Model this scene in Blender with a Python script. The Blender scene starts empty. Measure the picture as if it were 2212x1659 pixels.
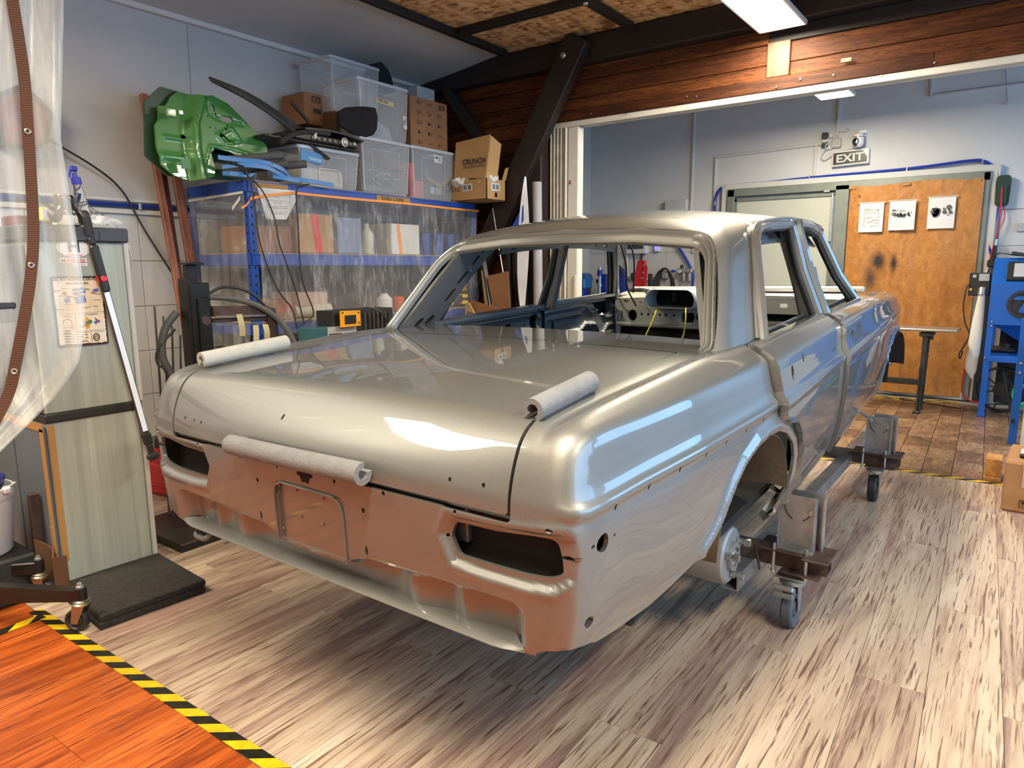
import bpy, bmesh, math, random
import numpy as np
from mathutils import Vector, Matrix, geometry
random.seed(7); np.random.seed(7)
scene = bpy.context.scene
COL = scene.collection
PI = math.pi

# ------------------------------------------------------------------ camera, world, lights, exposure
F_PX = 1500.0
cam_data = bpy.data.cameras.new('camera')
cam_data.sensor_fit = 'HORIZONTAL'; cam_data.sensor_width = 36.0
cam_data.lens = F_PX * 36.0 / 2212.0
cam_data.clip_start = 0.05; cam_data.clip_end = 100
cam = bpy.data.objects.new('camera', cam_data); COL.objects.link(cam)
CR = Matrix(((0.80654994, -0.09244962, 0.58389233), (0.59113357, 0.13646377, -0.79494575), (-0.00618772, 0.98632181, 0.16471492)))
cam.matrix_world = Matrix.Translation((1.4526, -1.08, 1.30)) @ CR.to_4x4()
scene.camera = cam

world = bpy.data.worlds.new('world'); scene.world = world
world.use_nodes = True
wn = world.node_tree.nodes; wl = world.node_tree.links
wn['Background'].inputs[0].default_value = (0.62, 0.78, 1.0, 1)
wn['Background'].inputs[1].default_value = 0.6

def area(name, loc, rot, sx, sy, power, col):
    d = bpy.data.lights.new(name, 'AREA'); d.shape = 'RECTANGLE'; d.size = sx; d.size_y = sy
    d.energy = power; d.color = col
    o = bpy.data.objects.new(name, d); COL.objects.link(o); o.location = loc; o.rotation_euler = rot
    return o
DAY = (0.26, 0.58, 1.0)
# daylight entering through the big workshop window on the right hand wall
area('daylight', (4.52, 1.2, 1.75), (0, math.radians(90), 0), 1.9, 4.4, 56, DAY)
area('daylight_far', (4.52, 5.4, 1.75), (0, math.radians(90), 0), 1.7, 2.2, 40, DAY)
WARM = (1.0, 0.86, 0.64)
LAMPS = [(0.05, 3.17), (-1.8, -1.12), (0.75, -0.75), (2.7, -0.2), (-0.07, 5.38)]  # the rightmost lamp is added, unseen, to light the floor on the right

# added fill light, unseen behind the camera, turned up at the ceiling boards
fl_ = area('ceiling_fill', (0.2, -2.9, 1.0), (math.radians(176), 0, 0), 0.5, 0.3, 150, (1.0, 0.90, 0.76)); fl_.data.spread = math.radians(115)

scene.view_settings.view_transform = 'Standard'
scene.view_settings.look = 'None'
scene.view_settings.gamma = 1.0
scene.view_settings.use_curve_mapping = False
scene.view_settings.exposure = 0.92

# ------------------------------------------------------------------ material helpers
def lin(c):
    return tuple(((x/12.92) if x <= 0.04045 else ((x+0.055)/1.055)**2.4) for x in c)
def hexc(h):
    return lin(tuple(int(h[i:i+2], 16)/255 for i in (0, 2, 4)))
class NT:
    def __init__(s, name):
        s.m = bpy.data.materials.new(name); s.m.use_nodes = True
        s.t = s.m.node_tree; s.n = s.t.nodes; s.l = s.t.links
        s.b = s.n['Principled BSDF']
    def new(s, typ, **kw):
        n = s.n.new(typ)
        for k, v in kw.items():
            if k.startswith('i_'):
                n.inputs[k[2:].replace('_', ' ')].default_value = v
            else: setattr(n, k, v)
        return n
    def link(s, a, b): s.l.new(a, b)
    def coord(s, kind='Object', scale=(1, 1, 1)):
        tc = s.new('ShaderNodeTexCoord'); mp = s.new('ShaderNodeMapping')
        mp.inputs['Scale'].default_value = scale
        s.link(tc.outputs[kind], mp.inputs['Vector']); return mp.outputs[0]
    def wpos(s, scale=(1, 1, 1)):
        g = s.new('ShaderNodeNewGeometry'); mp = s.new('ShaderNodeMapping'); mp.inputs['Scale'].default_value = scale
        s.link(g.outputs['Position'], mp.inputs['Vector']); return mp.outputs[0]
    def noise(s, vec, scale, detail=4, rough=0.55, dist=0.0):
        n = s.new('ShaderNodeTexNoise'); n.inputs['Scale'].default_value = scale
        n.inputs['Detail'].default_value = detail; n.inputs['Roughness'].default_value = rough
        n.inputs['Distortion'].default_value = dist
        if vec is not None: s.link(vec, n.inputs['Vector'])
        return n.outputs[0]
    def ramp(s, fac, stops):
        r = s.new('ShaderNodeValToRGB'); e = r.color_ramp.elements
        while len(e) < len(stops): e.new(0.5)
        for i, (p, c) in enumerate(stops):
            e[i].position = p; e[i].color = (c if len(c) == 4 else (*c, 1))
        s.link(fac, r.inputs[0]); return r.outputs[0]
    def mix(s, fac, a, b, mode='MIX'):
        m = s.new('ShaderNodeMix', data_type='RGBA', blend_type=mode)
        for sock, v in ((m.inputs['Factor'], fac), (m.inputs['A'], a), (m.inputs['B'], b)):
            pass
        ins = [i for i in m.inputs if i.type == 'RGBA']; f = m.inputs[0]
        if isinstance(fac, (int, float)): f.default_value = fac
        else: s.link(fac, f)
        for i, v in zip(ins, (a, b)):
            if isinstance(v, tuple): i.default_value = (*v[:3], 1)
            else: s.link(v, i)
        return [o for o in m.outputs if o.type == 'RGBA'][0]
    def math(s, op, a, b=None):
        m = s.new('ShaderNodeMath', operation=op)
        for i, v in enumerate((a, b)):
            if v is None: continue
            if isinstance(v, (int, float)): m.inputs[i].default_value = v
            else: s.link(v, m.inputs[i])
        return m.outputs[0]
    def bump(s, h, strength=0.3, dist=0.01):
        b = s.new('ShaderNodeBump'); b.inputs['Strength'].default_value = strength; b.inputs['Distance'].default_value = dist
        s.link(h, b.inputs['Height']); s.link(b.outputs[0], s.b.inputs['Normal'])
    def rand(s):
        return s.new('ShaderNodeObjectInfo').outputs['Random']
    def set(s, **kw):
        for k, v in kw.items():
            i = s.b.inputs[k.replace('_', ' ')]
            if hasattr(v, 'is_output'): s.link(v, i)
            elif isinstance(v, tuple): i.default_value = (*v[:3], 1) if len(i.default_value) == 4 else v
            else: i.default_value = v
        return s
MATS = {}
def mat(name, col, rough=0.5, metal=0.0, var=0.12, vs=6.0, bump=0.0, bs=60.0, coat=0.0, crough=0.05, alpha=None, trans=0.0, emit=None, estr=0.0, rvar=0.0, spec=None, ior=None):
    """plain procedural material: colour with a little noise variation"""
    if name in MATS: return MATS[name]
    t = NT(name); c = hexc(col) if isinstance(col, str) else col
    if var > 0:
        nz = t.noise(t.coord('Object'), vs, 5, 0.6)
        lo = tuple(max(0, x*(1-var)) for x in c); hi = tuple(min(1, x*(1+var)) for x in c)
        cc = t.ramp(nz, [(0.3, lo), (0.7, hi)])
        if rvar > 0:
            hs = t.new('ShaderNodeHueSaturation'); t.link(cc, hs.inputs['Color'])
            v = t.math('ADD', t.math('MULTIPLY', t.rand(), rvar), 1-rvar/2); t.link(v, hs.inputs['Value']); cc = hs.outputs[0]
        t.set(Base_Color=cc)
    else: t.set(Base_Color=c)
    t.set(Roughness=rough, Metallic=metal)
    if coat: t.set(Coat_Weight=coat, Coat_Roughness=crough)
    if alpha is not None: t.set(Alpha=alpha)
    if trans: t.set(Transmission_Weight=trans)
    if spec is not None: t.set(Specular_IOR_Level=spec)
    if ior is not None: t.set(IOR=ior)
    if emit is not None:
        t.b.inputs['Emission Color'].default_value = (*(hexc(emit) if isinstance(emit, str) else emit), 1)
        t.b.inputs['Emission Strength'].default_value = estr
    if bump > 0:
        t.bump(t.noise(t.coord('Object'), bs, 6, 0.65), bump, 0.004)
    MATS[name] = t.m
    return t.m

# ------------------------------------------------------------------ mesh builder
def frame(d, up=None):
    d = Vector(d).normalized()
    u = Vector(up) if up else (Vector((0, 0, 1)) if abs(d.z) < 0.95 else Vector((1, 0, 0)))
    x = u.cross(d)
    if x.length < 1e-6: x = Vector((1, 0, 0)).cross(d)
    x.normalize(); y = d.cross(x); return x, y, d
def smooth_path(pts, k=6, closed=False):
    P = [Vector(p) for p in pts]; n = len(P); out = []
    rng = range(n if closed else n-1)
    for i in rng:
        p1, p2 = P[i], P[(i+1) % n]
        p0 = P[i-1] if (i > 0 or closed) else p1*2-p2
        p3 = P[(i+2) % n] if (i+2 < n or closed) else p2*2-p1
        for j in range(k):
            t = j/k
            out.append(0.5*((2*p1)+(p2-p0)*t+(2*p0-5*p1+4*p2-p3)*t*t+(3*p1-p0-3*p2+p3)*t**3))
    if not closed: out.append(P[-1])
    return out
class MB:
    def __init__(s): s.v = []; s.f = []; s.mi = []; s.sm = []
    def add(s, vs, fs, mi=0, smooth=True):
        o = len(s.v); s.v.extend([tuple(v) for v in vs])
        for f in fs: s.f.append(tuple(i+o for i in f)); s.mi.append(mi); s.sm.append(smooth)
        return s
    def box(s, c, d, R=None, b=0.0, mi=0, taper=None):
        """chamfered box: centre c, full sizes d, rotation R, chamfer b; taper=(tx,ty) scale of the top"""
        hx, hy, hz = d[0]/2, d[1]/2, d[2]/2; b = min(b, hx*.9, hy*.9, hz*.9); c = Vector(c)
        vs = []
        if b <= 0:
            for sx in (-1, 1):
                for sy in (-1, 1):
                    for sz in (-1, 1): vs.append(Vector((sx*hx, sy*hy, sz*hz)))
            fs = [(0, 1, 3, 2), (4, 6, 7, 5), (0, 4, 5, 1), (2, 3, 7, 6), (0, 2, 6, 4), (1, 5, 7, 3)]
        else:
            idx = {}
            for sx in (-1, 1):
                for sy in (-1, 1):
                    for sz in (-1, 1):
                        for a in range(3):
                            p = [sx*hx, sy*hy, sz*hz]
                            for q in range(3):
                                if q != a: p[q] -= (sx, sy, sz)[q]*b
                            idx[(sx, sy, sz, a)] = len(vs); vs.append(Vector(p))
            fs = []
            for a in range(3):
                o1, o2 = (a+1) % 3, (a+2) % 3
                for sg in (-1, 1):
                    q = []
                    for s1, s2 in ((-1, -1), (1, -1), (1, 1), (-1, 1)):
                        k = [0, 0, 0]; k[a] = sg; k[o1] = s1; k[o2] = s2; q.append(idx[(*k, a)])
                    fs.append(tuple(q if sg > 0 else q[::-1]))
                for s1 in (-1, 1):
                    for s2 in (-1, 1):
                        q = []
                        for sg, ax in ((-1, o1), (1, o1), (1, o2), (-1, o2)):
                            k = [0, 0, 0]; k[a] = sg; k[o1] = s1; k[o2] = s2; q.append(idx[(*k, ax)])
                        fs.append(tuple(q if s1*s2 < 0 else q[::-1]))
            for sx in (-1, 1):
                for sy in (-1, 1):
                    for sz in (-1, 1):
                        q = [idx[(sx, sy, sz, a)] for a in range(3)]
                        fs.append(tuple(q if sx*sy*sz > 0 else q[::-1]))
        if taper:
            for v in vs:
                k = (v.z/hz+1)/2; v.x *= 1+(taper[0]-1)*k; v.y *= 1+(taper[1]-1)*k
        M = R if R is not None else None
        vs = [((M @ v) if M else v)+c for v in vs]
        return s.add(vs, fs, mi, False)
    def bar(s, p0, p1, w, h, up=None, b=0.0, mi=0):
        p0, p1 = Vector(p0), Vector(p1); x, y, d = frame(p1-p0, up)
        R = Matrix((x, y, d)).transposed()
        return s.box((p0+p1)/2, (w, h, (p1-p0).length), R, b, mi)
    def tube(s, path, r, n=8, closed=False, cap=True, mi=0, flat=None):
        P = [Vector(p) for p in path]; m = len(P); rr = r if hasattr(r, '__len__') else [r]*m
        vs = []; fs = []; px = None
        for i, p in enumerate(P):
            if closed: d = P[(i+1) % m]-P[i-1]
            else: d = P[min(i+1, m-1)]-P[max(i-1, 0)]
            if d.length < 1e-9: d = Vector((0, 0, 1))
            d.normalize()
            if px is None: x, y, _ = frame(d)
            else:
                x = px-d*px.dot(d)
                if x.length < 1e-6: x, _, _ = frame(d)
                x.normalize(); y = d.cross(x)
            px = x
            for k in range(n):
                a = 2*PI*k/n; q = x*math.cos(a)*rr[i]+y*math.sin(a)*rr[i]*(flat or 1)
                vs.append(p+q)
        for i in range(m if closed else m-1):
            j = (i+1) % m
            for k in range(n): fs.append((i*n+k, i*n+(k+1) % n, j*n+(k+1) % n, j*n+k))
        if cap and not closed:
            fs.append(tuple(range(n))[::-1]); fs.append(tuple((m-1)*n+k for k in range(n)))
        return s.add(vs, fs, mi)
    def cyl(s, p0, p1, r, r1=None, n=16, mi=0):
        p0, p1 = Vector(p0), Vector(p1)
        return s.lathe([(0, 0), (r, 0), (r if r1 is None else r1, (p1-p0).length), (0, (p1-p0).length)], p0, p1-p0, n, mi)
    def lathe(s, prof, o, d=(0, 0, 1), n=20, mi=0, a0=0, a1=2*PI, up=None):
        x, y, d = frame(d, up); o = Vector(o); full = abs(a1-a0-2*PI) < 1e-6; vs = []; fs = []
        m = n if full else n+1
        for (r, h) in prof:
            for k in range(m):
                a = a0+(a1-a0)*k/n; vs.append(o+d*h+(x*math.cos(a)+y*math.sin(a))*r)
        for i in range(len(prof)-1):
            if prof[i] == prof[i+1]: continue
            for k in range(n):
                k2 = (k+1) % m
                if prof[i][0] == 0 and prof[i+1][0] == 0: continue
                if prof[i][0] == 0: fs.append((i*m, (i+1)*m+k2, (i+1)*m+k))
                elif prof[i+1][0] == 0: fs.append((i*m+k, i*m+k2, (i+1)*m))
                else: fs.append((i*m+k, i*m+k2, (i+1)*m+k2, (i+1)*m+k))
        return s.add(vs, fs, mi)
    def prism(s, poly, ext, mi=0, smooth=False):
        """closed solid: polygon of 3D points extruded along vector ext"""
        P = [Vector(p) for p in poly]; e = Vector(ext); n = len(P)
        nrm = Vector((0, 0, 0))
        for i in range(n): nrm += (P[i]-P[0]).cross(P[(i+1) % n]-P[0])
        if nrm.dot(e) > 0: P = P[::-1]
        vs = P+[p+e for p in P]
        tri = geometry.tessellate_polygon([P])
        fs = []
        for t in tri:
            a, b, c = t
            nn = (P[b]-P[a]).cross(P[c]-P[a])
            if nn.dot(e) > 0: t = (a, c, b)
            fs.append(tuple(t)); fs.append(tuple(i+n for i in t[::-1]))
        for i in range(n):
            j = (i+1) % n; fs.append((i, i+n, j+n, j)[::-1] if False else (j, j+n, i+n, i)[::-1])
        return s.add(vs, fs, mi, smooth)
    def grid(s, fn, nu, nv, mi=0, flip=False, closed_u=False):
        vs = [fn(i/(nu if not closed_u else nu), j/nv) for i in range(nu+(0 if closed_u else 1)) for j in range(nv+1)]
        fs = []; m = nu if closed_u else nu+1
        for i in range(nu):
            for j in range(nv):
                a = i*(nv+1)+j; b = ((i+1) % m)*(nv+1)+j
                q = (a, b, b+1, a+1); fs.append(q[::-1] if flip else q)
        return s.add(vs, fs, mi)
    def sheet(s, fn, nu, nv, th, mi=0):
        """thin closed sheet with thickness th (offset along numeric normals)"""
        P = [[Vector(fn(i/nu, j/nv)) for j in range(nv+1)] for i in range(nu+1)]
        N = []
        for i in range(nu+1):
            r = []
            for j in range(nv+1):
                du = P[min(i+1, nu)][j]-P[max(i-1, 0)][j]; dv = P[i][min(j+1, nv)]-P[i][max(j-1, 0)]
                n = du.cross(dv); r.append(n.normalized() if n.length > 1e-12 else Vector((0, 0, 1)))
            N.append(r)
        vs = []; fs = []; W = nv+1
        for k in (0.5, -0.5):
            for i in range(nu+1):
                for j in range(nv+1): vs.append(P[i][j]+N[i][j]*th*k)
        B = (nu+1)*W
        for i in range(nu):
            for j in range(nv):
                a = i*W+j; fs.append((a, a+W, a+W+1, a+1)); fs.append((B+a, B+a+1, B+a+W+1, B+a+W))
        for i in range(nu):
            a = i*W; fs.append((a, B+a, B+a+W, a+W)); a = i*W+nv; fs.append((a, a+W, B+a+W, B+a))
        for j in range(nv):
            a = j; fs.append((a, a+1, B+a+1, B+a)); a = nu*W+j; fs.append((a, B+a, B+a+1, a+1))
        return s.add(vs, fs, mi)
    def quad(s, a, b, c, d, mi=0): return s.add([a, b, c, d], [(0, 1, 2, 3)], mi, False)

WM = {}      # world matrix of every empty we make (identity for plain parts)
USED = {}
def link(o): COL.objects.link(o); return o
def tag(o, label=None, cat=None, group=None, kind=None):
    if label: o['label'] = label
    if cat: o['category'] = cat
    if group: o['group'] = group
    if kind: o['kind'] = kind
    return o
def thing(name, label, cat, loc=(0, 0, 0), group=None, M=None):
    o = bpy.data.objects.new(name, None); link(o); o.empty_display_size = 0.1
    Mx = M if M is not None else Matrix.Translation(loc)
    o.matrix_world = Mx; WM[o.name] = Mx.copy()
    return tag(o, label, cat, group)
def part(name, mb, m, parent=None, angle=35, local=False, label=None, kind=None, normals=None, at=None):
    """one mesh object; geometry given in world coordinates unless local=True"""
    me = bpy.data.meshes.new(name)
    V = mb.v
    W = None
    if parent is not None and parent.name in WM: W = WM[parent.name]
    if W is not None and not local:
        I = W.inverted(); V = [tuple(I @ Vector(v)) for v in V]
    off = None
    if parent is None and not local:
        a = np.array(V); off = Vector(((a[:, 0].min()+a[:, 0].max())/2, (a[:, 1].min()+a[:, 1].max())/2, a[:, 2].min()))
        if at is not None: off = Vector(at)
        V = [tuple(Vector(v)-off) for v in V]
    me.from_pydata(V, [], mb.f)
    ms = m if isinstance(m, (list, tuple)) else [m]
    for x in ms: me.materials.append(x)
    if len(ms) > 1: me.polygons.foreach_set('material_index', mb.mi)
    me.polygons.foreach_set('use_smooth', mb.sm)
    if normals is None:
        bm = bmesh.new(); bm.from_mesh(me); bmesh.ops.recalc_face_normals(bm, faces=bm.faces); bm.to_mesh(me); bm.free()
        me.set_sharp_from_angle(angle=math.radians(angle))
    me.update()
    if normals is not None:
        me.polygons.foreach_set('use_smooth', [True]*len(me.polygons))
        N = normals
        if W is not None and not local:
            R = W.to_3x3().inverted(); N = [tuple(R @ Vector(n)) for n in N]
        me.normals_split_custom_set_from_vertices(N)
    o = bpy.data.objects.new(name, me); link(o)
    if parent is not None:
        o.parent = parent; WM[o.name] = (W.copy() if W is not None else Matrix.Identity(4))
    elif off is not None:
        o.location = off; WM[o.name] = Matrix.Translation(off)
    else: WM[o.name] = Matrix.Identity(4)
    if label: o['label'] = label
    if kind: o['kind'] = kind
    return o
def struct(name, mb, m, parent=None, **k):
    o = part(name, mb, m, parent, **k); o['kind'] = 'structure'; return o
def kids(o): return [c for c in o.children]
def copy_tree(o, parent=None):
    c = o.copy(); COL.objects.link(c)
    if parent is not None: c.parent = parent
    for k in kids(o): copy_tree(k, c)
    return c
def copy_at(o, M, label=None, group=None):
    c = copy_tree(o); c.matrix_world = M
    if label: c['label'] = label
    if group: c['group'] = group
    return c
_TC = {}
def text_mb(mb, txt, origin, ux, uy, h, depth=0.0015, mi=0, align='LEFT', width=None, bold=0.0, shear=0.0):
    """real lettering: font outlines tessellated and extruded a hair, laid on a plane"""
    key = (txt, bold, shear)
    if key not in _TC:
        c = bpy.data.curves.new('t', 'FONT'); c.body = txt; c.offset = bold; c.shear = shear; c.resolution_u = 2
        o = bpy.data.objects.new('t', c); COL.objects.link(o)
        dg = bpy.context.evaluated_depsgraph_get(); me = bpy.data.meshes.new_from_object(o.evaluated_get(dg))
        V = [(v.co.x, v.co.y) for v in me.vertices]; Fs = [tuple(p.vertices) for p in me.polygons]
        bpy.data.objects.remove(o); bpy.data.curves.remove(c); bpy.data.meshes.remove(me)
        _TC[key] = (V, Fs)
    V, Fs = _TC[key]
    if not V: return
    xs = [v[0] for v in V]; ys = [v[1] for v in V]
    k = h/0.72; w = (max(xs)-min(xs))*k
    kx = k*(width/w if width else 1); w = (max(xs)-min(xs))*kx
    x0 = min(xs)*kx+(w/2 if align == 'CENTER' else 0)
    ux = Vector(ux).normalized(); uy = Vector(uy).normalized(); n = ux.cross(uy); o = Vector(origin)
    mb.add([o+ux*(x*kx-x0)+uy*(y*k)+n*depth for x, y in V], Fs, mi, False)
# ================================================================== the room
XL, YH, YF = -3.17, 3.90, 6.95      # left wall, timber wall, far wall
def clip_poly(P, a, b, c):
    """keep the part of a 2D polygon with a*x+b*y+c >= 0"""
    out = []
    for i in range(len(P)):
        p, q = P[i-1], P[i]; dp = a*p[0]+b*p[1]+c; dq = a*q[0]+b*q[1]+c
        if (dp >= 0) != (dq >= 0):
            t = dp/(dp-dq); out.append((p[0]+(q[0]-p[0])*t, p[1]+(q[1]-p[1])*t))
        if dq >= 0: out.append(q)
    return out
def inset_poly(P, d):
    cx = sum(p[0] for p in P)/len(P); cy = sum(p[1] for p in P)/len(P)
    for i in range(len(P)):
        a, b = P[i-1], P[i]; nx, ny = -(b[1]-a[1]), b[0]-a[0]; L = math.hypot(nx, ny)
        if L < 1e-9: continue
        nx /= L; ny /= L
        if nx*(cx-a[0])+ny*(cy-a[1]) < 0: nx, ny = -nx, -ny
    return [(p[0]+(cx-p[0])/max(1e-6, math.hypot(cx-p[0], cy-p[1]))*d*1.3, p[1]+(cy-p[1])/max(1e-6, math.hypot(cx-p[0], cy-p[1]))*d*1.3) for p in P]
def floor_planks(parent, name, rect, w, ln, ang, x0, yends, zt, m, gap=.0012, th=.008):
    """boards laid side by side, each an object of its own, clipped to the rectangle"""
    xa, ya, xb, yb = rect; ca, sa = math.cos(ang), math.sin(ang); n = 0
    for i in range(-60, 60):
        for j in range(-20, 20):
            u0 = x0+i*w; v0 = yends[i % len(yends)]+j*ln
            P = [(u0+gap/2, v0+gap/2), (u0+w-gap/2, v0+gap/2), (u0+w-gap/2, v0+ln-gap/2), (u0+gap/2, v0+ln-gap/2)]
            P = [(p[0]*ca-p[1]*sa, p[0]*sa+p[1]*ca) for p in P]
            if max(p[0] for p in P) < xa or min(p[0] for p in P) > xb or max(p[1] for p in P) < ya or min(p[1] for p in P) > yb: continue
            for (a, b, c) in ((1, 0, -xa), (-1, 0, xb), (0, 1, -ya), (0, -1, yb)):
                if P: P = clip_poly(P, a, b, c)
            if len(P) < 3: continue
            dz = random.uniform(-.0002, .0002); mb = MB(); top = inset_poly(P, .0012); k = len(P)
            cx = sum(p[0] for p in P)/k; cy = sum(p[1] for p in P)/k
            mb.add([(p[0]-cx, p[1]-cy, -th) for p in P]+[(p[0]-cx, p[1]-cy, -.0012) for p in P]+[(p[0]-cx, p[1]-cy, 0) for p in top],
                   [tuple(range(2*k, 3*k))]+[(a, (a+1) % k, k+(a+1) % k, k+a) for a in range(k)]+[(k+a, k+(a+1) % k, 2*k+(a+1) % k, 2*k+a) for a in range(k)], 0, False)
            o = part(name, mb, m, parent, local=True); o.location = (cx, cy, zt+dz); n += 1
    return n
def wood(name, stops, grain=(14, .9, 14), scale=1.0, rough=.42, bump=.12, per=.35, fine=None, spec=.5):
    """printed wood: streaks along the local y axis, shifted per board"""
    t = NT(name); g = t.new('ShaderNodeNewGeometry'); oi = t.new('ShaderNodeObjectInfo')
    off = t.new('ShaderNodeCombineXYZ'); r = oi.outputs['Random']
    t.link(t.math('MULTIPLY', r, 37.0), off.inputs[0]); t.link(t.math('MULTIPLY', r, 91.0), off.inputs[1]); t.link(t.math('MULTIPLY', r, 13.0), off.inputs[2])
    tc = t.new('ShaderNodeTexCoord'); add = t.new('ShaderNodeVectorMath', operation='ADD'); t.link(tc.outputs['Object'], add.inputs[0]); t.link(off.outputs[0], add.inputs[1])
    mp = t.new('ShaderNodeMapping'); mp.inputs['Scale'].default_value = tuple(x*scale for x in grain); t.link(add.outputs[0], mp.inputs[0])
    n1 = t.noise(mp.outputs[0], 1.0, 6, .62, 1.4)
    mp2 = t.new('ShaderNodeMapping'); mp2.inputs['Scale'].default_value = tuple(x*scale*k for x, k in zip(grain, (7, 2.2, 7))); t.link(add.outputs[0], mp2.inputs[0])
    n2 = t.noise(mp2.outputs[0], 1.0, 5, .7, .6)
    f = t.math('ADD', t.math('MULTIPLY', n1, .68), t.math('MULTIPLY', n2, .34))
    f = t.math('ADD', f, t.math('MULTIPLY', t.math('SUBTRACT', r, .5), per*.4))
    c = t.ramp(f, stops)
    if fine:
        mp3 = t.new('ShaderNodeMapping'); mp3.inputs['Scale'].default_value = tuple(x*scale*k for x, k in zip(grain, (16, 5, 16))); t.link(add.outputs[0], mp3.inputs[0])
        n3 = t.noise(mp3.outputs[0], 1.0, 3, .6, 1.0); k = t.ramp(n3, [(.36, (1, 1, 1)), (.46, (0, 0, 0))])
        c = t.mix(k, c, fine)
    t.set(Base_Color=c, Roughness=rough, Specular_IOR_Level=spec); t.bump(n2, bump, .002)
    MATS[name] = t.m; return t.m
M_PLANK = wood('grey_oak_print', [(.28, hexc('7d625e')), (.42, hexc('9d8478')), (.52, hexc('bba892')), (.66, hexc('cfbfab'))], (7, .75, 7), 1.0, .36, .10, .25, fine=hexc('735a4c'))
M_ORANGE = wood('orange_laminate', [(.30, hexc('6e2c0c')), (.45, hexc('a04a17')), (.58, hexc('c4662a')), (.72, hexc('d07a38'))], (10, .9, 10), 1.0, .30, .06, .15, fine=hexc('6a2a10'))
M_TILEF = wood('brown_wood_tile', [(.30, hexc('4d3a2e')), (.46, hexc('775a44')), (.60, hexc('95765a')), (.75, hexc('a88a6c'))], (7, 3, 7), 1.0, .36, .12, .5, fine=hexc('46362c'))
CONC = mat('concrete_slab', (.20, .19, .18), .9, 0, .15, 3)
mb = MB(); mb.box((.9, 1.2, -.06), (8.4, 11.9, .10)); floor = struct('floor', mb, CONC)
WM[floor.name] = Matrix.Identity(4); floor.data.transform(Matrix.Translation(floor.location)); floor.location = (0, 0, 0)
n1 = floor_planks(floor, 'plank', (XL, -.150, 4.6, 3.86), .196, 1.335, .039, 1.17-.196*8, [-.165+.02, -.165+.69], 0, M_PLANK)
n2 = floor_planks(floor, 'orange_plank', (-2.6, -2.6, 2.6, -.152), .19, 1.20, .030, -2.0, [.0, .55, .2, .8], -.0005, M_ORANGE)
n3 = floor_planks(floor, 'wood_tile', (-2.0, 3.87, 2.7, YF), .165, .33, .035, .0, [.0], -.0005, M_TILEF, gap=.003)
# ---- hazard tape
def hazard(name, ax, ay, period, ph=0.0):
    t = NT(name); g = t.new('ShaderNodeNewGeometry'); s = t.new('ShaderNodeSeparateXYZ'); t.link(g.outputs['Position'], s.inputs[0])
    v = t.math('ADD', t.math('MULTIPLY', s.outputs[0], ax), t.math('MULTIPLY', s.outputs[1], ay))
    f = t.math('FRACT', t.math('ADD', t.math('DIVIDE', v, period), ph)); k = t.math('GREATER_THAN', f, .5)
    n = t.noise(t.wpos(), 40, 4, .6); c1 = t.ramp(n, [(.3, hexc('c9a30c')), (.7, hexc('e6c41e'))]); c2 = t.ramp(n, [(.3, hexc('15140f')), (.75, hexc('2a2820'))])
    t.set(Base_Color=t.mix(k, c1, c2), Roughness=.35); t.bump(t.noise(t.wpos(), 90, 4, .6), .12, .003); return t.m
mb = MB()
mb.sheet(lambda u, v: Vector((-1.53+4.2*u, -.174+.070*u+.044*v, .0012)), 40, 1, .0012)
tp = part('hazard_tape', mb, hazard('hazard_front', 1, -1.30, .1225, .36)); tag(tp, 'black and yellow striped tape where orange floor meets grey planks', 'floor tape')
mb = MB(); mb.sheet(lambda u, v: Vector((-1.478+.044*v+.06*u, -.150-.9*u, .0022)), 20, 1, .0012)
tp = part('hazard_tape', mb, hazard('hazard_side', .9, 1, .13)); tag(tp, 'short striped tape running across the orange floor at the left frame edge', 'floor tape')
mb = MB(); mb.sheet(lambda u, v: Vector((-2.0+4.2*u, 3.835+.034*u+.045*v, .0012)), 40, 1, .0012)
tp = part('hazard_tape', mb, hazard('hazard_door', 1, -1.3, .125)); tag(tp, 'striped tape on the threshold between grey planks and brown tiles', 'floor tape')

# ---- walls
def plaster(name, c, var=.05):
    return mat(name, c, .75, 0, var, 1.3, bump=.12, bs=35)
W_LEFT = plaster('grey_white_plaster', (.47, .46, .45)); W_FAR = plaster('white_plaster', (.60, .61, .62)); W_TRIM = mat('white_trim', (.62, .61, .58), .5, 0, .06, 4)
TILE = mat('glazed_tile', (.56, .555, .54), .18, 0, .03, 2, rvar=.08); GROUT = mat('grey_grout', (.22, .21, .20), .9, 0, .1, 10)
mb = MB(); mb.box((XL-.06, 1.2, 1.55), (.10, 11.9, 3.3)); wl_ = struct('wall_left', mb, W_LEFT, at=(0, 0, 0))
mb = MB(); mb.box((.9, YF+.06, 1.55), (8.4, .10, 3.3)); wf_ = struct('wall_far', mb, W_FAR, at=(0, 0, 0))
def tile_field(parent, plane, a0, a1, z0, z1, wa, hz, name='tile', skip=None):
    """wall tiles, every tile an object; plane ('x',X) or ('y',Y)"""
    me = None; g = .004; na = int(round((a1-a0)/wa)); nz = int(round((z1-z0)/hz))
    for i in range(na):
        for j in range(nz):
            a = a0+(i+.5)*wa; z = z0+(j+.5)*hz
            if skip and skip(a, z): continue
            if me is None:
                mb = MB(); d = (.010, wa-g, hz-g) if plane[0] == 'x' else (wa-g, .010, hz-g)
                mb.box((0, 0, 0), d, b=.002); o = part(name, mb, TILE, parent, local=True); me = o.data
            else:
                o = bpy.data.objects.new(name, me); COL.objects.link(o); o.parent = parent
            o.location = (plane[1], a, z) if plane[0] == 'x' else (a, plane[1], z)
tile_field(wl_, ('x', XL-.006), .34, 2.02, .20, 1.65, .21, .29)
mb = MB(); mb.box((XL-.0085, .75, .83), (.006, 4.2, 1.645)); struct('grout', mb, GROUT, wl_)
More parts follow.
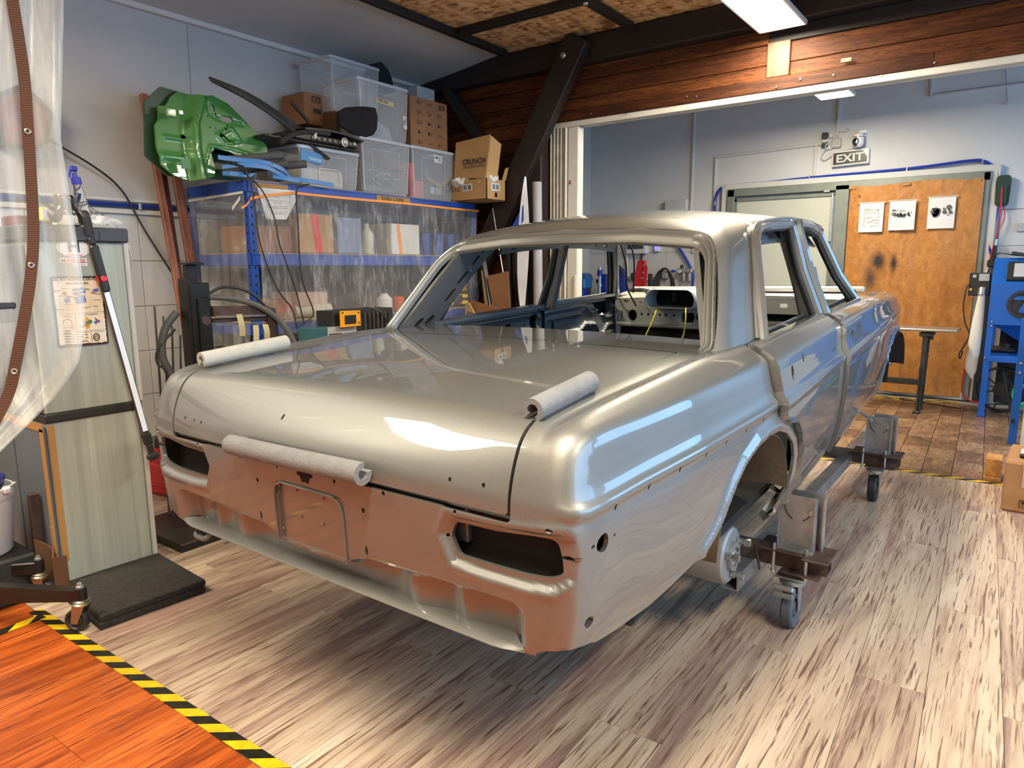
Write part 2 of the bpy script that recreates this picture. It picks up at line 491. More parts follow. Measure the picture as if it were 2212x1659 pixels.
tile_field(wf_, ('y', YF+.006), -3.80, -1.70, .155, 1.805, .42, .33)
tile_field(wf_, ('y', YF+.006), 1.20, 2.46, .155, 1.805, .42, .33)
mb = MB(); mb.box((-2.75, YF+.0085, .98), (2.1, .006, 1.66)); mb.box((1.83, YF+.0085, .98), (1.27, .006, 1.66)); struct('grout', mb, GROUT, wf_)['kind'] = 'stuff'
mb = MB(); mb.box((XL+.012, 1.2, 2.93), (.03, 10, .05), b=.006); struct('trim_1', mb, W_TRIM)
mb = MB(); mb.box((XL+.008, .35, 1.665), (.02, 5.0, .030), b=.004); mb.box((XL+.008, .35, 1.735), (.016, 5.0, .02), b=.004)
struct('trim_2', mb, W_TRIM)
mb = MB(); mb.tube([(XL+.018, -1.5, 1.70), (XL+.018, 1.0, 1.703), (XL+.018, 3.8, 1.70)], .014, 8); hp_ = part('air_pipe', mb, mat('blue_pipe', (.015, .04, .25), .3, 0, .08)); tag(hp_, 'straight dark blue air pipe clipped along the left tiled wall', 'pipe')
mb = MB(); mb.box((XL+.018, 1.19, 1.70), (.035, .02, .045), b=.004); part('pipe_clip', mb, STEEL0 if 'STEEL0' in globals() else mat('clip_metal', (.4, .4, .4), .4, .7), hp_)
mb = MB()
for y in (.38, 1.6): mb.bar((XL-.009, y, 1.75), (XL-.009, y+.02, 2.9), .004, .004)
struct('panel_joint', mb, mat('joint_grey', (.30, .30, .30), .8), wl_)['kind'] = 'stuff'
# side wall with the workshop window, wall behind the camera, ceiling
W_SIDE = plaster('side_plaster', (.55, .56, .58))
mb = MB()
for (y0, y1, z0, z1) in ((-4.7, 7.05, -.1, .80), (-4.7, 7.05, 2.70, 3.2), (-4.7, -1.0, .80, 2.70), (3.4, 4.3, .80, 2.70), (6.5, 7.05, .80, 2.70)):
    mb.box((4.65, (y0+y1)/2, (z0+z1)/2), (.10, y1-y0, z1-z0))
wr_ = struct('wall_right', mb, W_SIDE)
for i, (y0, y1) in enumerate(((-1.0, 3.4), (4.3, 6.5))):
    mb = MB()
    for z in (.83, 2.67): mb.box((4.65, (y0+y1)/2, z), (.06, y1-y0, .06), b=.005)
    for k in range(int((y1-y0)/1.05)+1): mb.box((4.65, y0+.03+k*(y1-y0-.06)/int((y1-y0)/1.05), 1.75), (.06, .05, 1.8), b=.005)
    struct('window_%d' % (i+1), mb, W_TRIM)
mb = MB(); mb.box((.9, -4.75, 1.55), (8.4, .10, 3.3)); struct('wall_back', mb, plaster('back_plaster', (.40, .40, .39)))
mb = MB(); mb.box((.9, 1.2, 3.13), (8.4, 11.9, .12)); ceil = struct('ceiling', mb, mat('ceiling_boards', (.22, .15, .09), .8, 0, .2, 3), at=(0, 0, 0))
def osb():
    t = NT('osb_board'); oi = t.new('ShaderNodeObjectInfo'); tc = t.new('ShaderNodeTexCoord'); mp = t.new('ShaderNodeMapping'); t.link(tc.outputs['Object'], mp.inputs[0])
    mp.inputs['Scale'].default_value = (14, 34, 20); mp.inputs['Rotation'].default_value = (0, 0, .35)
    v = t.new('ShaderNodeTexVoronoi'); v.inputs['Scale'].default_value = 1.0; t.link(mp.outputs[0], v.inputs['Vector'])
    mp2 = t.new('ShaderNodeMapping'); t.link(tc.outputs['Object'], mp2.inputs[0]); mp2.inputs['Scale'].default_value = (30, 9, 20); mp2.inputs['Rotation'].default_value = (0, 0, -.5)
    v2 = t.new('ShaderNodeTexVoronoi'); v2.inputs['Scale'].default_value = 1.0; t.link(mp2.outputs[0], v2.inputs['Vector'])
    sp = t.new('ShaderNodeSeparateColor'); t.link(v.outputs['Color'], sp.inputs[0]); sp2 = t.new('ShaderNodeSeparateColor'); t.link(v2.outputs['Color'], sp2.inputs[0])
    f = t.math('ADD', t.math('MULTIPLY', sp.outputs[0], .55), t.math('MULTIPLY', sp2.outputs[1], .45))
    c = t.ramp(f, [(.12, hexc('7a5030')), (.4, hexc('bd8f60')), (.62, hexc('d3a878')), (.9, hexc('e2c093'))])
    t.set(Base_Color=c, Roughness=.7); t.bump(v.outputs['Distance'], .15, .004); return t.m
OSB = osb()
xs = [-2.16, -1.03, .10, 1.23, 2.36, 3.49]; ys = [-.25, .90, 2.01, 3.12, 3.86]
for i in range(5):
    for j in range(4):
        mb = MB(); mb.box((0, 0, 0), (xs[i+1]-xs[i]-.006, ys[j+1]-ys[j]-.006, .018), b=.003)
        o = part('osb_panel', mb, OSB, ceil, local=True); o.location = ((xs[i]+xs[i+1])/2, (ys[j]+ys[j+1])/2, 3.055+random.uniform(-.001, .001))
IRON = mat('black_iron', (.018, .017, .016), .5, .3, .2, 12)
def tbar(p0, p1, nm='steel_bar'):
    mb = MB(); mb.bar(p0, p1, .055, .05, up=(0, 0, 1), b=.006); return part(nm, mb, IRON, ceil)
tbar((-2.13, .2, 3.015), (-2.13, 3.73, 3.015)); tbar((-2.13, 3.12, 3.015), (2.2, 3.12, 3.015)); tbar((-2.13, 2.01, 3.015), (2.2, 2.01, 3.015))
tbar((-1.02, 3.12, 3.013), (-1.02, 3.77, 3.013)); tbar((1.25, .2, 3.015), (1.25, 3.10, 3.015)); tbar((.12, .2, 3.012), (.12, 2.0, 3.012))
mb = MB(); mb.lathe([(0, .012), (.014, .01), (.02, 0)], (-1.02, 3.12, 2.99), (0, 0, -1), 8); part('bar_bolt', mb, mat('bolt_zinc', (.5, .5, .5), .35, .9), ceil)
# sagging white membrane
M_MEMB = mat('white_membrane', (.50, .51, .53), .55, 0, .06, 1.5, bump=.25, bs=5)
def memb(u, v):
    y = -2.0+5.88*v; x = XL+.01+1.06*u
    z = 2.935+.125*u**.8+.010*math.sin(3*y+2*u)*math.sin(PI*u)-.012*math.sin(PI*u)
    return Vector((x, y-(.10*u*u*(v > .985)), z-.02*max(0, v-.9)*10*(1-u)*0))
mb = MB(); mb.sheet(memb, 10, 50, .003); mm = struct('ceiling_membrane', mb, M_MEMB)
# ---- timber wall over and beside the opening
M_BOARD = wood('dark_stained_board', [(.28, hexc('26140b')), (.46, hexc('472613')), (.60, hexc('63371b')), (.78, hexc('80502a'))], (.9, 12, 12), 1.0, .6, .2, .45, fine=hexc('25140e'), spec=.2)
M_BEAM = wood('black_stained_beam', [(.28, hexc('0f0c0b')), (.5, hexc('1c1513')), (.75, hexc('33241e'))], (.9, 12, 12), 1.0, .6, .2, .3)
M_BEAMV = wood('black_stained_post', [(.28, hexc('120d0b')), (.5, hexc('231814')), (.75, hexc('3a2820'))], (12, 12, .9), 1.0, .6, .2, .3)
M_POSTV = wood('brown_post', [(.28, hexc('33190f')), (.46, hexc('5a3220')), (.60, hexc('7a482c')), (.78, hexc('986038'))], (12, 12, .9), 1.0, .55, .2, .3)
mb = MB(); mb.box((.9, YH+.17, 2.78), (8.4, .12, .64)); mb.box(((XL-.1-1.80)/2, YH+.17, 1.2), (1.47, .12, 2.5)); tw = struct('wall_timber', mb, M_BEAM, at=(0, 0, 0))
def board(x0, x1, z0, z1, y=YH, t=.03, m=None, nm='board'):
    mb = MB(); mb.box((0, 0, 0), (x1-x0, t, z1-z0-.003), b=.004); o = part(nm, mb, m or M_BOARD, tw, local=True); o.location = ((x0+x1)/2, y+t/2+random.uniform(0, .004), (z0+z1)/2)
for (x0, x1) in ((-1.80, -.072), (.072, 2.0), (2.0, 4.5)):
    board(x0, x1, 2.535, 2.622); board(x0, x1, 2.622, 2.750)
board(XL, -.07, 2.75, 2.85, y=YH-.01); board(-.07, 4.5, 2.75, 2.85, y=YH-.01, m=M_BEAM)
z = 2.75
while z > .05:
    h = .125; board(XL, -1.80, max(z-h, .01), z); z -= h
board(-1.80, .9, 2.448, 2.535, y=YH-.03, t=.06, nm='header_board'); board(.9, 4.5, 2.448, 2.535, y=YH-.03, t=.06, nm='header_board')
mb = MB(); mb.box((0, YH+.0, 2.645), (.145, .05, .22), b=.004); part('short_post', mb, M_POSTV, tw)
mb = MB(); mb.box((.7, YH-.02, 2.945), (7.7, .16, .19), b=.01); part('top_beam', mb, M_BEAM, tw)
mb = MB(); mb.box((-1.895, YH-.06, 1.22), (.17, .12, 2.44), b=.008); post = part('post', mb, M_BEAMV, tw)
mb = MB(); mb.bar((-1.44, YH-.15, 3.02), (-2.62, YH-.15, 1.02), .20, .09, up=(0, 1, 0), b=.008); br = part('brace', mb, M_BEAMV, tw)
mb = MB(); mb.lathe([(0, .012), (.016, .01), (.024, 0)], (-1.56, YH-.195, 2.90), (0, -1, 0), 10); part('brace_bolt', mb, mat('bolt_zinc', (.5, .5, .5), .35, .9), br)
mb = MB(); mb.bar((-2.90, YH-.06, 2.93), (-2.46, YH-.06, 2.38), .09, .09, up=(0, 1, 0), b=.006); part('short_brace', mb, M_BEAMV, tw)
mb = MB(); mb.box((.42, YH-.035, 2.565), (.06, .012, .022), b=.002); part('wood_chip', mb, mat('fresh_wood', (.55, .38, .16), .6), tw)
mb = MB()
for x in (-1.4, -1.1, -.62, -.55, -.2, .0, .15, .35, .62, .9): mb.lathe([(0, .004), (.006, .003), (.007, 0)], (x, YH-.03, 2.47+.03*math.sin(7*x)), (0, -1, 0), 6)
part('nail_heads', mb, mat('bolt_zinc', (.5, .5, .5), .35, .9), tw)['kind'] = 'stuff'
# sliding door track and the folded door
CREAM = mat('cream_pvc', (.58, .56, .50), .45, 0, .05, 5); DIRTY = mat('dirty_cream_pvc', (.50, .47, .41), .5, 0, .18, 14)
mb = MB(); mb.box((1.35, YH+.03, 2.436), (6.3, .09, .024), b=.003); mb.box((1.35, YH-.012, 2.430), (6.3, .012, .045), b=.003); mb.box((1.35, YH+.072, 2.430), (6.3, .012, .045), b=.003)
trk = struct('trim_3', mb, CREAM)
fold = thing('folding_door', 'cream folding door pushed together beside the dark timber post', 'door', (-1.66, YH+.03, 0))
for k in range(8):
    mb = MB(); x = -1.785+k*.0165
    mb.box((x, YH+.03, 1.21), (.010, .10-.02*(k % 2), 2.40), b=.004); part('slat', mb, DIRTY, fold)
mb = MB(); mb.box((-1.640, YH+.03, 1.21), (.018, .11, 2.40), b=.005); mb.box((-1.575, YH+.03, 1.21), (.10, .085, 2.40), b=.008); part('end_post', mb, CREAM, fold)
mb = MB(); mb.box((-1.545, YH-.02, 1.14), (.028, .02, .20), b=.006); part('handle', mb, mat('yellowed_plastic', (.52, .47, .34), .4), fold)
mb = MB(); mb.box((-1.60, YH-.015, 1.98), (.02, .003, .03)); part('marker_print', mb, mat('red_print', (.3, .12, .10), .6), fold)

# ---- ceiling lamps
M_DIFF = NT('lamp_diffuser'); M_DIFF.b.inputs['Emission Color'].default_value = (1, .93, .76, 1); M_DIFF.b.inputs['Emission Strength'].default_value = 9.0; M_DIFF = M_DIFF.m
M_LFR = mat('lamp_frame_white', (.6, .6, .6), .4, .2, .02)
LLAB = ['bright panel lamp hanging in front of the timber header', 'panel lamp on the ceiling behind the camera, left', 'panel lamp on the ceiling above the car, right', 'added unseen panel lamp at the right that lights the floor', 'smaller looking panel lamp in the far room, seen under the header']
for k, (x, y) in enumerate(LAMPS):
    z = 2.80; L = thing('panel_lamp', LLAB[k], 'lamp', (x, y, z))
    mb = MB()
    for sx in (-1, 1): mb.box((x+sx*.143, y, z), (.014, 1.20, .022), b=.003)
    for sy in (-1, 1): mb.box((x, y+sy*.593, z), (.30, .014, .022), b=.003)
    mb.box((x, y, z+.012), (.30, 1.20, .006)); part('frame', mb, M_LFR, L)
    mb = MB(); mb.box((x, y, z-.004), (.272, 1.172, .006)); part('diffuser', mb, M_DIFF, L)
    mb = MB()
    for sy in (-1, 1): mb.tube([(x, y+sy*.45, z+.01), (x, y+sy*.45, 3.06)], .003, 5)
    part('hanger', mb, IRON, L)['kind'] = 'stuff'
    a = area('lamp_light', (x, y, z-.014), (0, 0, 0), .27, 1.17, 44, WARM); a.parent = L; a.location = (0, 0, -.014)
# ================================================================== the car body shell
# car frame: x right, y towards the bonnet, z up; the whole shell stands a little nose-up on its dolly
TH = math.radians(2.6)
CAR_M = Matrix.Translation((0, 0.85*math.sin(TH), 0.85-0.85*math.cos(TH))) @ Matrix.Rotation(TH, 4, 'X')
def cw(p): return CAR_M @ Vector(p)

def pchip(xs, ys):
    xs = np.array(xs, float); ys = np.array(ys, float); h = np.diff(xs); d = np.diff(ys)/h
    m = np.zeros_like(xs)
    for i in range(1, len(xs)-1):
        if d[i-1]*d[i] > 0:
            w1 = 2*h[i]+h[i-1]; w2 = h[i]+2*h[i-1]; m[i] = (w1+w2)/(w1/d[i-1]+w2/d[i])
    m[0] = d[0]; m[-1] = d[-1]
    def f(x):
        x = np.clip(np.asarray(x, float), xs[0], xs[-1]); i = np.clip(np.searchsorted(xs, x)-1, 0, len(xs)-2)
        t = (x-xs[i])/h[i]
        return ys[i]*(1+2*t)*(1-t)**2+h[i]*m[i]*t*(1-t)**2+ys[i+1]*t*t*(3-2*t)+h[i]*m[i+1]*t*t*(t-1)
    return f
def sstep(a, b, x):
    t = np.clip((x-a)/(b-a), 0, 1); return t*t*(3-2*t)
def smax(a, b, k):
    h = np.maximum(k-np.abs(a-b), 0)/k; return np.maximum(a, b)+h*h*k*0.25
def segdist(px, py, poly, closed=False):
    P = np.array(poly, float); best = np.full(np.shape(px), 1e9)
    n = len(P)
    for i in range(n if closed else n-1):
        a = P[i]; b = P[(i+1) % n]; ab = b-a; L = ab@ab
        t = np.clip(((px-a[0])*ab[0]+(py-a[1])*ab[1])/L, 0, 1)
        best = np.minimum(best, np.hypot(px-a[0]-t*ab[0], py-a[1]-t*ab[1]))
    return best
def inpoly(px, py, poly):
    P = np.asarray(poly, float); c = np.zeros(np.shape(px), bool); n = len(P); j = n-1
    for i in range(n):
        xi, yi = P[i]; xj, yj = P[j]
        if yi != yj:
            c ^= ((yi > py) != (yj > py)) & (px < (xj-xi)*(py-yi)/(yj-yi)+xi)
        j = i
    return c
def rpoly(pts, r, k=5):
    """round the corners of a 2D polygon"""
    out = []; n = len(pts); rs = r if hasattr(r, '__len__') else [r]*n
    for i in range(n):
        p = np.array(pts[i], float); a = np.array(pts[i-1], float); b = np.array(pts[(i+1) % n], float)
        if rs[i] <= 0: out.append(tuple(p)); continue
        da = (a-p)/np.linalg.norm(a-p); db = (b-p)/np.linalg.norm(b-p)
        q = min(rs[i], .45*np.linalg.norm(a-p), .45*np.linalg.norm(b-p))
        for j in range(k+1):
            t = j/k; out.append(tuple((1-t)**2*(p+da*q)+2*t*(1-t)*p+t*t*(p+db*q)))
    return out
def circ(cx, cy, rx, ry=None, n=12, rot=0.0):
    ry = ry or rx; return [(cx+rx*math.cos(2*PI*i/n)*math.cos(rot)-ry*math.sin(2*PI*i/n)*math.sin(rot), cy+rx*math.cos(2*PI*i/n)*math.sin(rot)+ry*math.sin(2*PI*i/n)*math.cos(rot)) for i in range(n)]
def slot(cx, cy, w, h, n=6):
    r = min(w, h)/2; out = []
    for i in range(2*n):
        a = 2*PI*i/(2*n)+(PI/(2*n)); out.append((cx+math.cos(a)*r+(w/2-r)*np.sign(math.cos(a)), cy+math.sin(a)*r+(h/2-r)*np.sign(math.sin(a))))
    return out

# ---- lower body implicit field
_plan = pchip([-.3, .0, .10, .26, .41, .55, .70, .85, 1.0, 1.3, 1.7, 2.2, 2.9, 3.4, 3.8, 4.1, 4.35, 4.6],
              [.78, .806, .817, .826, .838, .848, .855, .862, .868, .871, .872, .871, .862, .846, .828, .806, .77, .70])
_prof = pchip([.30, .36, .42, .50, .60, .70, .785, .808, .826, .838, .852, .90, .945, .965, .985, 1.01, 1.04],
              [-.125, -.085, -.050, -.026, -.010, -.003, .000, -.002, .004, .002, -.011, -.022, -.030, -.037, -.062, -.10, -.16])
_deck = pchip([-.2, .0, .06, .12, .25, .40, .60, .85, 1.05, 2.0, 3.0, 3.5, 4.1, 4.6], [.93, .967, .974, .983, .991, .996, 1.000, 1.004, 1.005, 1.0, .985, .965, .925, .86])
_rear = pchip([.40, .50, .60, .78, .83, .87, .90, .93, .96, 1.0, 1.05], [.03, .004, .0, .0, .003, .012, .022, .036, .055, .085, .13])
ARCH_R = [(.600, .530), (.645, .555), (.690, .592), (.715, .625), (.758, .670), (.817, .712), (.911, .742), (1.004, .753), (1.105, .745), (1.195, .716), (1.285, .660), (1.328, .600), (1.345, .530), (1.335, .470), (1.300, .410)]
ARCH_F = [(3.42, .36), (3.43, .47), (3.445, .56), (3.48, .62), (3.54, .672), (3.62, .707), (3.72, .724), (3.8, .728), (3.9, .722), (3.98, .70), (4.06, .655), (4.11, .60), (4.13, .53), (4.12, .45)]
LAMP = [(.498, .756), (.482, .719), (.503, .678), (.60, .677), (.68, .678), (.722, .683), (.744, .699), (.743, .735), (.738, .772), (.70, .768), (.61, .758)]   # (s,z): s = x on the rear face, then the arc of the corner
LAMP_O = [(.486, .770), (.464, .722), (.492, .663), (.585, .656), (.695, .659), (.755, .668), (.785, .690), (.790, .72), (.792, .755), (.782, .788), (.733, .782), (.669, .776), (.58, .771)]
def recess_amt(x, z):
    ax = np.abs(x)
    top = np.interp(ax, [0, .12, .16, .22, .4, .7], [.562, .566, .588, .604, .609, .612])
    m = sstep(0, .018, top-z)*(1-sstep(.645, .675, ax))
    rib = .022*np.exp(-((ax-.36)/.055)**2)+.016*np.exp(-((ax-.50)/.03)**2)
    return m*(.045-rib)
def body_F(x, y, z):
    ax = np.abs(x)
    X = _plan(y)+_prof(z)
    d = np.minimum(segdist(y, z, ARCH_R), segdist(y, z, ARCH_F))
    X = X+.015*np.exp(-((d-.016)/.020)**2)*sstep(.30, .36, z)
    fx = ax-X
    lean = .055*(1-np.clip(ax/.68, 0, 1)**2)*sstep(.84, .985, z)
    yr = _rear(z)+lean+.006*(np.clip(ax, 0, .8)/.7)**2-.010
    yr = yr+recess_amt(x, z)
    # lamp recess, number plate recess
    inl = inpoly(ax, z, LAMP_O); dl = segdist(ax, z, LAMP_O, True)*np.where(inl, 1, -1)
    yr = yr+.013*sstep(-.007, .009, dl)-.003*np.exp(-((dl+.012)/.008)**2)
    PL = [(-.136, .50), (-.136, .737), (.136, .737), (.136, .50)]
    ip = inpoly(x, z, PL); dp = segdist(x, z, PL, True)*np.where(ip, 1, -1)
    yr = yr+.010*sstep(-.002, .006, dp)*sstep(.55, .575, z)
    fy = yr-y
    fy2 = y-(4.40-.10*(ax/.8)**4)
    crest = .020*np.exp(-((ax-.765)/.038)**2)*sstep(.02, .22, y)*(1-.9*sstep(.7, 1.0, y))+.012*sstep(2.9, 3.3, y)*np.exp(-((ax-.70)/.06)**2)
    crown = .012*(1-np.clip(ax/.66, 0, 1)**2)*sstep(.05, .4, y)-.006*np.exp(-((ax-.695)/.02)**2)*(1-.7*sstep(.5, .9, y))
    fz = z-(_deck(y)+crest+crown)
    f = smax(fx, fy, .055); f = smax(f, fy2, .12)
    return smax(f, fz, .034)
XB, YB, ZB, RHO = .70, .09, .93, .06
S2 = RHO*PI/2; V2 = RHO*PI/2
def base_dir(s, v):
    s = np.asarray(s, float); v = np.asarray(v, float)
    ph = np.clip(s/RHO, 0, PI/2); th = np.clip(v/RHO, 0, PI/2); ov = np.maximum(v-V2, 0)
    rear = s < 0; side = s > S2
    bx = np.where(rear, XB+s, XB); by = np.where(side, YB+s-S2, YB); bz = ZB+np.minimum(v, 0)
    hx = np.sin(ph); hy = -np.cos(ph)
    dx = hx*np.cos(th); dy = hy*np.cos(th); dz = np.sin(th)
    bx = np.where(side, bx-ov, bx); by = np.where(~side, by+ov, by)
    return np.stack([bx, by, bz], -1), np.stack([dx, dy, dz], -1)
def solve(F, B, D, tmax=.5):
    lo = np.zeros(len(B)); hi = np.full(len(B), tmax)
    for _ in range(34):
        m = (lo+hi)/2; P = B+D*m[:, None]; f = F(P[:, 0], P[:, 1], P[:, 2])
        lo = np.where(f < 0, m, lo); hi = np.where(f < 0, hi, m)
    return B+D*((lo+hi)/2)[:, None]
def grad(F, P, e=.0015):
    g = np.stack([F(P[:, 0]+e, P[:, 1], P[:, 2])-F(P[:, 0]-e, P[:, 1], P[:, 2]), F(P[:, 0], P[:, 1]+e, P[:, 2])-F(P[:, 0], P[:, 1]-e, P[:, 2]), F(P[:, 0], P[:, 1], P[:, 2]+e)-F(P[:, 0], P[:, 1], P[:, 2]-e)], -1)
    return g/np.maximum(np.linalg.norm(g, axis=1, keepdims=True), 1e-9)
def shell(s, v):
    B, D = base_dir(s, v); P = solve(body_F, B, D); return P, grad(body_F, P)
def side(y, z): return (S2+y-YB, z-ZB)
def rearp(x, z): return (x-XB, z-ZB)
def topp(x, y): return (S2+y-YB, V2+XB-x)

def resample(poly, st, closed=True):
    out = []; n = len(poly)
    for i in range(n if closed else n-1):
        a = np.array(poly[i], float); b = np.array(poly[(i+1) % n], float)
        k = max(1, int(math.ceil(max(abs(b[0]-a[0])/st[0], abs(b[1]-a[1])/st[1]))))
        for j in range(k): out.append(tuple(a+(b-a)*j/k))
    return out
def cdt(outline, holes, st, fine=()):
    """triangulate outline minus holes with a regular grid of inner points"""
    st0 = st if not fine else (st[0]*.5, st[1]*.5); O = resample(outline, st0); Hs = [resample(h, st0) for h in holes]
    o = np.array(O); u0, v0 = o.min(0); u1, v1 = o.max(0)
    gu, gv = np.meshgrid(np.arange(u0+st[0]/2, u1, st[0]), np.arange(v0+st[1]/2, v1, st[1])); gu = gu.ravel(); gv = gv.ravel()
    for (a0, b0, a1, b1, sa, sb) in fine:
        k = ~((gu > a0) & (gu < a1) & (gv > b0) & (gv < b1)); xu, xv = np.meshgrid(np.arange(a0+sa/2, a1, sa), np.arange(b0+sb/2, b1, sb))
        gu = np.concatenate([gu[k], xu.ravel()]); gv = np.concatenate([gv[k], xv.ravel()])
    keep = inpoly(gu, gv, O)
    sc = 1/st[0], 1/st[1]
    for q in [O]+Hs:
        qs = [(a*sc[0], b*sc[1]) for a, b in q]
        keep &= segdist(gu*sc[0], gv*sc[1], qs, True) > (.42 if not fine else .2)
    for h in Hs: keep &= ~inpoly(gu, gv, h)
    pts = [Vector((a*sc[0], b*sc[1])) for a, b in O]; edges = [(i, (i+1) % len(O)) for i in range(len(O))]
    for h in Hs:
        b0 = len(pts); pts += [Vector((a*sc[0], b*sc[1])) for a, b in h]; edges += [(b0+i, b0+(i+1) % len(h)) for i in range(len(h))]
    pts += [Vector((a*sc[0], b*sc[1])) for a, b in zip(gu[keep], gv[keep])]
    V, _, T, _, _, _ = geometry.delaunay_2d_cdt(pts, edges, [], 0, 1e-6)
    V = np.array([(v.x/sc[0], v.y/sc[1]) for v in V]); T = np.array([t for t in T if len(t) == 3])
    c = V[T].mean(1); ok = inpoly(c[:, 0], c[:, 1], O)
    for h in Hs: ok &= ~inpoly(c[:, 0], c[:, 1], h)
    return V, T[ok]
class Skin:
    """collects surface patches with exact normals"""
    def __init__(s): s.V = []; s.N = []; s.F = []
    def add(s, P, N, T, rim=0.0, flip=False, rimdir=None):
        o = len(s.V); P = np.asarray(P); N = np.asarray(N); T = np.asarray(T)
        e1 = P[T[:, 1]]-P[T[:, 0]]; e2 = P[T[:, 2]]-P[T[:, 0]]; fn = np.cross(e1, e2)
        w = (fn*N[T].mean(1)).sum(1) < 0
        T = np.where(w[:, None], T[:, ::-1], T)
        s.V += [tuple(p) for p in P]; s.N += [tuple(n) for n in N]; s.F += [tuple(int(i)+o for i in t) for t in T]
        if rim:
            E = {}
            for t in T:
                for a, b in ((t[0], t[1]), (t[1], t[2]), (t[2], t[0])):
                    if (b, a) in E: del E[(b, a)]
                    else: E[(a, b)] = 1
            for a, b in E:
                pa, pb = P[a], P[b]; da = N[a] if rimdir is None else np.array(rimdir); db = N[b] if rimdir is None else np.array(rimdir)
                qa, qb = pa-da*rim, pb-db*rim
                n = np.cross(pb-pa, qa-pa); L = np.linalg.norm(n)
                if L < 1e-12: continue
                n = -n/L; k = len(s.V)
                s.V += [tuple(pa), tuple(pb), tuple(qb), tuple(qa)]; s.N += [tuple(n)]*4; s.F.append((k+1, k, k+3, k+2))
    def mirror(s):
        o = len(s.V); n = len(s.F)
        s.V += [(-x, y, z) for x, y, z in s.V]; s.N += [(-x, y, z) for x, y, z in s.N]
        s.F += [tuple(i+o for i in f[::-1]) for f in s.F[:n]]
    def mirrored(s):
        t = Skin(); t.V = [(-x, y, z) for x, y, z in s.V]; t.N = [(-x, y, z) for x, y, z in s.N]; t.F = [f[::-1] for f in s.F]; return t
    def xf(s, M):
        R = M.to_3x3(); t = Skin(); t.V = [tuple(M @ Vector(p)) for p in s.V]; t.N = [tuple(R @ Vector(n)) for n in s.N]; t.F = s.F; return t
    def obj(s, name, m, parent, **k):
        mb = MB(); mb.add(s.V, s.F); return part(name, mb, m, parent, local=True, normals=s.N, **k)
def patch(outline, holes, st, sk, rim=.012, off=0.0, surf=shell, fine=()):
    V, T = cdt(outline, holes, st, fine); P, N = surf(V[:, 0], V[:, 1]); sk.add(P-N*off, N, T, rim)

# ---- materials of the car
def paint():
    t = NT('silver_paint'); v = t.coord('Object')
    fl = t.noise(v, 900, 1, .5); c = t.ramp(fl, [(.25, (.185, .197, .197)), (.75, (.26, .272, .268))])
    t.set(Base_Color=c, Metallic=.68, Roughness=.46, Coat_Weight=1.0, Coat_Roughness=.025, Coat_IOR=1.5)
    return t.m
PAINT = paint()
GREY = mat('inner_grey_paint', (.16, .17, .18), .45, .55, .1, 20, coat=.35, crough=.2)
PRIMER = mat('pale_dash_paint', (.55, .56, .50), .4, .3, .06, 10, coat=.4, crough=.1)
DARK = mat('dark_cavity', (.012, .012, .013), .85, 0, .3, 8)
UNDER = mat('brown_underseal', (.115, .095, .07), .8, 0, .35, 9, bump=.9, bs=22)
STEEL = mat('zinc_steel', (.48, .49, .50), .38, .85, .15, 30, bump=.08, bs=40)
BLACKR = mat('black_rubber', (.018, .018, .019), .65, 0, .2, 20)

car = thing('sedan_body', 'silver stripped sedan body shell without glass or wheels, on the dolly', 'car', M=CAR_M)

# ---- outer shell: rear panel, both quarters, sills, front wings
ZT = .790
GAP_R = [(1.135, 1.003), (1.098, .970), (1.088, .950), (1.094, .90), (1.10, .87), (1.094, .826), (1.108, .79), (1.15, .769), (1.235, .749), (1.283, .722), (1.323, .684), (1.345, .642), (1.366, .579), (1.362, .50), (1.35, .44), (1.33, .40)]
sk = Skin()
holes = [[rearp(*p) for p in rpoly(LAMP, .012, 4)]]
for (x, z, a, b) in ((.215, .726, .0055, .007), (.215, .621, .0055, .014), (.509, .784, .005, .006), (.289, .783, .0055, .007), (.116, .783, .005, .006), (.728, .794, .005, .005), (.748, .737, .006, .005), (.474, .719, .004, .004)):
    holes.append([rearp(*p) for p in circ(x, z, a, b, 10)])
for (y, z, r) in ((.137, .811, .0055), (.277, .812, .0055), (.42, .812, .0055), (.56, .812, .0055), (.69, .812, .0055), (.83, .812, .0055), (.965, .812, .0055), (1.075, .812, .005)):
    holes.append([side(*p) for p in circ(y, z, r*.8, r*1.3, 10)])
holes.append([(a, z-ZB) for a, z in circ(.097, .750, .015, .020, 18)])
for q in ((.076, .754), (.136, .752)): holes.append([(a, z-ZB) for a, z in circ(*q, .003, .004, 8)])
holes.append([(a, z-ZB) for a, z in circ(.074, .588, .008, .013, 14)])
lower = [(-XB, ZT-ZB)] + [rearp(.0, .51), rearp(.30, .51), rearp(.66, .512), rearp(.695, .505)]
lower += [(a, zz-ZB) for a, zz in ((.020, .528), (.040, .537), (.060, .538), (.080, .532))]
lower += [side(*p) for p in ((.09, .522), (.2, .504), (.324, .496), (.432, .504), (.552, .518))] + [side(*p) for p in ARCH_R]
lower += [side(1.28, .385), side(1.29, .36), side(1.34, .37)] + [side(*p) for p in GAP_R[::-1]]
lower += [topp(.72, 1.112), topp(.652, 1.112), topp(.652, .10)]
lower += [(S2, V2+.048), (S2, V2)]
lower += [(S2*.5, V2), (0, V2), (-.046, V2), rearp(.654, .93), rearp(.654, .86), (rearp(.654, ZT+.006)), rearp(.648, ZT)]
patch(lower, holes, (.02, .0125), sk, .010, fine=[(-.27, -.29, .10, -.13, .0075, .006), (S2+.48, -.42, S2+1.32, -.14, .012, .009), (-.70, -.42, -.50, -.18, .012, .008)])
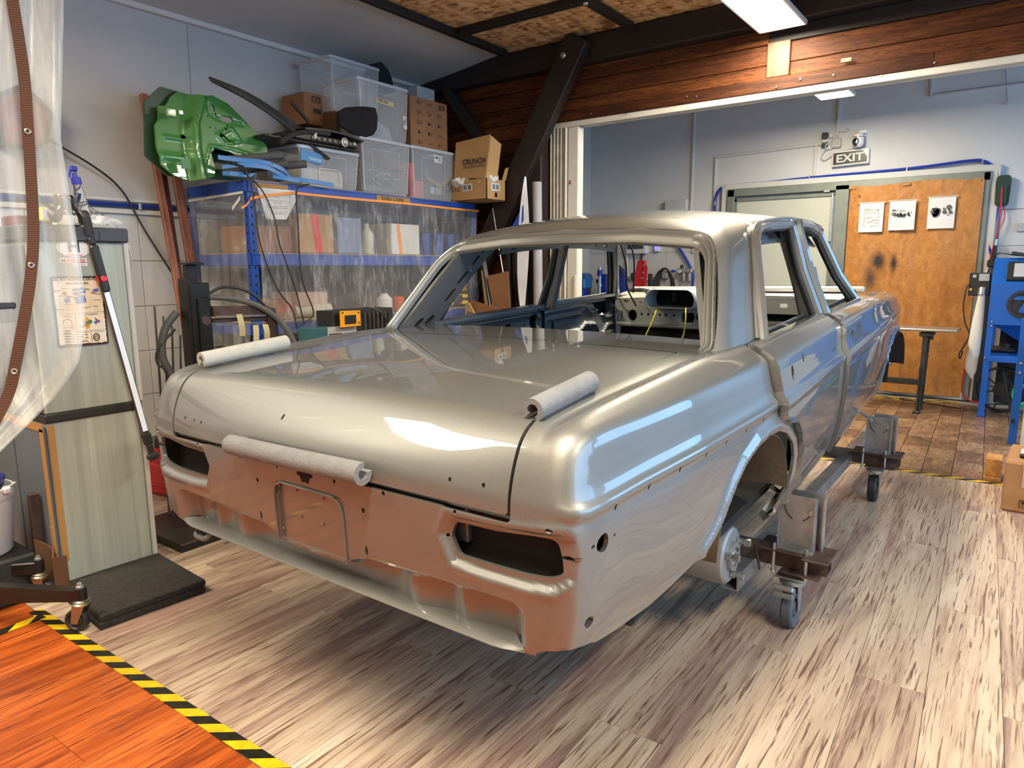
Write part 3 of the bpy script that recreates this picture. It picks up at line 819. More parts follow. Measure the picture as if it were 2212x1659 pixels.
# strip of rear lock hole, deck strip in front of the lid
fw = [side(3.005, .985), side(3.012, .95), side(3.02, .87), side(3.02, .70), side(3.005, .55), side(2.985, .40), side(3.10, .36), side(3.40, .36)] + [side(*p) for p in ARCH_F[1:]]
fw += [side(4.2, .45), side(4.33, .50), side(4.36, .70), side(4.36, .93)] + [topp(.70, 4.33), topp(.60, 4.30), topp(.60, 3.1), topp(.66, 3.02), topp(.70, 3.0)]
skf = Skin(); patch(fw, [], (.04, .016), skf, .012); skf2 = skf.mirrored()
# sill strip under the doors
patch([side(1.36, .36), side(1.40, .40), side(2.2, .405), side(3.0, .395), side(3.08, .36), side(3.08, .335), side(2.0, .335), side(1.36, .335)], [], (.05, .012), sk, .03)
sk.mirror()
body = sk.obj('body_shell', PAINT, car)
skf.obj('front_wing', PAINT, car); skf2.obj('front_wing', PAINT, car)
# deck panel between lid and rear window
dk = Skin()
def dsurf(x, y):
    B = np.stack([x, y, np.full_like(x, .90)], -1); D = np.tile(np.array([0, 0, 1.]), (len(x), 1)); P = solve(body_F, B, D); return P, grad(body_F, P)
patch([(-.656, .10), (-.645, .10), (-.625, .898), (.625, .898), (.645, .10), (.656, .10), (.656, 1.112), (.735, 1.112), (.735, 1.16), (-.735, 1.16), (-.735, 1.112), (-.656, 1.112)], [], (.05, .03), dk, 0, surf=dsurf)
dk.obj('rear_deck', PAINT, car)

# ---- trunk lid
def lidsurf(x, v):
    th = np.clip(v/RHO, 0, PI/2); ov = np.maximum(v-V2, 0)
    B = np.stack([x, YB+ov, ZB+np.minimum(v, 0)], -1); D = np.stack([0*x, -np.cos(th), np.sin(th)], -1)
    P = solve(body_F, B, D); return P, grad(body_F, P)
LZ = .804-ZB; LF = V2+.892-YB
lo = rpoly([(-.647, LZ), (.647, LZ), (.645, 0), (.641, V2+.3), (.622, LF), (-.622, LF), (-.641, V2+.3), (-.645, 0)], [.012, .012, 0, 0, .008, .008, 0, 0], 4)
lh = [circ(sx*a, z-ZB, .0045, .0055, 10) for sx in (-1, 1) for a, z in ((.491, .852), (.582, .855))]+[circ(-.53, .853-ZB, .004, .005, 10), circ(-.135, .905-ZB, .005, .007, 10)]
ls = Skin(); patch(lo, lh, (.03, .012), ls, .014, surf=lidsurf)
lid = ls.obj('trunk_lid', PAINT, car)
# lid inner tray so no light leaks through the gap, and the dark gap channel
mb = MB(); mb.box((0, .52, .93), (1.30, .72, .03), b=.01); mb.box((0, .12, .86), (1.31, .03, .11), b=.005)
part('trunk_inner_panel', mb, DARK, car, local=True)
mb = MB(); mb.box((0, .034, .795), (1.40, .05, .015), b=.004); mb.box((0, .05, .74), (1.0, .02, .1), b=.004)
part('trunk_seal_channel', mb, GREY, car, local=True)
# rear lock hole plate, tow loop, lower flange
mb = MB()
for sx in (-1, 1):
    mb.prism([Vector((x, .0, z)) for x, z in rpoly([(sx*.0, .76), (sx*.012, .757), (sx*.018, .772), (sx*.03, .775), (sx*.03, .783), (sx*.018, .785), (sx*.012, .799), (0, .80)], 0)], (0, -.0118, 0))
part('lock_opening', mb, DARK, car, local=True)
mb = MB()
def fl(u, v):
    x = -.70+1.40*u; ax = abs(x)
    yi = .048*(1-float(sstep(.60, .68, ax)))+.004; yo = -.014+.02*float(sstep(.6, .7, ax))
    y = yi+(yo-yi)*v; return Vector((x, y, .512-.006*v-(.004 if v > .9 else 0)))
mb.sheet(fl, 56, 5, .003)
mb.bar((-.40, -.014, .503), (-.402, -.014, .497), .02, .01)
part('lower_flange', mb, PAINT, car, local=True)
mb = MB(); mb.tube(smooth_path([(-.60, .05, .51), (-.60, .0, .475), (-.57, -.005, .47), (-.54, .0, .475), (-.54, .05, .51)], 5), .009, 8)
part('tow_loop', mb, GREY, car, local=True)
mb = MB()
for sx in (-1, 1):
    mb.tube([(sx*.14, -.012, z) for z in (.57, .70)]+[(sx*.132, -.012, .728), (sx*.105, -.012, .741), (0, -.013, .7415)], .0035, 6)
    for (x, z) in ((.128, .722), (.128, .706), (.128, .60), (.055, .722), (.045, .65)):
        mb.lathe([(0, .003), (.003, .002), (.004, 0)], (sx*x, -.002, z), (0, -1, 0), 8)
part('number_plate_bead', mb, PAINT, car, local=True)

# ---- cavity behind the skin: keeps gaps, lamps and holes dark
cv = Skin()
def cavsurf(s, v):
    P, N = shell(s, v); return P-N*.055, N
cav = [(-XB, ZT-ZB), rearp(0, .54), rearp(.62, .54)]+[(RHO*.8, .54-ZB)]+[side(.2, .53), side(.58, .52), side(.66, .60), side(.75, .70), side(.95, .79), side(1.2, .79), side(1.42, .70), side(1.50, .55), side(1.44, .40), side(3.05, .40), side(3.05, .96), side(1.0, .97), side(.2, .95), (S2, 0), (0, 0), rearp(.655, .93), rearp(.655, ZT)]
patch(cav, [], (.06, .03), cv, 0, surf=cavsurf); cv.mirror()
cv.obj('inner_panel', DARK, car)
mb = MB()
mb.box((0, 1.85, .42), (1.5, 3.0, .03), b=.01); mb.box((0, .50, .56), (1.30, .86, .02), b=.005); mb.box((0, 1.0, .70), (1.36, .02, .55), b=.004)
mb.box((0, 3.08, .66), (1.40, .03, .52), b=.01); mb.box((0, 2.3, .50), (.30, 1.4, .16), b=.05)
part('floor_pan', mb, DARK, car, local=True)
# wheel houses with brown underseal
def arch_liner(sx, y0, ry, rz, zc):
    m = MB()
    def g(u, v):
        a = PI*(1.0-u); xx = .848-.34*v
        return Vector((sx*xx, y0+math.cos(a)*ry+.008*math.sin(11*u+4*v), zc+math.sin(a)*rz+.010*math.sin(14*u)*math.sin(7*v)-.02*v*(1-math.sin(a))))
    m.sheet(g, 30, 8, .004)
    def w(u, v):
        a = PI*(1.0-u); return Vector((sx*(.515+.02*math.sin(8*u)*v), y0+math.cos(a)*ry*(1-v), zc+math.sin(a)*rz*(1-v)))
    m.sheet(w, 26, 6, .004)
    return m
for sx in (-1, 1):
    part('wheel_house', arch_liner(sx, 1.0, .345, .262, .48), UNDER, car, local=True)
    part('wheel_house', arch_liner(sx, 3.78, .345, .25, .47), DARK, car, local=True)
mb = MB()
# ---- doors
def door(outline, handle, name_holes):
    s = Skin(); patch(outline, name_holes, (.03, .0125), s, .034); return s
RD = [(y+.014+(.008 if z < .75 else 0), z-(.008 if .66 < z < .80 else 0)) for y, z in GAP_R[:-1]]+[(1.36, .408)]+[
      (2.052, .408), (2.05, .60), (2.06, .80), (2.075, .90), (2.12, .965), (2.16, 1.003)]
FD = [(2.174, 1.003), (2.133, .965), (2.087, .90), (2.072, .80), (2.062, .60), (2.064, .408), (2.975, .40), (2.995, .55), (3.01, .70), (3.01, .87), (3.0, .95), (2.99, .99)]
def dots(y0, y1, n, z): return [[side(*p) for p in circ(y0+(y1-y0)*i/(n-1), z, .004, .006, 8)] for i in range(n)]
rd = door([side(*p) for p in RD], None, [[side(*p) for p in circ(1.245, .905, .016, .024, 16)], [side(*p) for p in circ(1.40, .925, .010, .012, 12)]]+dots(1.16, 2.0, 6, .812))
fd = door([side(*p) for p in FD], None, [[side(*p) for p in circ(2.245, .90, .016, .024, 16)], [side(*p) for p in circ(2.40, .92, .010, .012, 12)]]+dots(2.14, 2.93, 6, .812))
def hinge(px, py, a):
    return Matrix.Translation((px, py, 0)) @ Matrix.Rotation(a, 4, 'Z') @ Matrix.Translation((-px, -py, 0))
HR = hinge(.83, 2.06, math.radians(1.7)); HF = hinge(.83, 2.98, math.radians(1.1))
# ---- greenhouse implicit field
def zroof(x, y): return 1.466-.060*((y-1.98)/.75)**2-.062*(x/.64)**2
def house_F(x, y, z):
    ax = np.abs(x)
    fx = ax-(.745-(z-1.0)*.33-.015*((y-1.9)/.9)**2*sstep(2.2, 3.0, y))
    fy = (.943+(z-.998)*.88-.012*(1-(ax/.72)**2))-y
    fy2 = y-(3.06-(z-.98)*.76+.05*(1-(ax/.7)**2))
    f = smax(fx, fy, .10); f = smax(f, fy2, .10)
    return smax(f, z-zroof(x, y), .10)
GX, GY, GZ = .48, 1.42, 1.32
RHG = .20; S2G = V2G = RHG*PI/2
def hbase(s, v):
    s = np.asarray(s, float); v = np.asarray(v, float)
    ph = np.clip(s/RHG, 0, PI/2); th = np.clip(v/RHG, 0, PI/2); ov = np.maximum(v-V2G, 0)
    rear = s < 0; sd = s > S2G
    bx = np.where(rear, GX+s, GX); by = np.where(sd, GY+s-S2G, GY); bz = GZ+np.minimum(v, 0)
    hx = np.sin(ph); hy = -np.cos(ph)
    bx = np.where(sd, bx-ov, bx); by = np.where(~sd, by+ov, by)
    return np.stack([bx, by, bz], -1), np.stack([hx*np.cos(th), hy*np.cos(th), np.sin(th)], -1)
def house(s, v):
    B, D = hbase(s, v); P = solve(house_F, B, D, .9); return P, grad(house_F, P)
def hinv(p):
    x, y, z = p
    if x < GX and y < GY or (x < GX and y >= GY and False): s = x-GX; hd = GY-y
    elif y < GY: s = RHG*math.atan2(x-GX, GY-y); hd = math.hypot(x-GX, GY-y)
    else: s = S2G+y-GY; hd = x-GX
    v = z-GZ if z < GZ else RHG*math.atan2(z-GZ, max(hd, 1e-6))
    return s, v
WB, WT = .998, 1.394
def winpoly(inset_side, inset_top, inset_bot, r=.10):
    b = WB+inset_bot; t = WT-inset_top
    xb = .726-(b-WB)*.30-inset_side; xt = .726-(t-WB)*.30-inset_side
    pts = [(-xb, b), (-.3, b), (.3, b), (xb, b), (xt, t-.016), (.3, t+.006), (0, t+.010), (-.3, t+.006), (-xt, t-.016)]
    return rpoly(pts, [.035, 0, 0, .035, r, 0, 0, 0, r], 8)
def onhouse(x, z):
    y = min(.943+(z-.998)*.88, 1.262)
    return (abs(x), y, z)
GUT = smooth_path([(.745, 1.262, 1.003), (.712, 1.335, 1.10), (.681, 1.415, 1.20), (.646, 1.50, 1.305), (.626, 1.565, 1.360), (.617, 1.65, 1.384), (.612, 1.8, 1.395), (.61, 2.06, 1.402), (.603, 2.4, 1.392), (.595, 2.68, 1.368), (.588, 2.77, 1.35)], 3)
hs = Skin()
wh = [(x, z) for x, z in winpoly(0, 0, 0) if x >= -1e-9]
wh = sorted([p for p in wh if p[1] < 1.2 or p[0] > .35], key=lambda p: 0)
# outline of the right half of roof + C pillar in (s,v)
win_half = [hinv(onhouse(x, z)) for x, z in winpoly(0, 0, 0) if x > 1e-6]
i0 = max(range(len(win_half)), key=lambda i: 0)
out = [(-GX, win_half[-1][1])]                                # centre of the rear window header
out += [q for q in win_half[::-1]][0:0]
hdr = [q for q in win_half]                                    # starts bottom (.3,WB) .. up the side .. to the header
hdr = [q for q in hdr if not (q[1] < -.30 and q[0] < -.06)]
out = [(-GX, hinv(onhouse(0.0, WT+.010))[1])] + hdr[::-1]
out += [hinv((.735, .952, .992)), hinv((.748, 1.10, .992))]
out += [hinv(tuple(p)) for p in GUT]
out += [(S2G+2.77-GY, V2G+.0), (S2G+2.775-GY, V2G+.24), (S2G+2.79-GY, V2G+GX-1e-4), (S2G, V2G+GX-1e-4), (S2G, V2G), (S2G*.5, V2G), (0, V2G), (-GX, V2G)]
patch(out, [], (.025, .018), hs, .012, surf=house)
# middle strip of roof behind/over the fan axis: x in 0..GX, from the rear header forward to y=GY handled by the fan; roof ahead by the side fan
hs.mirror()
hs.obj('roof_and_pillars', PAINT, car)
# stepped rear window frame
prof = [(0, 0), (.06, -.004), (.13, -.006), (.20, .003), (.32, .002), (.40, -.009), (.52, -.011), (.60, -.003), (.74, -.005), (.82, -.016), (1.0, -.018), (1.0, -.030)]
fs = Skin(); loops = []
for t, dpt in prof:
    L = winpoly(.046*t, .054*t, .014*t, .10-.035*t)
    q = [hinv(onhouse(x, z)) for x, z in L]
    P, N = house(np.array([a for a, b in q]), np.array([b for a, b in q]))
    P = P.copy(); sg = np.array([1 if x >= 0 else -1 for x, z in L]); P[:, 0] *= sg; N[:, 0] *= sg
    loops.append((P+N*dpt))
mb = MB(); n = len(loops[0]); vs = [tuple(p) for L in loops for p in L]; fcs = []
for k in range(len(loops)-1):
    for i in range(n): fcs.append((k*n+i, k*n+(i+1) % n, (k+1)*n+(i+1) % n, (k+1)*n+i))
mb.add(vs, fcs); part('rear_window_frame', mb, PAINT, car, local=True, angle=50)
mb = MB()
for L in (winpoly(.008, .008, .004, .098),):
    q = [(x, z) for x, z in resample(L, (.11, .075)) if abs(abs(x)-.72+(z-.998)*.3) < .02 and 1.02 < z < 1.30 or z > 1.36 and abs(x) < .5]
    uv = [hinv(onhouse(x, z)) for x, z in q]
    P_, N_ = house(np.array([a for a, b in uv]), np.array([b for a, b in uv]))
    for i in range(len(q)):
        sg = 1 if q[i][0] >= 0 else -1
        mb.lathe([(0, .001), (.002, .0008), (.0025, -.002)], (P_[i][0]*sg, P_[i][1], P_[i][2]-.004), (N_[i][0]*sg, N_[i][1], N_[i][2]), 6)
part('clip_screws', mb, DARK, car, local=True)['kind'] = 'stuff'
# drip moulding along the door opening
def rail(mb, path, w, h, nrm):
    """flat strip of width w along the path, standing out along nrm by h"""
    mb.tube(path, w/2, 6, flat=h/w)
for sx in (1, -1):
    mb = MB(); mb.tube([(sx*(p[0]+.006), p[1], p[2]+.002) for p in GUT], .010, 8)
    part('drip_moulding', mb, PAINT, car, local=True)
# inner frames: A, B pillars and rails in grey paint
INNER = GREY
for sx in (1, -1):
    mb = MB()
    mb.tube(smooth_path([(sx*.69, 2.2, .98), (sx*.645, 2.2, 1.15), (sx*.58, 2.19, 1.36)], 6), .026, 8, flat=1.7)
    part('b_pillar', mb, INNER, car, local=True)
    mb = MB()
    mb.tube(smooth_path([(sx*.72, 3.05, .94), (sx*.665, 2.93, 1.10), (sx*.575, 2.765, 1.325)], 6), .026, 8)
    mb.tube([(sx*.765, 3.03, .96), (sx*.755, 3.05, .45)], .045, 8)
    part('a_pillar', mb, INNER, car, local=True)
    # roof rail inner panel with holes
    R = Skin()
    def rs(u, v):
        x = -(.602-.0*v); P = np.stack([np.full_like(u, sx*.570)-sx*(.05*v), u, 1.305+.065*v-.045*((u-2.05)/.75)**2], -1)
        return P, np.tile(np.array([-sx*1., 0, -.3]), (len(u), 1))/1.044
    patch([(1.60, 0), (2.72, 0), (2.72, 1), (1.60, 1)], [slot(a, .45, .05, .38) for a in (1.70, 1.85, 2.05, 2.30, 2.48, 2.60)]+[circ(a, .7, .006, .09, 8) for a in (1.78, 1.95, 2.2)], (.06, .25), R, .012, surf=rs)
    R.obj('roof_rail_panel', INNER, car)
    # inner C pillar with slots
    C = Skin()
    c00, c10, c01, c11 = [np.array(p) for p in ((.665, .985, .985), (.705, 1.275, .985), (.515, 1.27, 1.325), (.555, 1.58, 1.345))]
    def cs(a, b):
        P = (c00*(1-a)[:, None]+c10*a[:, None])*(1-b)[:, None]+(c01*(1-a)[:, None]+c11*a[:, None])*b[:, None]
        P = P*np.array([sx, 1, 1]); return P, np.tile(np.array([-sx*.93, -.25, -.25]), (len(a), 1))
    def rslot(cx, cy, w, h, rot):
        return [(cx+(x*math.cos(rot)-y*math.sin(rot)), cy+(x*math.sin(rot)+y*math.cos(rot))) for x, y in slot(0, 0, w, h)]
    patch([(0, 0), (1, 0), (1.0, .3), (.97, .6), (1.0, .85), (1.12, 1), (.5, 1.02), (0, 1)], [rslot(.72, .39, .09, .16, -.1), rslot(.685, .60, .09, .16, -.1), rslot(.67, .80, .09, .15, -.1), rslot(.70, .945, .10, .09, -.1), circ(.42, .09, .075, .055, 14), circ(.68, .10, .085, .055, 14)], (.1, .06), C, .02, surf=cs)
    C.obj('c_pillar_inner', INNER, car)
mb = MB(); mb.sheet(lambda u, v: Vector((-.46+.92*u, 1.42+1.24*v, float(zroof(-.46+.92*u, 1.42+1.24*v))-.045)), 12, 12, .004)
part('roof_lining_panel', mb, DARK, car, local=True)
mb = MB(); mb.box((0, 2.73, 1.35), (1.14, .07, .05), b=.012)
part('roof_cross_member', mb, INNER, car, local=True)
# ---- doors with their window frames
def door_thing(side_sk, name, M, fr, belt, lab):
    root = side_sk
def frame_loop(mb, path, w, d):
    mb.tube(path, w/2, 8, flat=d/w)
FR = [(.744, 1.275, .985), (.708, 1.35, 1.10), (.675, 1.428, 1.20), (.638, 1.515, 1.30), (.622, 1.57, 1.345), (.614, 1.64, 1.366), (.609, 1.8, 1.378), (.607, 2.08, 1.383), (.608, 2.17, 1.374), (.66, 2.19, 1.18), (.738, 2.185, .985)]
FF = [(.742, 2.215, .985), (.664, 2.215, 1.18), (.610, 2.20, 1.370), (.606, 2.26, 1.381), (.600, 2.45, 1.374), (.590, 2.66, 1.348), (.592, 2.72, 1.33), (.66, 2.87, 1.13), (.738, 3.0, .975)]
def build_door(sk_, FRM, ymin, ymax, sx, M, nm):
    s = sk_ if sx > 0 else sk_.mirrored()
    if M is not None and sx > 0: s = s.xf(M)
    d = s.obj(nm, PAINT, car)
    T = (lambda p: tuple((M @ Vector(p)) if (M is not None and sx > 0) else Vector((sx*p[0], p[1], p[2]))))
    P = [Vector(p) for p in FRM]
    mb = MB(); pts = [P[0]]+smooth_path(P[1:-1], 3)+[P[-1]]
    mb.tube([T(p) for p in pts], .021, 8, flat=1.0)
    part('window_frame', mb, PAINT if sx > 0 else INNER, d, local=True)
    mb = MB(); mb.tube([T((p.x-.018, p.y, p.z-.004)) for p in pts], .024, 8, flat=.8)
    mb.tube([T((p.x-.006, p.y+(.035 if p.y < (ymin+ymax)/2 else -.035)*(1 if p.z < 1.33 else .3), p.z-.020)) for p in pts], .008, 6)
    part('window_channel', mb, mat('dark_window_channel', (.05, .052, .055), .5, .4, .1, 10), d, local=True)
    # belt ledge with slot
    mb = MB()
    for o_, w_ in ((.0, .012), (-.065, .010)): mb.bar(T((.757+o_, ymin+.06, .995)), T((.757+o_-.004, ymax-.03, .992)), w_, .022, b=.003)
    part('belt_ledge', mb, PAINT if sx > 0 else INNER, d, local=True)
    return d
rdR = build_door(rd, FR, 1.20, 2.18, 1, HR, 'rear_door'); fdR = build_door(fd, FF, 2.20, 3.0, 1, HF, 'front_door')
rdL = build_door(rd, FR, 1.2, 2.18, -1, None, 'rear_door'); fdL = build_door(fd, FF, 2.20, 3.0, -1, None, 'front_door')
# inner panels of the left doors (seen through the rear window)
def bead(d, w, h): return h*np.exp(-(d/w)**2)
def inner_panel(y0, y1, holes, feats, par, nm):
    S = Skin()
    def surf(y, z):
        def X(y, z):
            e = np.zeros_like(y)
            for kind, pl, w, h in feats:
                if kind == 'bead': e += bead(segdist(y, z, pl), w, h)
                elif kind == 'rec':
                    ip = inpoly(y, z, pl); dd = segdist(y, z, pl, True)*np.where(ip, 1, -1); e += h*sstep(-w, w, dd)
            return -(.735+.03*sstep(.985, .93, z)*0+.02*sstep(.93, .99, z))+e
        e_ = .002; P = np.stack([X(y, z), y+.12-.04*(y>2.1), z], -1)
        gy = (X(y+e_, z)-X(y-e_, z))/(2*e_); gz = (X(y, z+e_)-X(y, z-e_))/(2*e_)
        N = np.stack([np.ones_like(y), -gy, -gz], -1); N /= np.linalg.norm(N, axis=1, keepdims=True); return P, N
    S.sh = .12
    patch(rpoly([(y0, .45), (y1, .45), (y1, .99), (y0, .99)], .03, 3), holes, (.016, .012), S, .02, surf=surf)
    return S.obj(nm, INNER, par)
inner_panel(1.14, 2.07, [slot(1.98, .90, .06, .12), slot(1.40, .905, .03, .012), slot(1.75, .91, .05, .025), circ(1.55, .915, .008), slot(1.30, .90, .02, .012), slot(1.62, .86, .04, .02), slot(1.80, .86, .03, .015), circ(1.9, .905, .006)],
            [('bead', [(1.16, .955), (2.0, .955), (2.04, .93)], .016, .022), ('rec', [(1.35, .60), (1.90, .60), (1.90, .87), (1.35, .87)], .012, -.014), ('bead', [(1.5, .875), (1.55, .895), (1.66, .895), (1.7, .875)], .010, .018), ('bead', [(1.98, .6), (2.03, .65), (2.03, .86), (1.98, .87), (1.7, .855)], .012, .02)], rdL, 'inner_panel')
inner_panel(2.14, 2.99, [rpoly([(2.66, .985), (2.92, .985), (2.92, .90), (2.86, .87), (2.76, .87), (2.70, .94)], .01, 2), circ(2.24, .86, .016, .026, 14), slot(2.21, .79, .05, .04), circ(2.80, .69, .022, .04, 14), circ(2.90, .69, .035, .06, 14), slot(2.58, .80, .03, .01), slot(2.63, .82, .03, .01), circ(2.45, .88, .006), circ(2.55, .63, .008)],
            [('bead', [(2.16, .955), (2.60, .955)], .02, .02), ('bead', [(2.18, .905), (2.50, .905), (2.58, .93), (2.66, .90), (2.74, .91), (2.84, .85), (2.95, .85)], .010, .02), ('bead', [(2.18, .765), (2.45, .775), (2.58, .835), (2.7, .82), (2.74, .76), (2.80, .75), (2.86, .80), (2.96, .80)], .012, .026), ('bead', [(2.30, .66), (2.46, .69), (2.54, .735), (2.64, .72), (2.72, .70)], .014, .026), ('bead', [(2.74, .60), (2.77, .72), (2.84, .745), (2.96, .745)], .012, .022), ('rec', [(2.2, .80), (2.5, .82), (2.5, .89), (2.2, .89)], .01, -.012)], fdL, 'inner_panel')
# ---- dashboard
D = Skin()
def ds(x, z):
    y = 3.0+.02*sstep(.905, .895, z)-.01*np.exp(-((z-.90)/.006)**2)
    return np.stack([x, y, z], -1), np.tile(np.array([0, -1., .05]), (len(x), 1))
dh = [circ(-.585, .858, .032, .036, 16), [(-.245, .885), (-.175, .885), (-.165, .86), (-.175, .825), (-.245, .825), (-.255, .86)], slot(-.66, .86, .010, .05), slot(-.62, .95, .04, .02), slot(-.47, .95, .045, .014), slot(-.12, .945, .035, .025), circ(-.18, .94, .009), circ(-.155, .932, .006), slot(-.148, .862, .025, .04), slot(-.10, .865, .06, .055)]
dh += [circ(a, .866, .008, .010, 8) for a in (-.52, -.475, -.435, -.395, -.355, -.30)]+[circ(a, .945, .007, .008, 8) for a in (-.56, -.52)]
dh += [slot(.18, .95, .05, .02), slot(.36, .945, .05, .025), slot(.55, .95, .05, .02), [(.05, .895), (.62, .895), (.62, .83), (.05, .83)]]
patch([(-.70, .805), (.70, .805), (.70, .98), (.40, 1.0), (-.05, 1.0), (-.70, .965)], dh, (.03, .015), D, .02, surf=ds)
dash = D.obj('dashboard', PRIMER, car)
mb = MB()
mb.sheet(lambda u, v: Vector((-.70+1.40*u, 3.0+.26*v, .985-.02*(1-u)*(1-v)+.02*math.sin(PI*v))), 12, 5, .006)
mb.bar((-.72, 3.30, 1.005), (.72, 3.30, 1.02), .05, .03, b=.008)
part('scuttle_panel', mb, PRIMER, dash, local=True)
mb = MB(); mb.bar((-.68, 3.16, 1.0), (.70, 3.16, 1.01), .06, .035, b=.01); mb.lathe([(0, .012), (.02, .01), (.025, 0)], (.42, 3.12, 1.01), (0, -1, 0), 12)
part('wiper_linkage', mb, mat('black_satin', (.02, .02, .022), .45, 0, .1, 10), dash, local=True)
mb = MB(); mb.bar((-.70, 3.02, .80), (.70, 3.02, .80), .05, .03, b=.01); mb.bar((.0, 3.02, .84), (.66, 3.02, .845), .02, .02, b=.004)
part('lower_rail', mb, PRIMER, dash, local=True)
# instrument hood with the two arms
def hood(r0, r1):
    return rpoly([(-.145, -.052), (.145, -.052), (.16, .0), (.13, .058), (-.13, .058), (-.16, .0)], .03, 5)
hp = hood(0, 0); cx, cz = -.262, .978
hb = MB(); m = len(hp); vs = []; fcs = []
for (k, yy) in ((1.0, 2.86), (1.06, 2.87), (1.06, 3.02), (.96, 2.865), (.93, 3.0)):
    vs += [(cx+x*k, yy, cz+z*k) for x, z in hp]
for a, b in ((0, 1), (1, 2), (0, 3), (3, 4)):
    for i in range(m): fcs.append((a*m+i, a*m+(i+1) % m, b*m+(i+1) % m, b*m+i))
hb.add(vs, fcs)
hb.prism([(cx-.15, 2.95, cz-.02), (cx-.15, 2.95, cz+.05), (cx-.235, 2.93, cz+.065), (cx-.19, 2.95, cz+.02)], (0, .05, 0))
cl = part('instrument_hood', hb, mat('pale_grey_plastic', (.42, .43, .42), .5, 0, .05, 10), dash, local=True)
mb = MB(); mb.prism([(cx+x*.93, 2.99, cz+z*.93) for x, z in hp], (0, .01, 0)); part('hood_cavity', mb, DARK, cl, local=True)
mb = MB(); mb.box((cx, 2.93, cz+.015), (.024, .004, .055), b=.002); part('hood_bracket', mb, mat('dark_bracket', (.04, .04, .045), .5, .3), cl, local=True)
YEL = mat('yellow_wire', (.85, .72, .06), .45, 0, .05)
for pts in ([(-.355, 2.90, .925), (-.338, 2.83, .90), (-.345, 2.79, .84), (-.365, 2.75, .76), (-.37, 2.72, .66)], [(-.17, 2.90, .93), (-.15, 2.84, .925), (-.135, 2.80, .86), (-.145, 2.78, .76), (-.20, 2.72, .68), (-.23, 2.70, .62)]):
    mb = MB(); mb.tube(smooth_path(pts, 5), .0042, 6); part('yellow_wire', mb, YEL, car, local=True)
BW = mat('black_wire', (.02, .02, .02), .5, 0, .1)
for pts in ([(-.53, 2.72, 1.36), (-.50, 2.76, 1.2), (-.52, 2.82, 1.05), (-.50, 2.90, .93)], [(-.53, 2.70, 1.36), (-.45, 2.72, 1.30), (-.44, 2.75, 1.2), (-.48, 2.82, 1.02)], [(-.42, 2.70, 1.37), (-.44, 2.73, 1.30)],
            [(-.66, 2.9, .70), (-.5, 2.8, .76), (-.4, 2.75, .70)], [(-.60, 2.85, .62), (-.45, 2.8, .72), (-.3, 2.8, .66)], [(-.55, 2.85, .75), (-.50, 2.8, .62), (-.42, 2.75, .58)]):
    mb = MB(); mb.tube(smooth_path(pts, 5), .005, 6); part('black_wire', mb, BW, car, local=True)
# masking tape on the C pillar
mb = MB(); TAPE = mat('masking_tape', (.42, .42, .22), .8, 0, .15, 20)
mb.sheet(lambda u, v: Vector((-.578-.02*u+.012*v+.0, 1.375+.05*u, 1.24+.085*v-.02*u+.006*math.sin(7*u+5*v))), 5, 6, .002)
mb.sheet(lambda u, v: Vector((-.590+.01*v, 1.34+.04*u, 1.25+.02*v-.02*u)), 3, 3, .002)
part('tape_patch', mb, TAPE, car, local=True)
# ---- rear hub hanging in the arch, rear axle
for sx in (1, -1):
    mb = MB(); HY, HZ = 1.09, .300
    mb.lathe([(.0, -.21), (.13, -.21), (.145, -.205), (.145, -.195), (.135, -.195), (.120, -.19), (.085, -.185), (.083, -.18), (.096, -.175), (.098, -.02), (.094, -.006), (.086, 0), (.050, 0), (.050, .004), (.048, .012), (.032, .012), (.030, .004), (0, .004)], (sx*.745, HY, HZ), (sx, 0, 0), 40)
    hub = part('brake_hub', mb, mat('hub_grey_paint', (.30, .32, .33), .45, .5, .08, 20), car, local=True)
    mb = MB(); mb.lathe([(.130, -.245), (.158, -.24), (.160, -.205), (.150, -.2), (.125, -.2)], (sx*.745, HY, HZ), (sx, 0, 0), 40); part('dust_shield', mb, BLACKR, hub, local=True)
    mb = MB(); mb.lathe([(.024, .016), (.032, .014), (.033, -.002), (.024, -.002), (.024, .016)], (sx*.745, HY, HZ), (sx, 0, 0), 20); part('hub_ring', mb, mat('chrome', (.6, .6, .6), .15, 1, .02), hub, local=True)
    for a in (.6, 2.75, 4.6):
        mb = MB(); py, pz = HY+.062*math.cos(a), HZ+.062*math.sin(a)
        mb.lathe([(.0, 0), (.012, 0), (.012, .014), (.007, .015), (.007, .022), (.013, .023), (.013, .042), (0, .042)], (sx*.747, py, pz), (sx, 0, 0), 6)
        part('wheel_bolt', mb, STEEL, hub, local=True)
mb = MB(); mb.tube([(-.56, 1.06, .36), (0, .98, .42), (.56, 1.06, .36)], .035, 10); mb.box((0, .98, .40), (.30, .22, .18), b=.05)
part('rear_axle', mb, DARK, car, local=True)
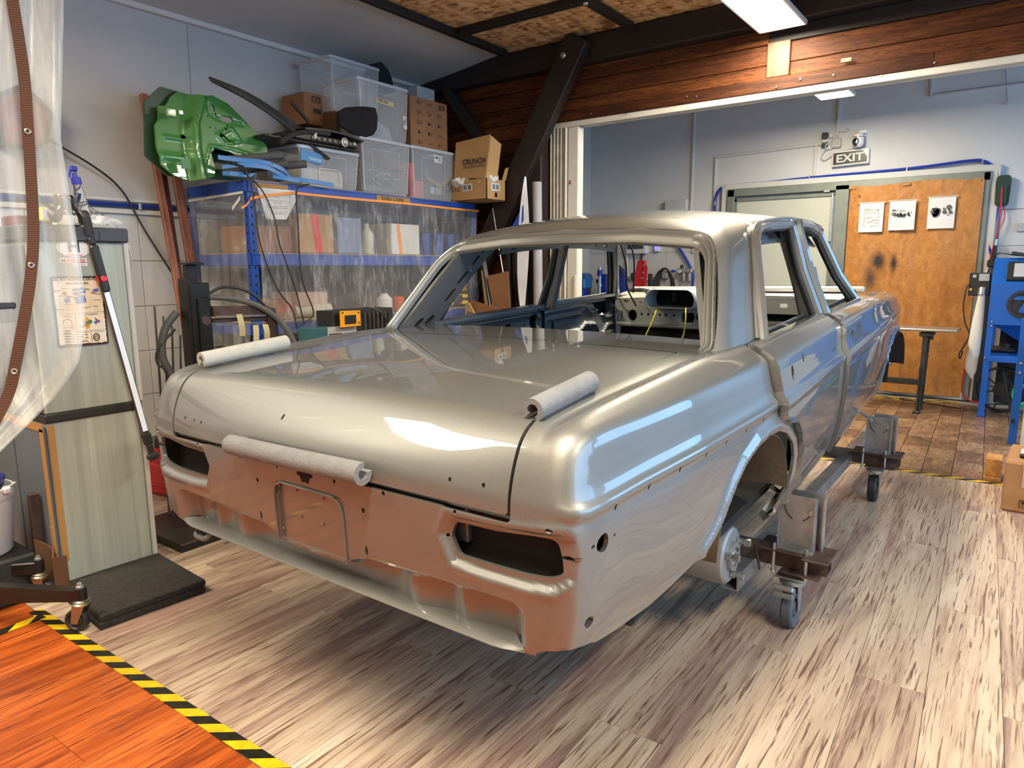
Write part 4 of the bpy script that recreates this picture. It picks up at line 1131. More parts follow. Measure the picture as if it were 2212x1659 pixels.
# ================================================================== foam edge guards on the car
M_FOAM = mat('grey_foam', (.20, .21, .225), .95, 0, .10, 25, bump=.9, bs=160); M_FOAM_L = mat('pale_grey_foam', (.38, .39, .38), .95, 0, .08, 25, bump=.8, bs=160)
def foam(pts, R, r, open_dir, m, lab, gap=.62):
    """split foam pipe: C section swept along pts, slit towards open_dir"""
    P = [Vector(p) for p in pts]; d = (P[-1]-P[0]).normalized(); u = Vector(open_dir); u = (u-d*u.dot(d)).normalized(); w = d.cross(u)
    sec = []
    n = 18
    for i in range(n+1):
        a = gap+(2*PI-2*gap)*i/n; sec.append((math.cos(a)*R, math.sin(a)*R))
    for i in range(n, -1, -1):
        a = gap+(2*PI-2*gap)*i/n; sec.append((math.cos(a)*r, math.sin(a)*r))
    k = len(sec); vs = []; fs = []
    for p in P:
        for (a, b) in sec: vs.append(p+u*a+w*b)
    for i in range(len(P)-1):
        for j in range(k): fs.append((i*k+j, i*k+(j+1) % k, (i+1)*k+(j+1) % k, (i+1)*k+j))
    for e in (0, len(P)-1):
        for i in range(n): fs.append((e*k+i, e*k+i+1, e*k+2*n+1-i-1, e*k+2*n+1-i))
    mb = MB(); mb.add(vs, fs); o = part('foam_guard', mb, m, angle=40); tag(o, lab, 'foam pipe', 'foam guards clipped on the car edges'); return o
def lerp(a, b, n): return [tuple(a[i]+(b[i]-a[i])*t/n for i in range(3)) for t in range(n+1)]
def carpath(a, b, n=6, sag=0.0):
    return [tuple(cw(Vector(p)+Vector((0, 0, sag*math.sin(PI*i/n))))) for i, p in enumerate(lerp(a, b, n))]
foam(carpath((-.648, .112, 1.012), (-.641, .430, 1.027), 6), .025, .0125, (0, 0, -1), M_FOAM_L, 'pale grey foam pipe lying on the far left edge of the trunk')
foam(carpath((.645, .098, 1.002), (.640, .345, 1.018), 6), .026, .0135, (-.25, 0, -1), M_FOAM, 'dark grey foam pipe clipped over the right trunk lid gap')
foam([tuple(cw((x, -.034-.012*(1-(x/.3)**2)*.3, .829+.006*math.sin(3*x))) ) for x in np.linspace(-.285, .255, 8)], .0275, .0135, (.0, .75, .65), M_FOAM, 'long grey foam pipe along the bottom edge of the trunk lid')
foam(carpath((.730, 1.315, .985), (.688, 1.432, 1.165), 5), .026, .013, (-1, .1, 0), M_FOAM, 'upright grey foam pipe on the rear door window post')
foam(carpath((.728, 2.235, .965), (.672, 2.235, 1.190), 5), .026, .013, (-1, .3, 0), M_FOAM, 'leaning grey foam pipe on the middle door post')

# ================================================================== the dolly under the car
M_GALV = mat('galvanised_steel', (.36, .38, .40), .42, .75, .25, 14, bump=.15, bs=30); M_RUST = mat('rusty_brown_steel', (.085, .055, .045), .6, .4, .4, 18, bump=.3, bs=40); M_DGREY = mat('dark_grey_steel', (.13, .125, .12), .55, .5, .3, 20, bump=.2, bs=40)
M_TYRE = mat('blue_grey_rubber', (.075, .10, .13), .6, 0, .2, 12); M_TYRE_B = mat('black_wheel', (.022, .022, .022), .5, 0, .2, 12); M_RED = mat('red_paint', (.45, .02, .02), .4, 0, .1, 10)
dolly = thing('body_dolly', 'steel car body dolly of square tubes on castors under the silver shell', 'dolly', (0, 2.3, 0))
def hollow(mb, p0, p1, w, h, t=.005, up=(0, 0, 1)):
    p0, p1 = Vector(p0), Vector(p1); x, y, d = frame(p1-p0, up)
    O = [(-w/2, -h/2), (w/2, -h/2), (w/2, h/2), (-w/2, h/2)]; I = [(a*(1-2*t/w), b*(1-2*t/h)) for a, b in O]; vs = []
    for p in (p0, p1):
        for q in (O, I): vs += [p+x*a+y*b for a, b in q]
    fs = []
    for i in range(4):
        j = (i+1) % 4; fs += [(i, j, 8+j, 8+i), (4+i, 12+i, 12+j, 4+j), (i, 4+i, 4+j, j), (8+i, 8+j, 12+j, 12+i)]
    mb.add(vs, fs, 0, False)
for sx in (1, -1):
    mb = MB(); hollow(mb, (sx*.705, 1.235, .200), (sx*.705, 4.05, .200), .055, .060); part('long_beam', mb, M_GALV, dolly)
for (y, z) in ((1.44, .260), (3.14, .243)):
    mb = MB(); hollow(mb, (-.93, y, z), (.93, y, z), .058, .055); part('cross_beam', mb, M_DGREY, dolly)
    for sx in (1, -1):
        mb = MB(); hollow(mb, (sx*.755, y, z), (sx*.985, y, z), .068, .066, .004)
        mb.box((sx*.955, y-.02, z+.036), (.09, .16, .008), b=.003); mb.box((sx*.905, y, z-.036), (.13, .15, .008), b=.002); mb.box((sx*.83, y, z+.036), (.16, .14, .006), b=.002)
        arm = part('outrigger', mb, M_RUST, dolly)
        mb = MB()
        for (dx, dy) in ((-.055, -.06), (.055, -.06), (-.055, .06), (.055, .06)):
            mb.cyl((sx*.865+dx, y+dy, z-.055), (sx*.865+dx, y+dy, z+.062), .006, n=8); mb.cyl((sx*.865+dx, y+dy, z-.046), (sx*.865+dx, y+dy, z-.038), .011, n=6)
        part('clamp_bolts', mb, STEEL, arm)['kind'] = 'stuff'
        # upright bracket with curved slots
        up = MB(); x0, x1, zb, zt = sx*.815, sx*.935, z+.040, z+.235
        up.box(((x0+x1)/2, y-.01, (zb+zt)/2), (.115, .004, zt-zb)); up.box(((x0+x1)/2, y-.028, zb+.002), (.12, .05, .005))
        for xx in (x0, x1): up.box((xx, y-.026, (zb+zt)/2), (.004, .034, zt-zb))
        up.box(((x0+x1)/2+sx*.02, y+.028, (zb+zt)/2+.006), (.115, .004, zt-zb+.01)); up.box((x1+sx*.02, y+.015, (zb+zt)/2), (.004, .03, zt-zb))
        up.bar((x0, y-.005, zt-.01), (x0-sx*.045, y+.0, zt+.016), .03, .005)
        br_ = part('upright_bracket', up, M_GALV, dolly)
        sl = MB()
        for (a0, a1, cx) in ((PI*1.02, PI*1.38, .0), (PI*1.62, PI*1.85, .0)):
            sl.tube([(sx*.873+math.cos(a)*.048, y-.0125, zt-.030+math.sin(a)*.062) for a in np.linspace(a0, a1, 8)], .005, 6, flat=.3)
        part('curved_slot', sl, DARK, br_)['kind'] = 'stuff'
        for (bx_, bz_) in ((-.045, zt-.022), (.042, zt-.055)):
            sl = MB(); sl.lathe([(.011, 0), (.011, .003), (.007, .004), (.007, .010), (0, .010)], (sx*.873+bx_, y-.0125, bz_), (0, -1, 0), 8); part('bracket_bolt', sl, STEEL, br_)
        # castor
        cz = .075; cx = sx*.868; cy = y-.012; blue = (y < 2)
        cs = MB()
        for s2 in (-1, 1): cs.prism([(cx+s2*.026, cy-.03, .172), (cx+s2*.026, cy+.035, .172), (cx+s2*.026, cy+.018, cz-.014), (cx+s2*.026, cy-.012, cz-.014)], (s2*.003, 0, 0))
        cs.lathe([(0, .0), (.045, .0), (.045, .012), (.038, .02), (0, .022)], (cx, cy, .170), n=16); cs.box((cx, cy, .199), (.10, .10, .008), b=.002)
        cst = part('castor', cs, mat('castor_zinc', (.40, .42, .42), .4, .8, .15, 20), dolly)
        wv = MB(); wv.lathe([(0, -.020), (.030, -.020), (.034, -.012), (.052, -.012), (.058, -.020), (.070, -.021), (.075, -.014), (.075, .014), (.070, .021), (.058, .020), (.052, .012), (.034, .012), (.030, .020), (0, .020)], (cx, cy, cz), (1, 0, 0), 32)
        part('castor_wheel', wv, M_TYRE if blue else M_TYRE_B, cst)
        if blue:
            bk = MB(); bk.box((cx-.012, cy-.062, .165), (.07, .05, .02), Matrix.Rotation(-.5, 3, 'X'), b=.004); bk.box((cx-.012, cy-.078, .146), (.07, .008, .02), b=.002); part('castor_brake', bk, M_GALV, cst)
        else:
            bk = MB(); bk.lathe([(.035, 0), (.035, .006)], (cx, cy, .188), n=14); bk.lathe([(.02, .0), (.035, .0)], (cx, cy, .188), n=14); part('castor_ring', bk, M_RED, cst)
for sx in (1, -1):
    mb = MB(); mb.box((sx*.665, 1.30, .235), (.05, .13, .05), b=.004); mb.bar((sx*.64, 1.36, .20), (sx*.70, 1.38, .31), .05, .006); mb.tube([(sx*.74, 1.40, .29), (sx*.75, 1.42, .20), (sx*.745, 1.44, .185)], .005, 6)
    part('beam_clamp', mb, M_DGREY, dolly)['kind'] = 'stuff'
# ================================================================== left foreground
M_CAB = NT('grey_plastic_cabinet'); _v = M_CAB.wpos((1.0, 9.0, .25)); _c = M_CAB.ramp(M_CAB.noise(_v, 3.0, 4, .6), [(.35, hexc('8f9790')), (.6, hexc('a2aaa2')), (.72, hexc('b0b7b0'))]); M_CAB.set(Base_Color=_c, Roughness=.45); M_CAB = M_CAB.m
M_CABF = mat('shaded_cabinet_front', hexc('5f6872'), .45, 0, .08, 3); M_BLKP = mat('black_plastic', (.02, .02, .022), .5, 0, .1, 10); M_MTAPE = mat('brown_masking_tape', hexc('a67c46'), .7, 0, .08, 8)  # cabinet front is the body grey darkened to paint in its shade
CX0, CX1, CY0, CY1 = -2.24, -1.58, -.02, .335
cab = thing('storage_cabinet', 'tall grey plastic cabinet with stickers and a tin sign on its side', 'cabinet', ((CX0+CX1)/2, (CY0+CY1)/2, 0))
for (z0, z1) in ((.0, .715), (.745, 1.415)):
    mb = MB(); mb.box(((CX0+CX1)/2, (CY0+CY1)/2, (z0+z1)/2), (CX1-CX0, CY1-CY0, z1-z0), b=.006); part('side_panel', mb, M_CAB, cab)
    mb = MB(); mb.box((CX0+.165, CY0-.008, (z0+z1)/2), (.32, .014, z1-z0-.03), b=.004); mb.box((CX0+.495, CY0-.008, (z0+z1)/2), (.31, .014, z1-z0-.03), b=.004); part('door', mb, M_CABF, cab)['kind'] = 'stuff'
    mb = MB(); mb.box((CX1+.001, CY1+.008, (z0+z1)/2), (.012, .022, z1-z0), b=.005); part('back_edge', mb, mat('light_grey_edge', (.45, .45, .45), .5), cab)
mb = MB(); mb.box(((CX0+CX1)/2+.004, (CY0+CY1)/2, .730), (CX1-CX0+.016, CY1-CY0+.016, .034), b=.005); part('joint_band', mb, M_BLKP, cab)
mb = MB(); mb.box(((CX0+CX1)/2+.004, (CY0+CY1)/2, 1.442), (CX1-CX0+.03, CY1-CY0+.03, .058), b=.006); mb.box((CX1+.02, CY1-.055, 1.442), (.006, .09, .05), b=.002); part('lid', mb, mat('anthracite_plastic', (.045, .05, .055), .5, 0, .1, 10), cab)
mb = MB(); mb.box((CX1-.018, CY0-.0165, .40), (.034, .003, .58)); mb.box((CX1+.001, CY0+.012, .42), (.003, .022, .56)); mb.box((CX1-.2, CY0-.0165, .695), (.40, .003, .032)); mb.box((CX1-.018, CY0-.018, .20), (.036, .003, .18))
part('tape_strip', mb, M_MTAPE, cab)['kind'] = 'stuff'
# stickers (flat print)
XS = CX1+.0012
def plate(mb, y0, y1, z0, z1, x=XS, th=.0015): mb.box((x, (y0+y1)/2, (z0+z1)/2), (th, y1-y0, z1-z0))
st = MB(); el = [(XS, .145+.062*math.cos(a), 1.390+.037*math.sin(a)) for a in np.linspace(0, 2*PI, 40)[:-1]]; st.prism(el, (.0012, 0, 0))
s1 = part('oval_sticker', st, mat('sticker_white', (.75, .75, .76), .35, 0, .02), cab)
PX = (0, 1, 0); PZ = (0, 0, 1); BLKI = mat('black_ink', (.012, .012, .014), .5); REDI = mat('red_ink', (.75, .05, .05), .5)
t = MB(); text_mb(t, 'H', (XS+.0015, .143, 1.374), PX, PZ, .045, align='CENTER', bold=.03); t.tube([(XS+.0018, .145+.056*math.cos(a), 1.390+.032*math.sin(a)) for a in np.linspace(-.35, PI+.35, 26)], .0009, 4)
part('lettering', t, BLKI, s1)
t = MB(); text_mb(t, 'euroShell', (XS+.0015, .150, 1.358), PX, PZ, .008, align='CENTER'); part('red_lettering', t, REDI, s1)
t = MB(); t.lathe([(0, .001), (.006, .001), (.006, 0)], (XS+.0012, .121, 1.361), (1, 0, 0), 10); part('shell_dot', t, mat('orange_ink', (.85, .32, .04), .5), s1)
st = MB(); plate(st, .089, .186, 1.331, 1.349); plate(st, .135, .187, 1.318, 1.333); s2 = part('brand_sticker', st, mat('sticker_white', (.75, .75, .76), .35, 0, .02), cab)
t = MB(); text_mb(t, 'MAXXIS', (XS+.0015, .092, 1.334), PX, PZ, .0125, width=.088, bold=.02, shear=.15); part('lettering', t, REDI, s2)
t = MB(); text_mb(t, 'TELEX', (XS+.0015, .141, 1.321), PX, PZ, .008, width=.038); part('small_lettering', t, mat('pale_red_ink', (.55, .30, .32), .5), s2)
# tin sign hung on the side
def tin():
    tn = NT('rusty_tin_sign'); s = tn.new('ShaderNodeSeparateXYZ'); tc = tn.new('ShaderNodeTexCoord'); tn.link(tc.outputs['Generated'], s.inputs[0])
    ex = tn.math('MINIMUM', s.outputs[1], tn.math('SUBTRACT', 1.0, s.outputs[1])); ez = tn.math('MINIMUM', s.outputs[2], tn.math('SUBTRACT', 1.0, s.outputs[2]))
    e = tn.math('MINIMUM', tn.math('MULTIPLY', ex, .75), ez); n = tn.noise(tn.coord('Object'), 60, 5, .7)
    k = tn.math('GREATER_THAN', tn.math('ADD', tn.math('MULTIPLY', n, .05), .004), e)
    n2 = tn.noise(tn.coord('Object'), 9, 4, .6); base = tn.ramp(n2, [(.3, hexc('d9b98c')), (.5, hexc('e6d8bf')), (.7, hexc('e9e2d2'))])
    tn.set(Base_Color=tn.mix(k, base, hexc('3a1f18')), Roughness=.45); return tn.m
sg = MB(); R_ = [(XS+.004, y, z) for y, z in rpoly([(.047, 1.004), (.236, 1.004), (.236, 1.279), (.047, 1.279)], .010, 4)]; sg.prism(R_, (.0025, 0, 0))
sign = part('tin_sign', sg, tin(), at=(XS+.004, .14, 1.004)); tag(sign, 'rust edged tin sign about car mechanics on the cabinet side', 'sign')
WX = XS+.0072
def ink(nm, mb, col): return part(nm, mb, mat('ink_'+col, hexc(col), .5, 0, .05, 20), sign)
t = MB(); text_mb(t, 'BASIC AUTO MECHANICAL KNOWLEDGE', (WX, .049, 1.262), PX, PZ, .0115, width=.185, bold=.02); text_mb(t, 'ENGINE (EXPLODED VIEW)', (WX, .140, 1.247), PX, PZ, .0085, width=.080, align='CENTER', bold=.015)
text_mb(t, "CAR'S DIFFERENTIAL", (WX, .150, 1.124), PX, PZ, .006, width=.055); text_mb(t, 'TUBELESS TIRES', (WX, .070, 1.122), PX, PZ, .005, width=.038); text_mb(t, 'TYPES OF AXLES', (WX, .070, 1.077), PX, PZ, .006, width=.042)
text_mb(t, 'TRANSMISSION', (WX, .128, 1.055), PX, PZ, .004, width=.036); text_mb(t, 'DISC & DRUM BRAKES', (WX, .182, 1.055), PX, PZ, .004, width=.04)
rr = random.Random(3)
for i in range(22):
    y = .058+rr.random()*.16; z = 1.150+rr.random()*.085
    if .105 < y < .165 and z < 1.235: continue
    t.box((WX+.0003, y, z), (.0006, .018+rr.random()*.01, .0016))
for i in range(7): t.box((WX+.0003, .103, 1.012+i*.010), (.0006, .014, .0014))
for k in range(6): t.prism([(WX, .084+.012*math.cos(a)*(1+.2*abs(math.cos(a))), 1.066-k*.0105+.0036*math.sin(a)) for a in np.linspace(0, 2*PI, 14)[:-1]], (.0006, 0, 0))
t.tube([(WX, .090+.016*math.cos(a), 1.100+.012*math.sin(a)) for a in np.linspace(-.6, PI+.6, 20)], .0012, 4)
for i in range(10): t.box((WX+.0003, .128+rr.random()*.03, 1.018+rr.random()*.03), (.0006, .008, .0022))
t.tube([(WX, .190+.011*math.cos(a), 1.034+.014*math.sin(a)) for a in np.linspace(0, 2*PI, 20)], .0022, 4); t.tube([(WX, .190+.005*math.cos(a), 1.034+.006*math.sin(a)) for a in np.linspace(0, 2*PI, 14)], .0016, 4)
ink('lettering', t, '1c1a1a')
t = MB()
for (y0, z0, y1, z1) in ((.055, 1.132, .230, 1.136), (.120, 1.010, .120, 1.132), (.055, 1.088, .120, 1.088), (.120, 1.062, .232, 1.064), (.172, 1.010, .172, 1.062)): t.bar((WX+.0003, y0, z0), (WX+.0003, y1, z1), .0015, .0006)
ink('frame_lines', t, '6a6058')
t = MB()
for (yc, zc, w, h) in ((.140, 1.228, .042, .010), (.143, 1.214, .046, .009), (.144, 1.190, .040, .022), (.146, 1.176, .038, .007), (.205, 1.222, .022, .012), (.098, 1.185, .022, .016), (.165, 1.096, .030, .007), (.198, 1.096, .024, .008)): t.box((WX+.0004, yc, zc), (.0008, w, h), Matrix.Rotation(.18, 3, 'X'))
ink('blue_parts', t, '5b62a8')
t = MB()
for (yc, zc, w, h) in ((.144, 1.204, .036, .005), (.110, 1.200, .026, .004), (.196, 1.211, .022, .004), (.090, 1.214, .012, .010)): t.box((WX+.0005, yc, zc), (.0008, w, h), Matrix.Rotation(-.2, 3, 'X'))
for k in (-1, 1): t.prism([(WX, .193, 1.100), (WX, .208, 1.097), (WX, .190, 1.100+k*.016)], (.0007, 0, 0))
ink('red_parts', t, 'b0442c')
t = MB(); t.prism([(WX, .160+.012*math.cos(a), 1.093+.024*math.sin(a)) for a in np.linspace(0, 2*PI, 22)[:-1]], (.0006, 0, 0)); ink('yellow_gear', t, 'd89a2a')
t = MB(); t.bar((WX+.0007, .136, 1.080), (WX+.0007, .168, 1.092), .012, .0012); t.prism([(WX+.0002, .172+.008*math.cos(a), 1.098+.008*math.sin(a)) for a in np.linspace(0, 2*PI, 12)[:-1]], (.0012, 0, 0)); ink('green_shaft', t, '4a7a3c')
# ---- LED inspection lamp leaning against the cabinet
A_, B_ = Vector((-1.556, .193, 1.470)), Vector((-1.535, .348, .500)); dl = (B_-A_).normalized(); nx = Vector((1, 0, 0)); nx = (nx-dl*nx.dot(dl)).normalized(); ny = dl.cross(nx)
Rl = Matrix((ny, nx, -dl)).transposed()
wl2 = thing('work_lamp', 'long LED inspection lamp with black handle leaning on the cabinet side', 'lamp', (-1.55, .27, .5))
def onl(s, a=0, b=0): return A_+dl*s+nx*a+ny*b
mb = MB(); mb.box(onl(.165, .004), (.034, .026, .19), Rl, b=.008); mb.box(onl(.055, .002), (.026, .022, .03), Rl, b=.006); part('handle', mb, M_BLKP, wl2)
mb = MB(); mb.lathe([(0, .004), (.010, .003), (.012, 0)], onl(.205, .017), nx, 14); mb.box(onl(.205, .0, .0175), (.004, .014, .03), Rl, b=.002); part('red_button', mb, mat('bright_red', (.75, .02, .02), .35), wl2)
mb = MB(); text_mb(mb, 'MILWA', onl(.115, .0175, -.0045), dl, ny, .007, width=.05); part('lettering', mb, mat('lamp_print', (.7, .7, .7), .5), wl2)
mb = MB(); mb.box(onl(.560, .0), (.030, .016, .62), Rl, b=.004); part('tube', mb, mat('dark_alu', (.12, .12, .125), .35, .8), wl2)
LED = NT('led_strip'); LED.set(Base_Color=(.62, .70, .80), Roughness=.2); LED.b.inputs['Emission Color'].default_value = (.6, .75, 1, 1); LED.b.inputs['Emission Strength'].default_value = .12; LED = LED.m
mb = MB(); mb.box(onl(.560, .0085), (.021, .003, .60), Rl, b=.001); lens = part('lens', mb, LED, wl2)
mb = MB()
for k in range(22): mb.box(onl(.275+k*.027, .0102, .003*(-1)**k), (.003, .0012, .003), Rl)
part('led_dots', mb, mat('led_dot', (.85, .80, .55), .3), lens)['kind'] = 'stuff'
mb = MB(); mb.box(onl(.895, .002), (.036, .024, .055), Rl, b=.006); mb.box(onl(.945, .006), (.026, .02, .05), Rl, b=.006); mb.box(onl(.975, .012), (.05, .03, .03), Rl, b=.008); part('foot', mb, M_BLKP, wl2)
mb = MB(); hk = [onl(.03, .004), onl(-.01, .008), onl(-.045, .010), onl(-.060, -.004), onl(-.050, -.022), onl(-.01, -.026)]
mb.tube(smooth_path(hk, 4), .017, 8, flat=.35); part('hook', mb, M_BLKP, wl2)
# ---- things on top of the cabinet
ZC = 1.4715
j = thing('polish_jar', 'round black jar with white label on top of the cabinet', 'jar', (-1.73, .187, ZC))
mb = MB(); mb.lathe([(0, 0), (.044, 0), (.048, .006), (.048, .066), (.040, .086), (.036, .090), (0, .09)], (-1.73, .187, ZC), n=28); part('body', mb, mat('dark_gloss_plastic', (.03, .027, .025), .15, 0, .05), j)
mb = MB(); mb.lathe([(.0485, .012), (.0487, .05)], (-1.73, .187, ZC), n=28); lb_ = part('label', mb, mat('label_white', (.6, .6, .62), .5), j)
mb = MB(); mb.lathe([(0, .09), (.034, .09), (.036, .094), (.036, .126), (.033, .131), (0, .131)], (-1.73, .187, ZC), n=28); part('lid', mb, mat('dark_gloss_plastic', (.03, .027, .025), .15, 0, .05), j)
mb = MB(); mb.lathe([(.0491, .012), (.0491, .05)], (-1.73, .187, ZC), n=6, a0=-.35, a1=-.12); part('label_stripe', mb, mat('navy_ink', (.02, .03, .10), .5), j)
CLEAR = NT('clear_plastic'); CLEAR.set(Base_Color=(.93, .95, .95), Roughness=.06, Transmission_Weight=1.0, IOR=1.18); CLEAR = CLEAR.m
b = thing('spray_bottle', 'clear empty spray bottle with blue head on top of the cabinet', 'bottle', (-1.72, .258, ZC))
T_ = Matrix.Rotation(-.14, 3, 'X'); o_ = Vector((-1.72, .262, ZC)); ax = Vector((0, -.13, .99))
mb = MB(); prof = [(0, .002), (.030, .002), (.032, .01)]
for k in range(9): prof += [(.031-.0012*k, .02+k*.015), (.028-.0012*k, .0275+k*.015)]
prof += [(.016, .165), (.0155, .18)]; mb.lathe(prof, o_, ax, 20); part('body', mb, CLEAR, b)
BLUEP = mat('blue_plastic', (.02, .025, .30), .35, 0, .05)
mb = MB(); mb.lathe([(0, .178), (.019, .178), (.018, .205), (.010, .209), (.008, .225), (0, .225)], o_, ax, 18); mb.box(o_+ax*.24, (.022, .026, .022), T_, b=.004); mb.bar(o_+ax*.236+Vector((0, -.012, 0)), o_+ax*.205+Vector((.0, -.022, 0)), .008, .006); part('spray_head', mb, BLUEP, b)
g = thing('green_bottle', 'small bottle with green label and white cap at the back of the cabinet', 'bottle', (-1.88, .135, ZC))
mb = MB(); mb.lathe([(0, 0), (.022, 0), (.023, .004), (.023, .085), (.014, .100), (.011, .105), (0, .105)], (-1.88, .135, ZC+.05), n=18); part('body', mb, mat('green_label', (.06, .25, .06), .3, 0, .25, 20), g)
mb = MB(); mb.lathe([(0, .105), (.0125, .105), (.0115, .124), (0, .125)], (-1.88, .135, ZC+.05), n=14); part('cap', mb, mat('sticker_white', (.75, .75, .76), .35, 0, .02), g)
mb = MB(); mb.box((-1.88, .135, ZC+.024), (.16, .20, .048), b=.004); tag(part('flat_box', mb, mat('dark_red_card', (.14, .03, .03), .5, 0, .1)), 'flat dark box under the small green bottle', 'box')
bx_ = thing('yellow_box', 'small yellow packet with a white label by the jar', 'packet', (-1.66, .105, ZC))
mb = MB(); mb.box((-1.66, .085, ZC+.045), (.06, .055, .05), Matrix.Rotation(.15, 3, 'Z'), b=.003); part('carton', mb, mat('yellow_card', (.85, .55, .03), .5), bx_)
mb = MB(); mb.box((-1.628, .082, ZC+.046), (.002, .032, .036), Matrix.Rotation(.15, 3, 'Z')); part('label', mb, mat('label_white', (.6, .6, .62), .5), bx_)
mb = MB(); mb.lathe([(.016, 0), (.024, .005), (.027, .04), (.025, .10), (.022, .105), (.015, .10)], (-1.615, .115, ZC+.032), (-.6, -.25, .35), 18); mb.lathe([(0, .005), (.022, .005)], (-1.615, .115, ZC+.032), (-.6, -.25, .35), 18); tag(part('rubber_sleeve', mb, M_BLKP), 'dark rubber sleeve lying on the front of the cabinet top', 'sleeve')
def crumple(c, sx, sy, sz, n, seed, th=.002):
    r = np.random.RandomState(seed); ph = r.rand(8)*6
    def f(u, v):
        a = u*2*PI; rad = math.sin(PI*min(max(v, .02), .98))**.6
        k = 1+.22*math.sin(3*a+ph[0]+5*v)+.16*math.sin(7*a+ph[1]-6*v)+.1*math.sin(13*a+9*v+ph[2])
        return Vector((c[0]+sx*math.cos(a)*rad*k, c[1]+sy*math.sin(a)*rad*k, c[2]+sz*(v+.10*math.sin(5*a+ph[3])*rad)))
    m = MB(); m.grid(f, n, n//2, closed_u=True); return m
FILM = NT('thin_film'); FILM.set(Base_Color=(.80, .82, .82), Roughness=.12, Alpha=.38, Specular_IOR_Level=.8); FILM = FILM.m
tag(part('plastic_bag', crumple((-1.64, .265, ZC+.001), .05, .075, .05, 40, 5), FILM, angle=60), 'crumpled clear plastic bag beside the jar on the cabinet', 'bag')
M_SILW = mat('silver_wire', (.55, .55, .55), .3, .8, .05)
cw_ = thing('wire_coil', 'loops of stiff silver wire hanging off the back of the cabinet top', 'wire', (-1.8, .35, ZC))
for k, (r1, r2, dz) in enumerate(((.20, .17, 0), (.15, .13, .01))):
    mb = MB(); mb.tube(smooth_path([(-1.80, .10, ZC+.06), (-1.80, .26, ZC+.115-dz), (-1.79, .41-k*.03, ZC+.02), (-1.78, .455-k*.05, ZC-.10), (-1.77, .43-k*.04, ZC-.20+k*.08), (-1.77, .36, ZC-.27+k*.10)], 8), .0028, 6); part('wire_loop', mb, M_SILW, cw_)
# red bag hanging on the wall, black cable down the wall
rb = thing('tool_bag', 'dark red bag with black edging hanging on the left wall', 'bag', (XL+.06, .55, 1.95))
pg = [(.42, 2.20), (.58, 2.30), (.700, 2.175), (.660, 2.02), (.60, 1.98), (.45, 1.97)]
mb = MB(); mb.prism([(XL+.004, y, z) for y, z in pg], (.10, 0, 0)); part('pouch', mb, mat('dark_red_cloth', (.16, .012, .02), .8, 0, .15, 20), rb)
mb = MB(); mb.tube([(XL+.105, y, z) for y, z in pg], .016, 8, closed=True); part('edging', mb, mat('black_cloth', (.015, .015, .016), .9), rb)
cb = MB(); cb.tube(smooth_path([(XL+.10, .68, 2.03), (XL+.08, .93, 1.90), (XL+.05, 1.08, 1.78), (XL+.04, 1.20, 1.55), (XL+.05, 1.38, 1.22), (XL+.05, 1.52, .95), (XL+.06, 1.56, .70), (XL+.06, 1.50, .30), (XL+.06, 1.40, .02)], 6), .006, 6)
tag(part('black_cable', cb, BW), 'black cable running down the left wall from the red bag', 'cable')
# ---- mats, bucket, crane foot, cardboard, fuel can
M_MAT = mat('rubber_crumb', (.022, .020, .018), .95, 0, .5, 60, bump=.9, bs=120)
for k, (dx, dy) in enumerate(((.0, 0), (-.004, .004))):
    mb = MB(); mb.box((-1.362+dx, .138+dy, .014+k*.027), (.432, .395, .0265), Matrix.Rotation(-.07+.008*k, 3, 'Z'), b=.004)
    tag(part('rubber_mat', mb, M_MAT), ('lower' if k == 0 else 'upper')+' of two black rubber mats stacked before the cabinet', 'mat', 'stacked rubber mats')
bk = thing('bucket', 'white plastic bucket at the left frame edge', 'bucket', (-1.80, -.20, .20))
bc = (-1.815, -.235, .195)
mb = MB(); mb.lathe([(0, .0), (.118, .0), (.122, .006), (.140, .222), (.146, .224), (.149, .236), (.146, .262), (.140, .262), (.137, .226), (.118, .010), (0, .010)], bc, n=36); part('shell', mb, mat('white_plastic', (.66, .68, .72), .35, 0, .06, 6), bk)
mb = MB(); mb.tube([(bc[0]+.152*math.cos(a), bc[1]+.152*math.sin(a), bc[2]+.252+.018*math.sin(a*2)) for a in np.linspace(-1.3, 1.5, 24)], .004, 6); mb.box((bc[0]+.13, bc[1]+.088, bc[2]+.262), (.03, .03, .03), b=.008); part('handle', mb, mat('white_plastic', (.66, .68, .72), .35, 0, .06, 6), bk)
bb = MB(); bb.lathe([(0, .235), (.09, .235), (.118, .27), (.124, .298), (.118, .302), (.110, .290), (.085, .246), (0, .246)], bc, n=30); tag(part('bowl', bb, mat('blue_bowl', (.015, .02, .16), .35, 0, .05)), 'dark blue bowl nested in the top of the white bucket', 'bowl')
cr = MB(); cr.box((bc[0], bc[1], .096), (.34, .30, .19), b=.01); tag(part('black_crate', cr, mat('black_crate_plastic', (.02, .022, .022), .6, 0, .2, 10)), 'low black crate under the white bucket', 'crate')
ec = thing('engine_crane', 'black legs and castors of an engine crane at the left frame edge', 'engine crane', (-1.5, -.25, 0))
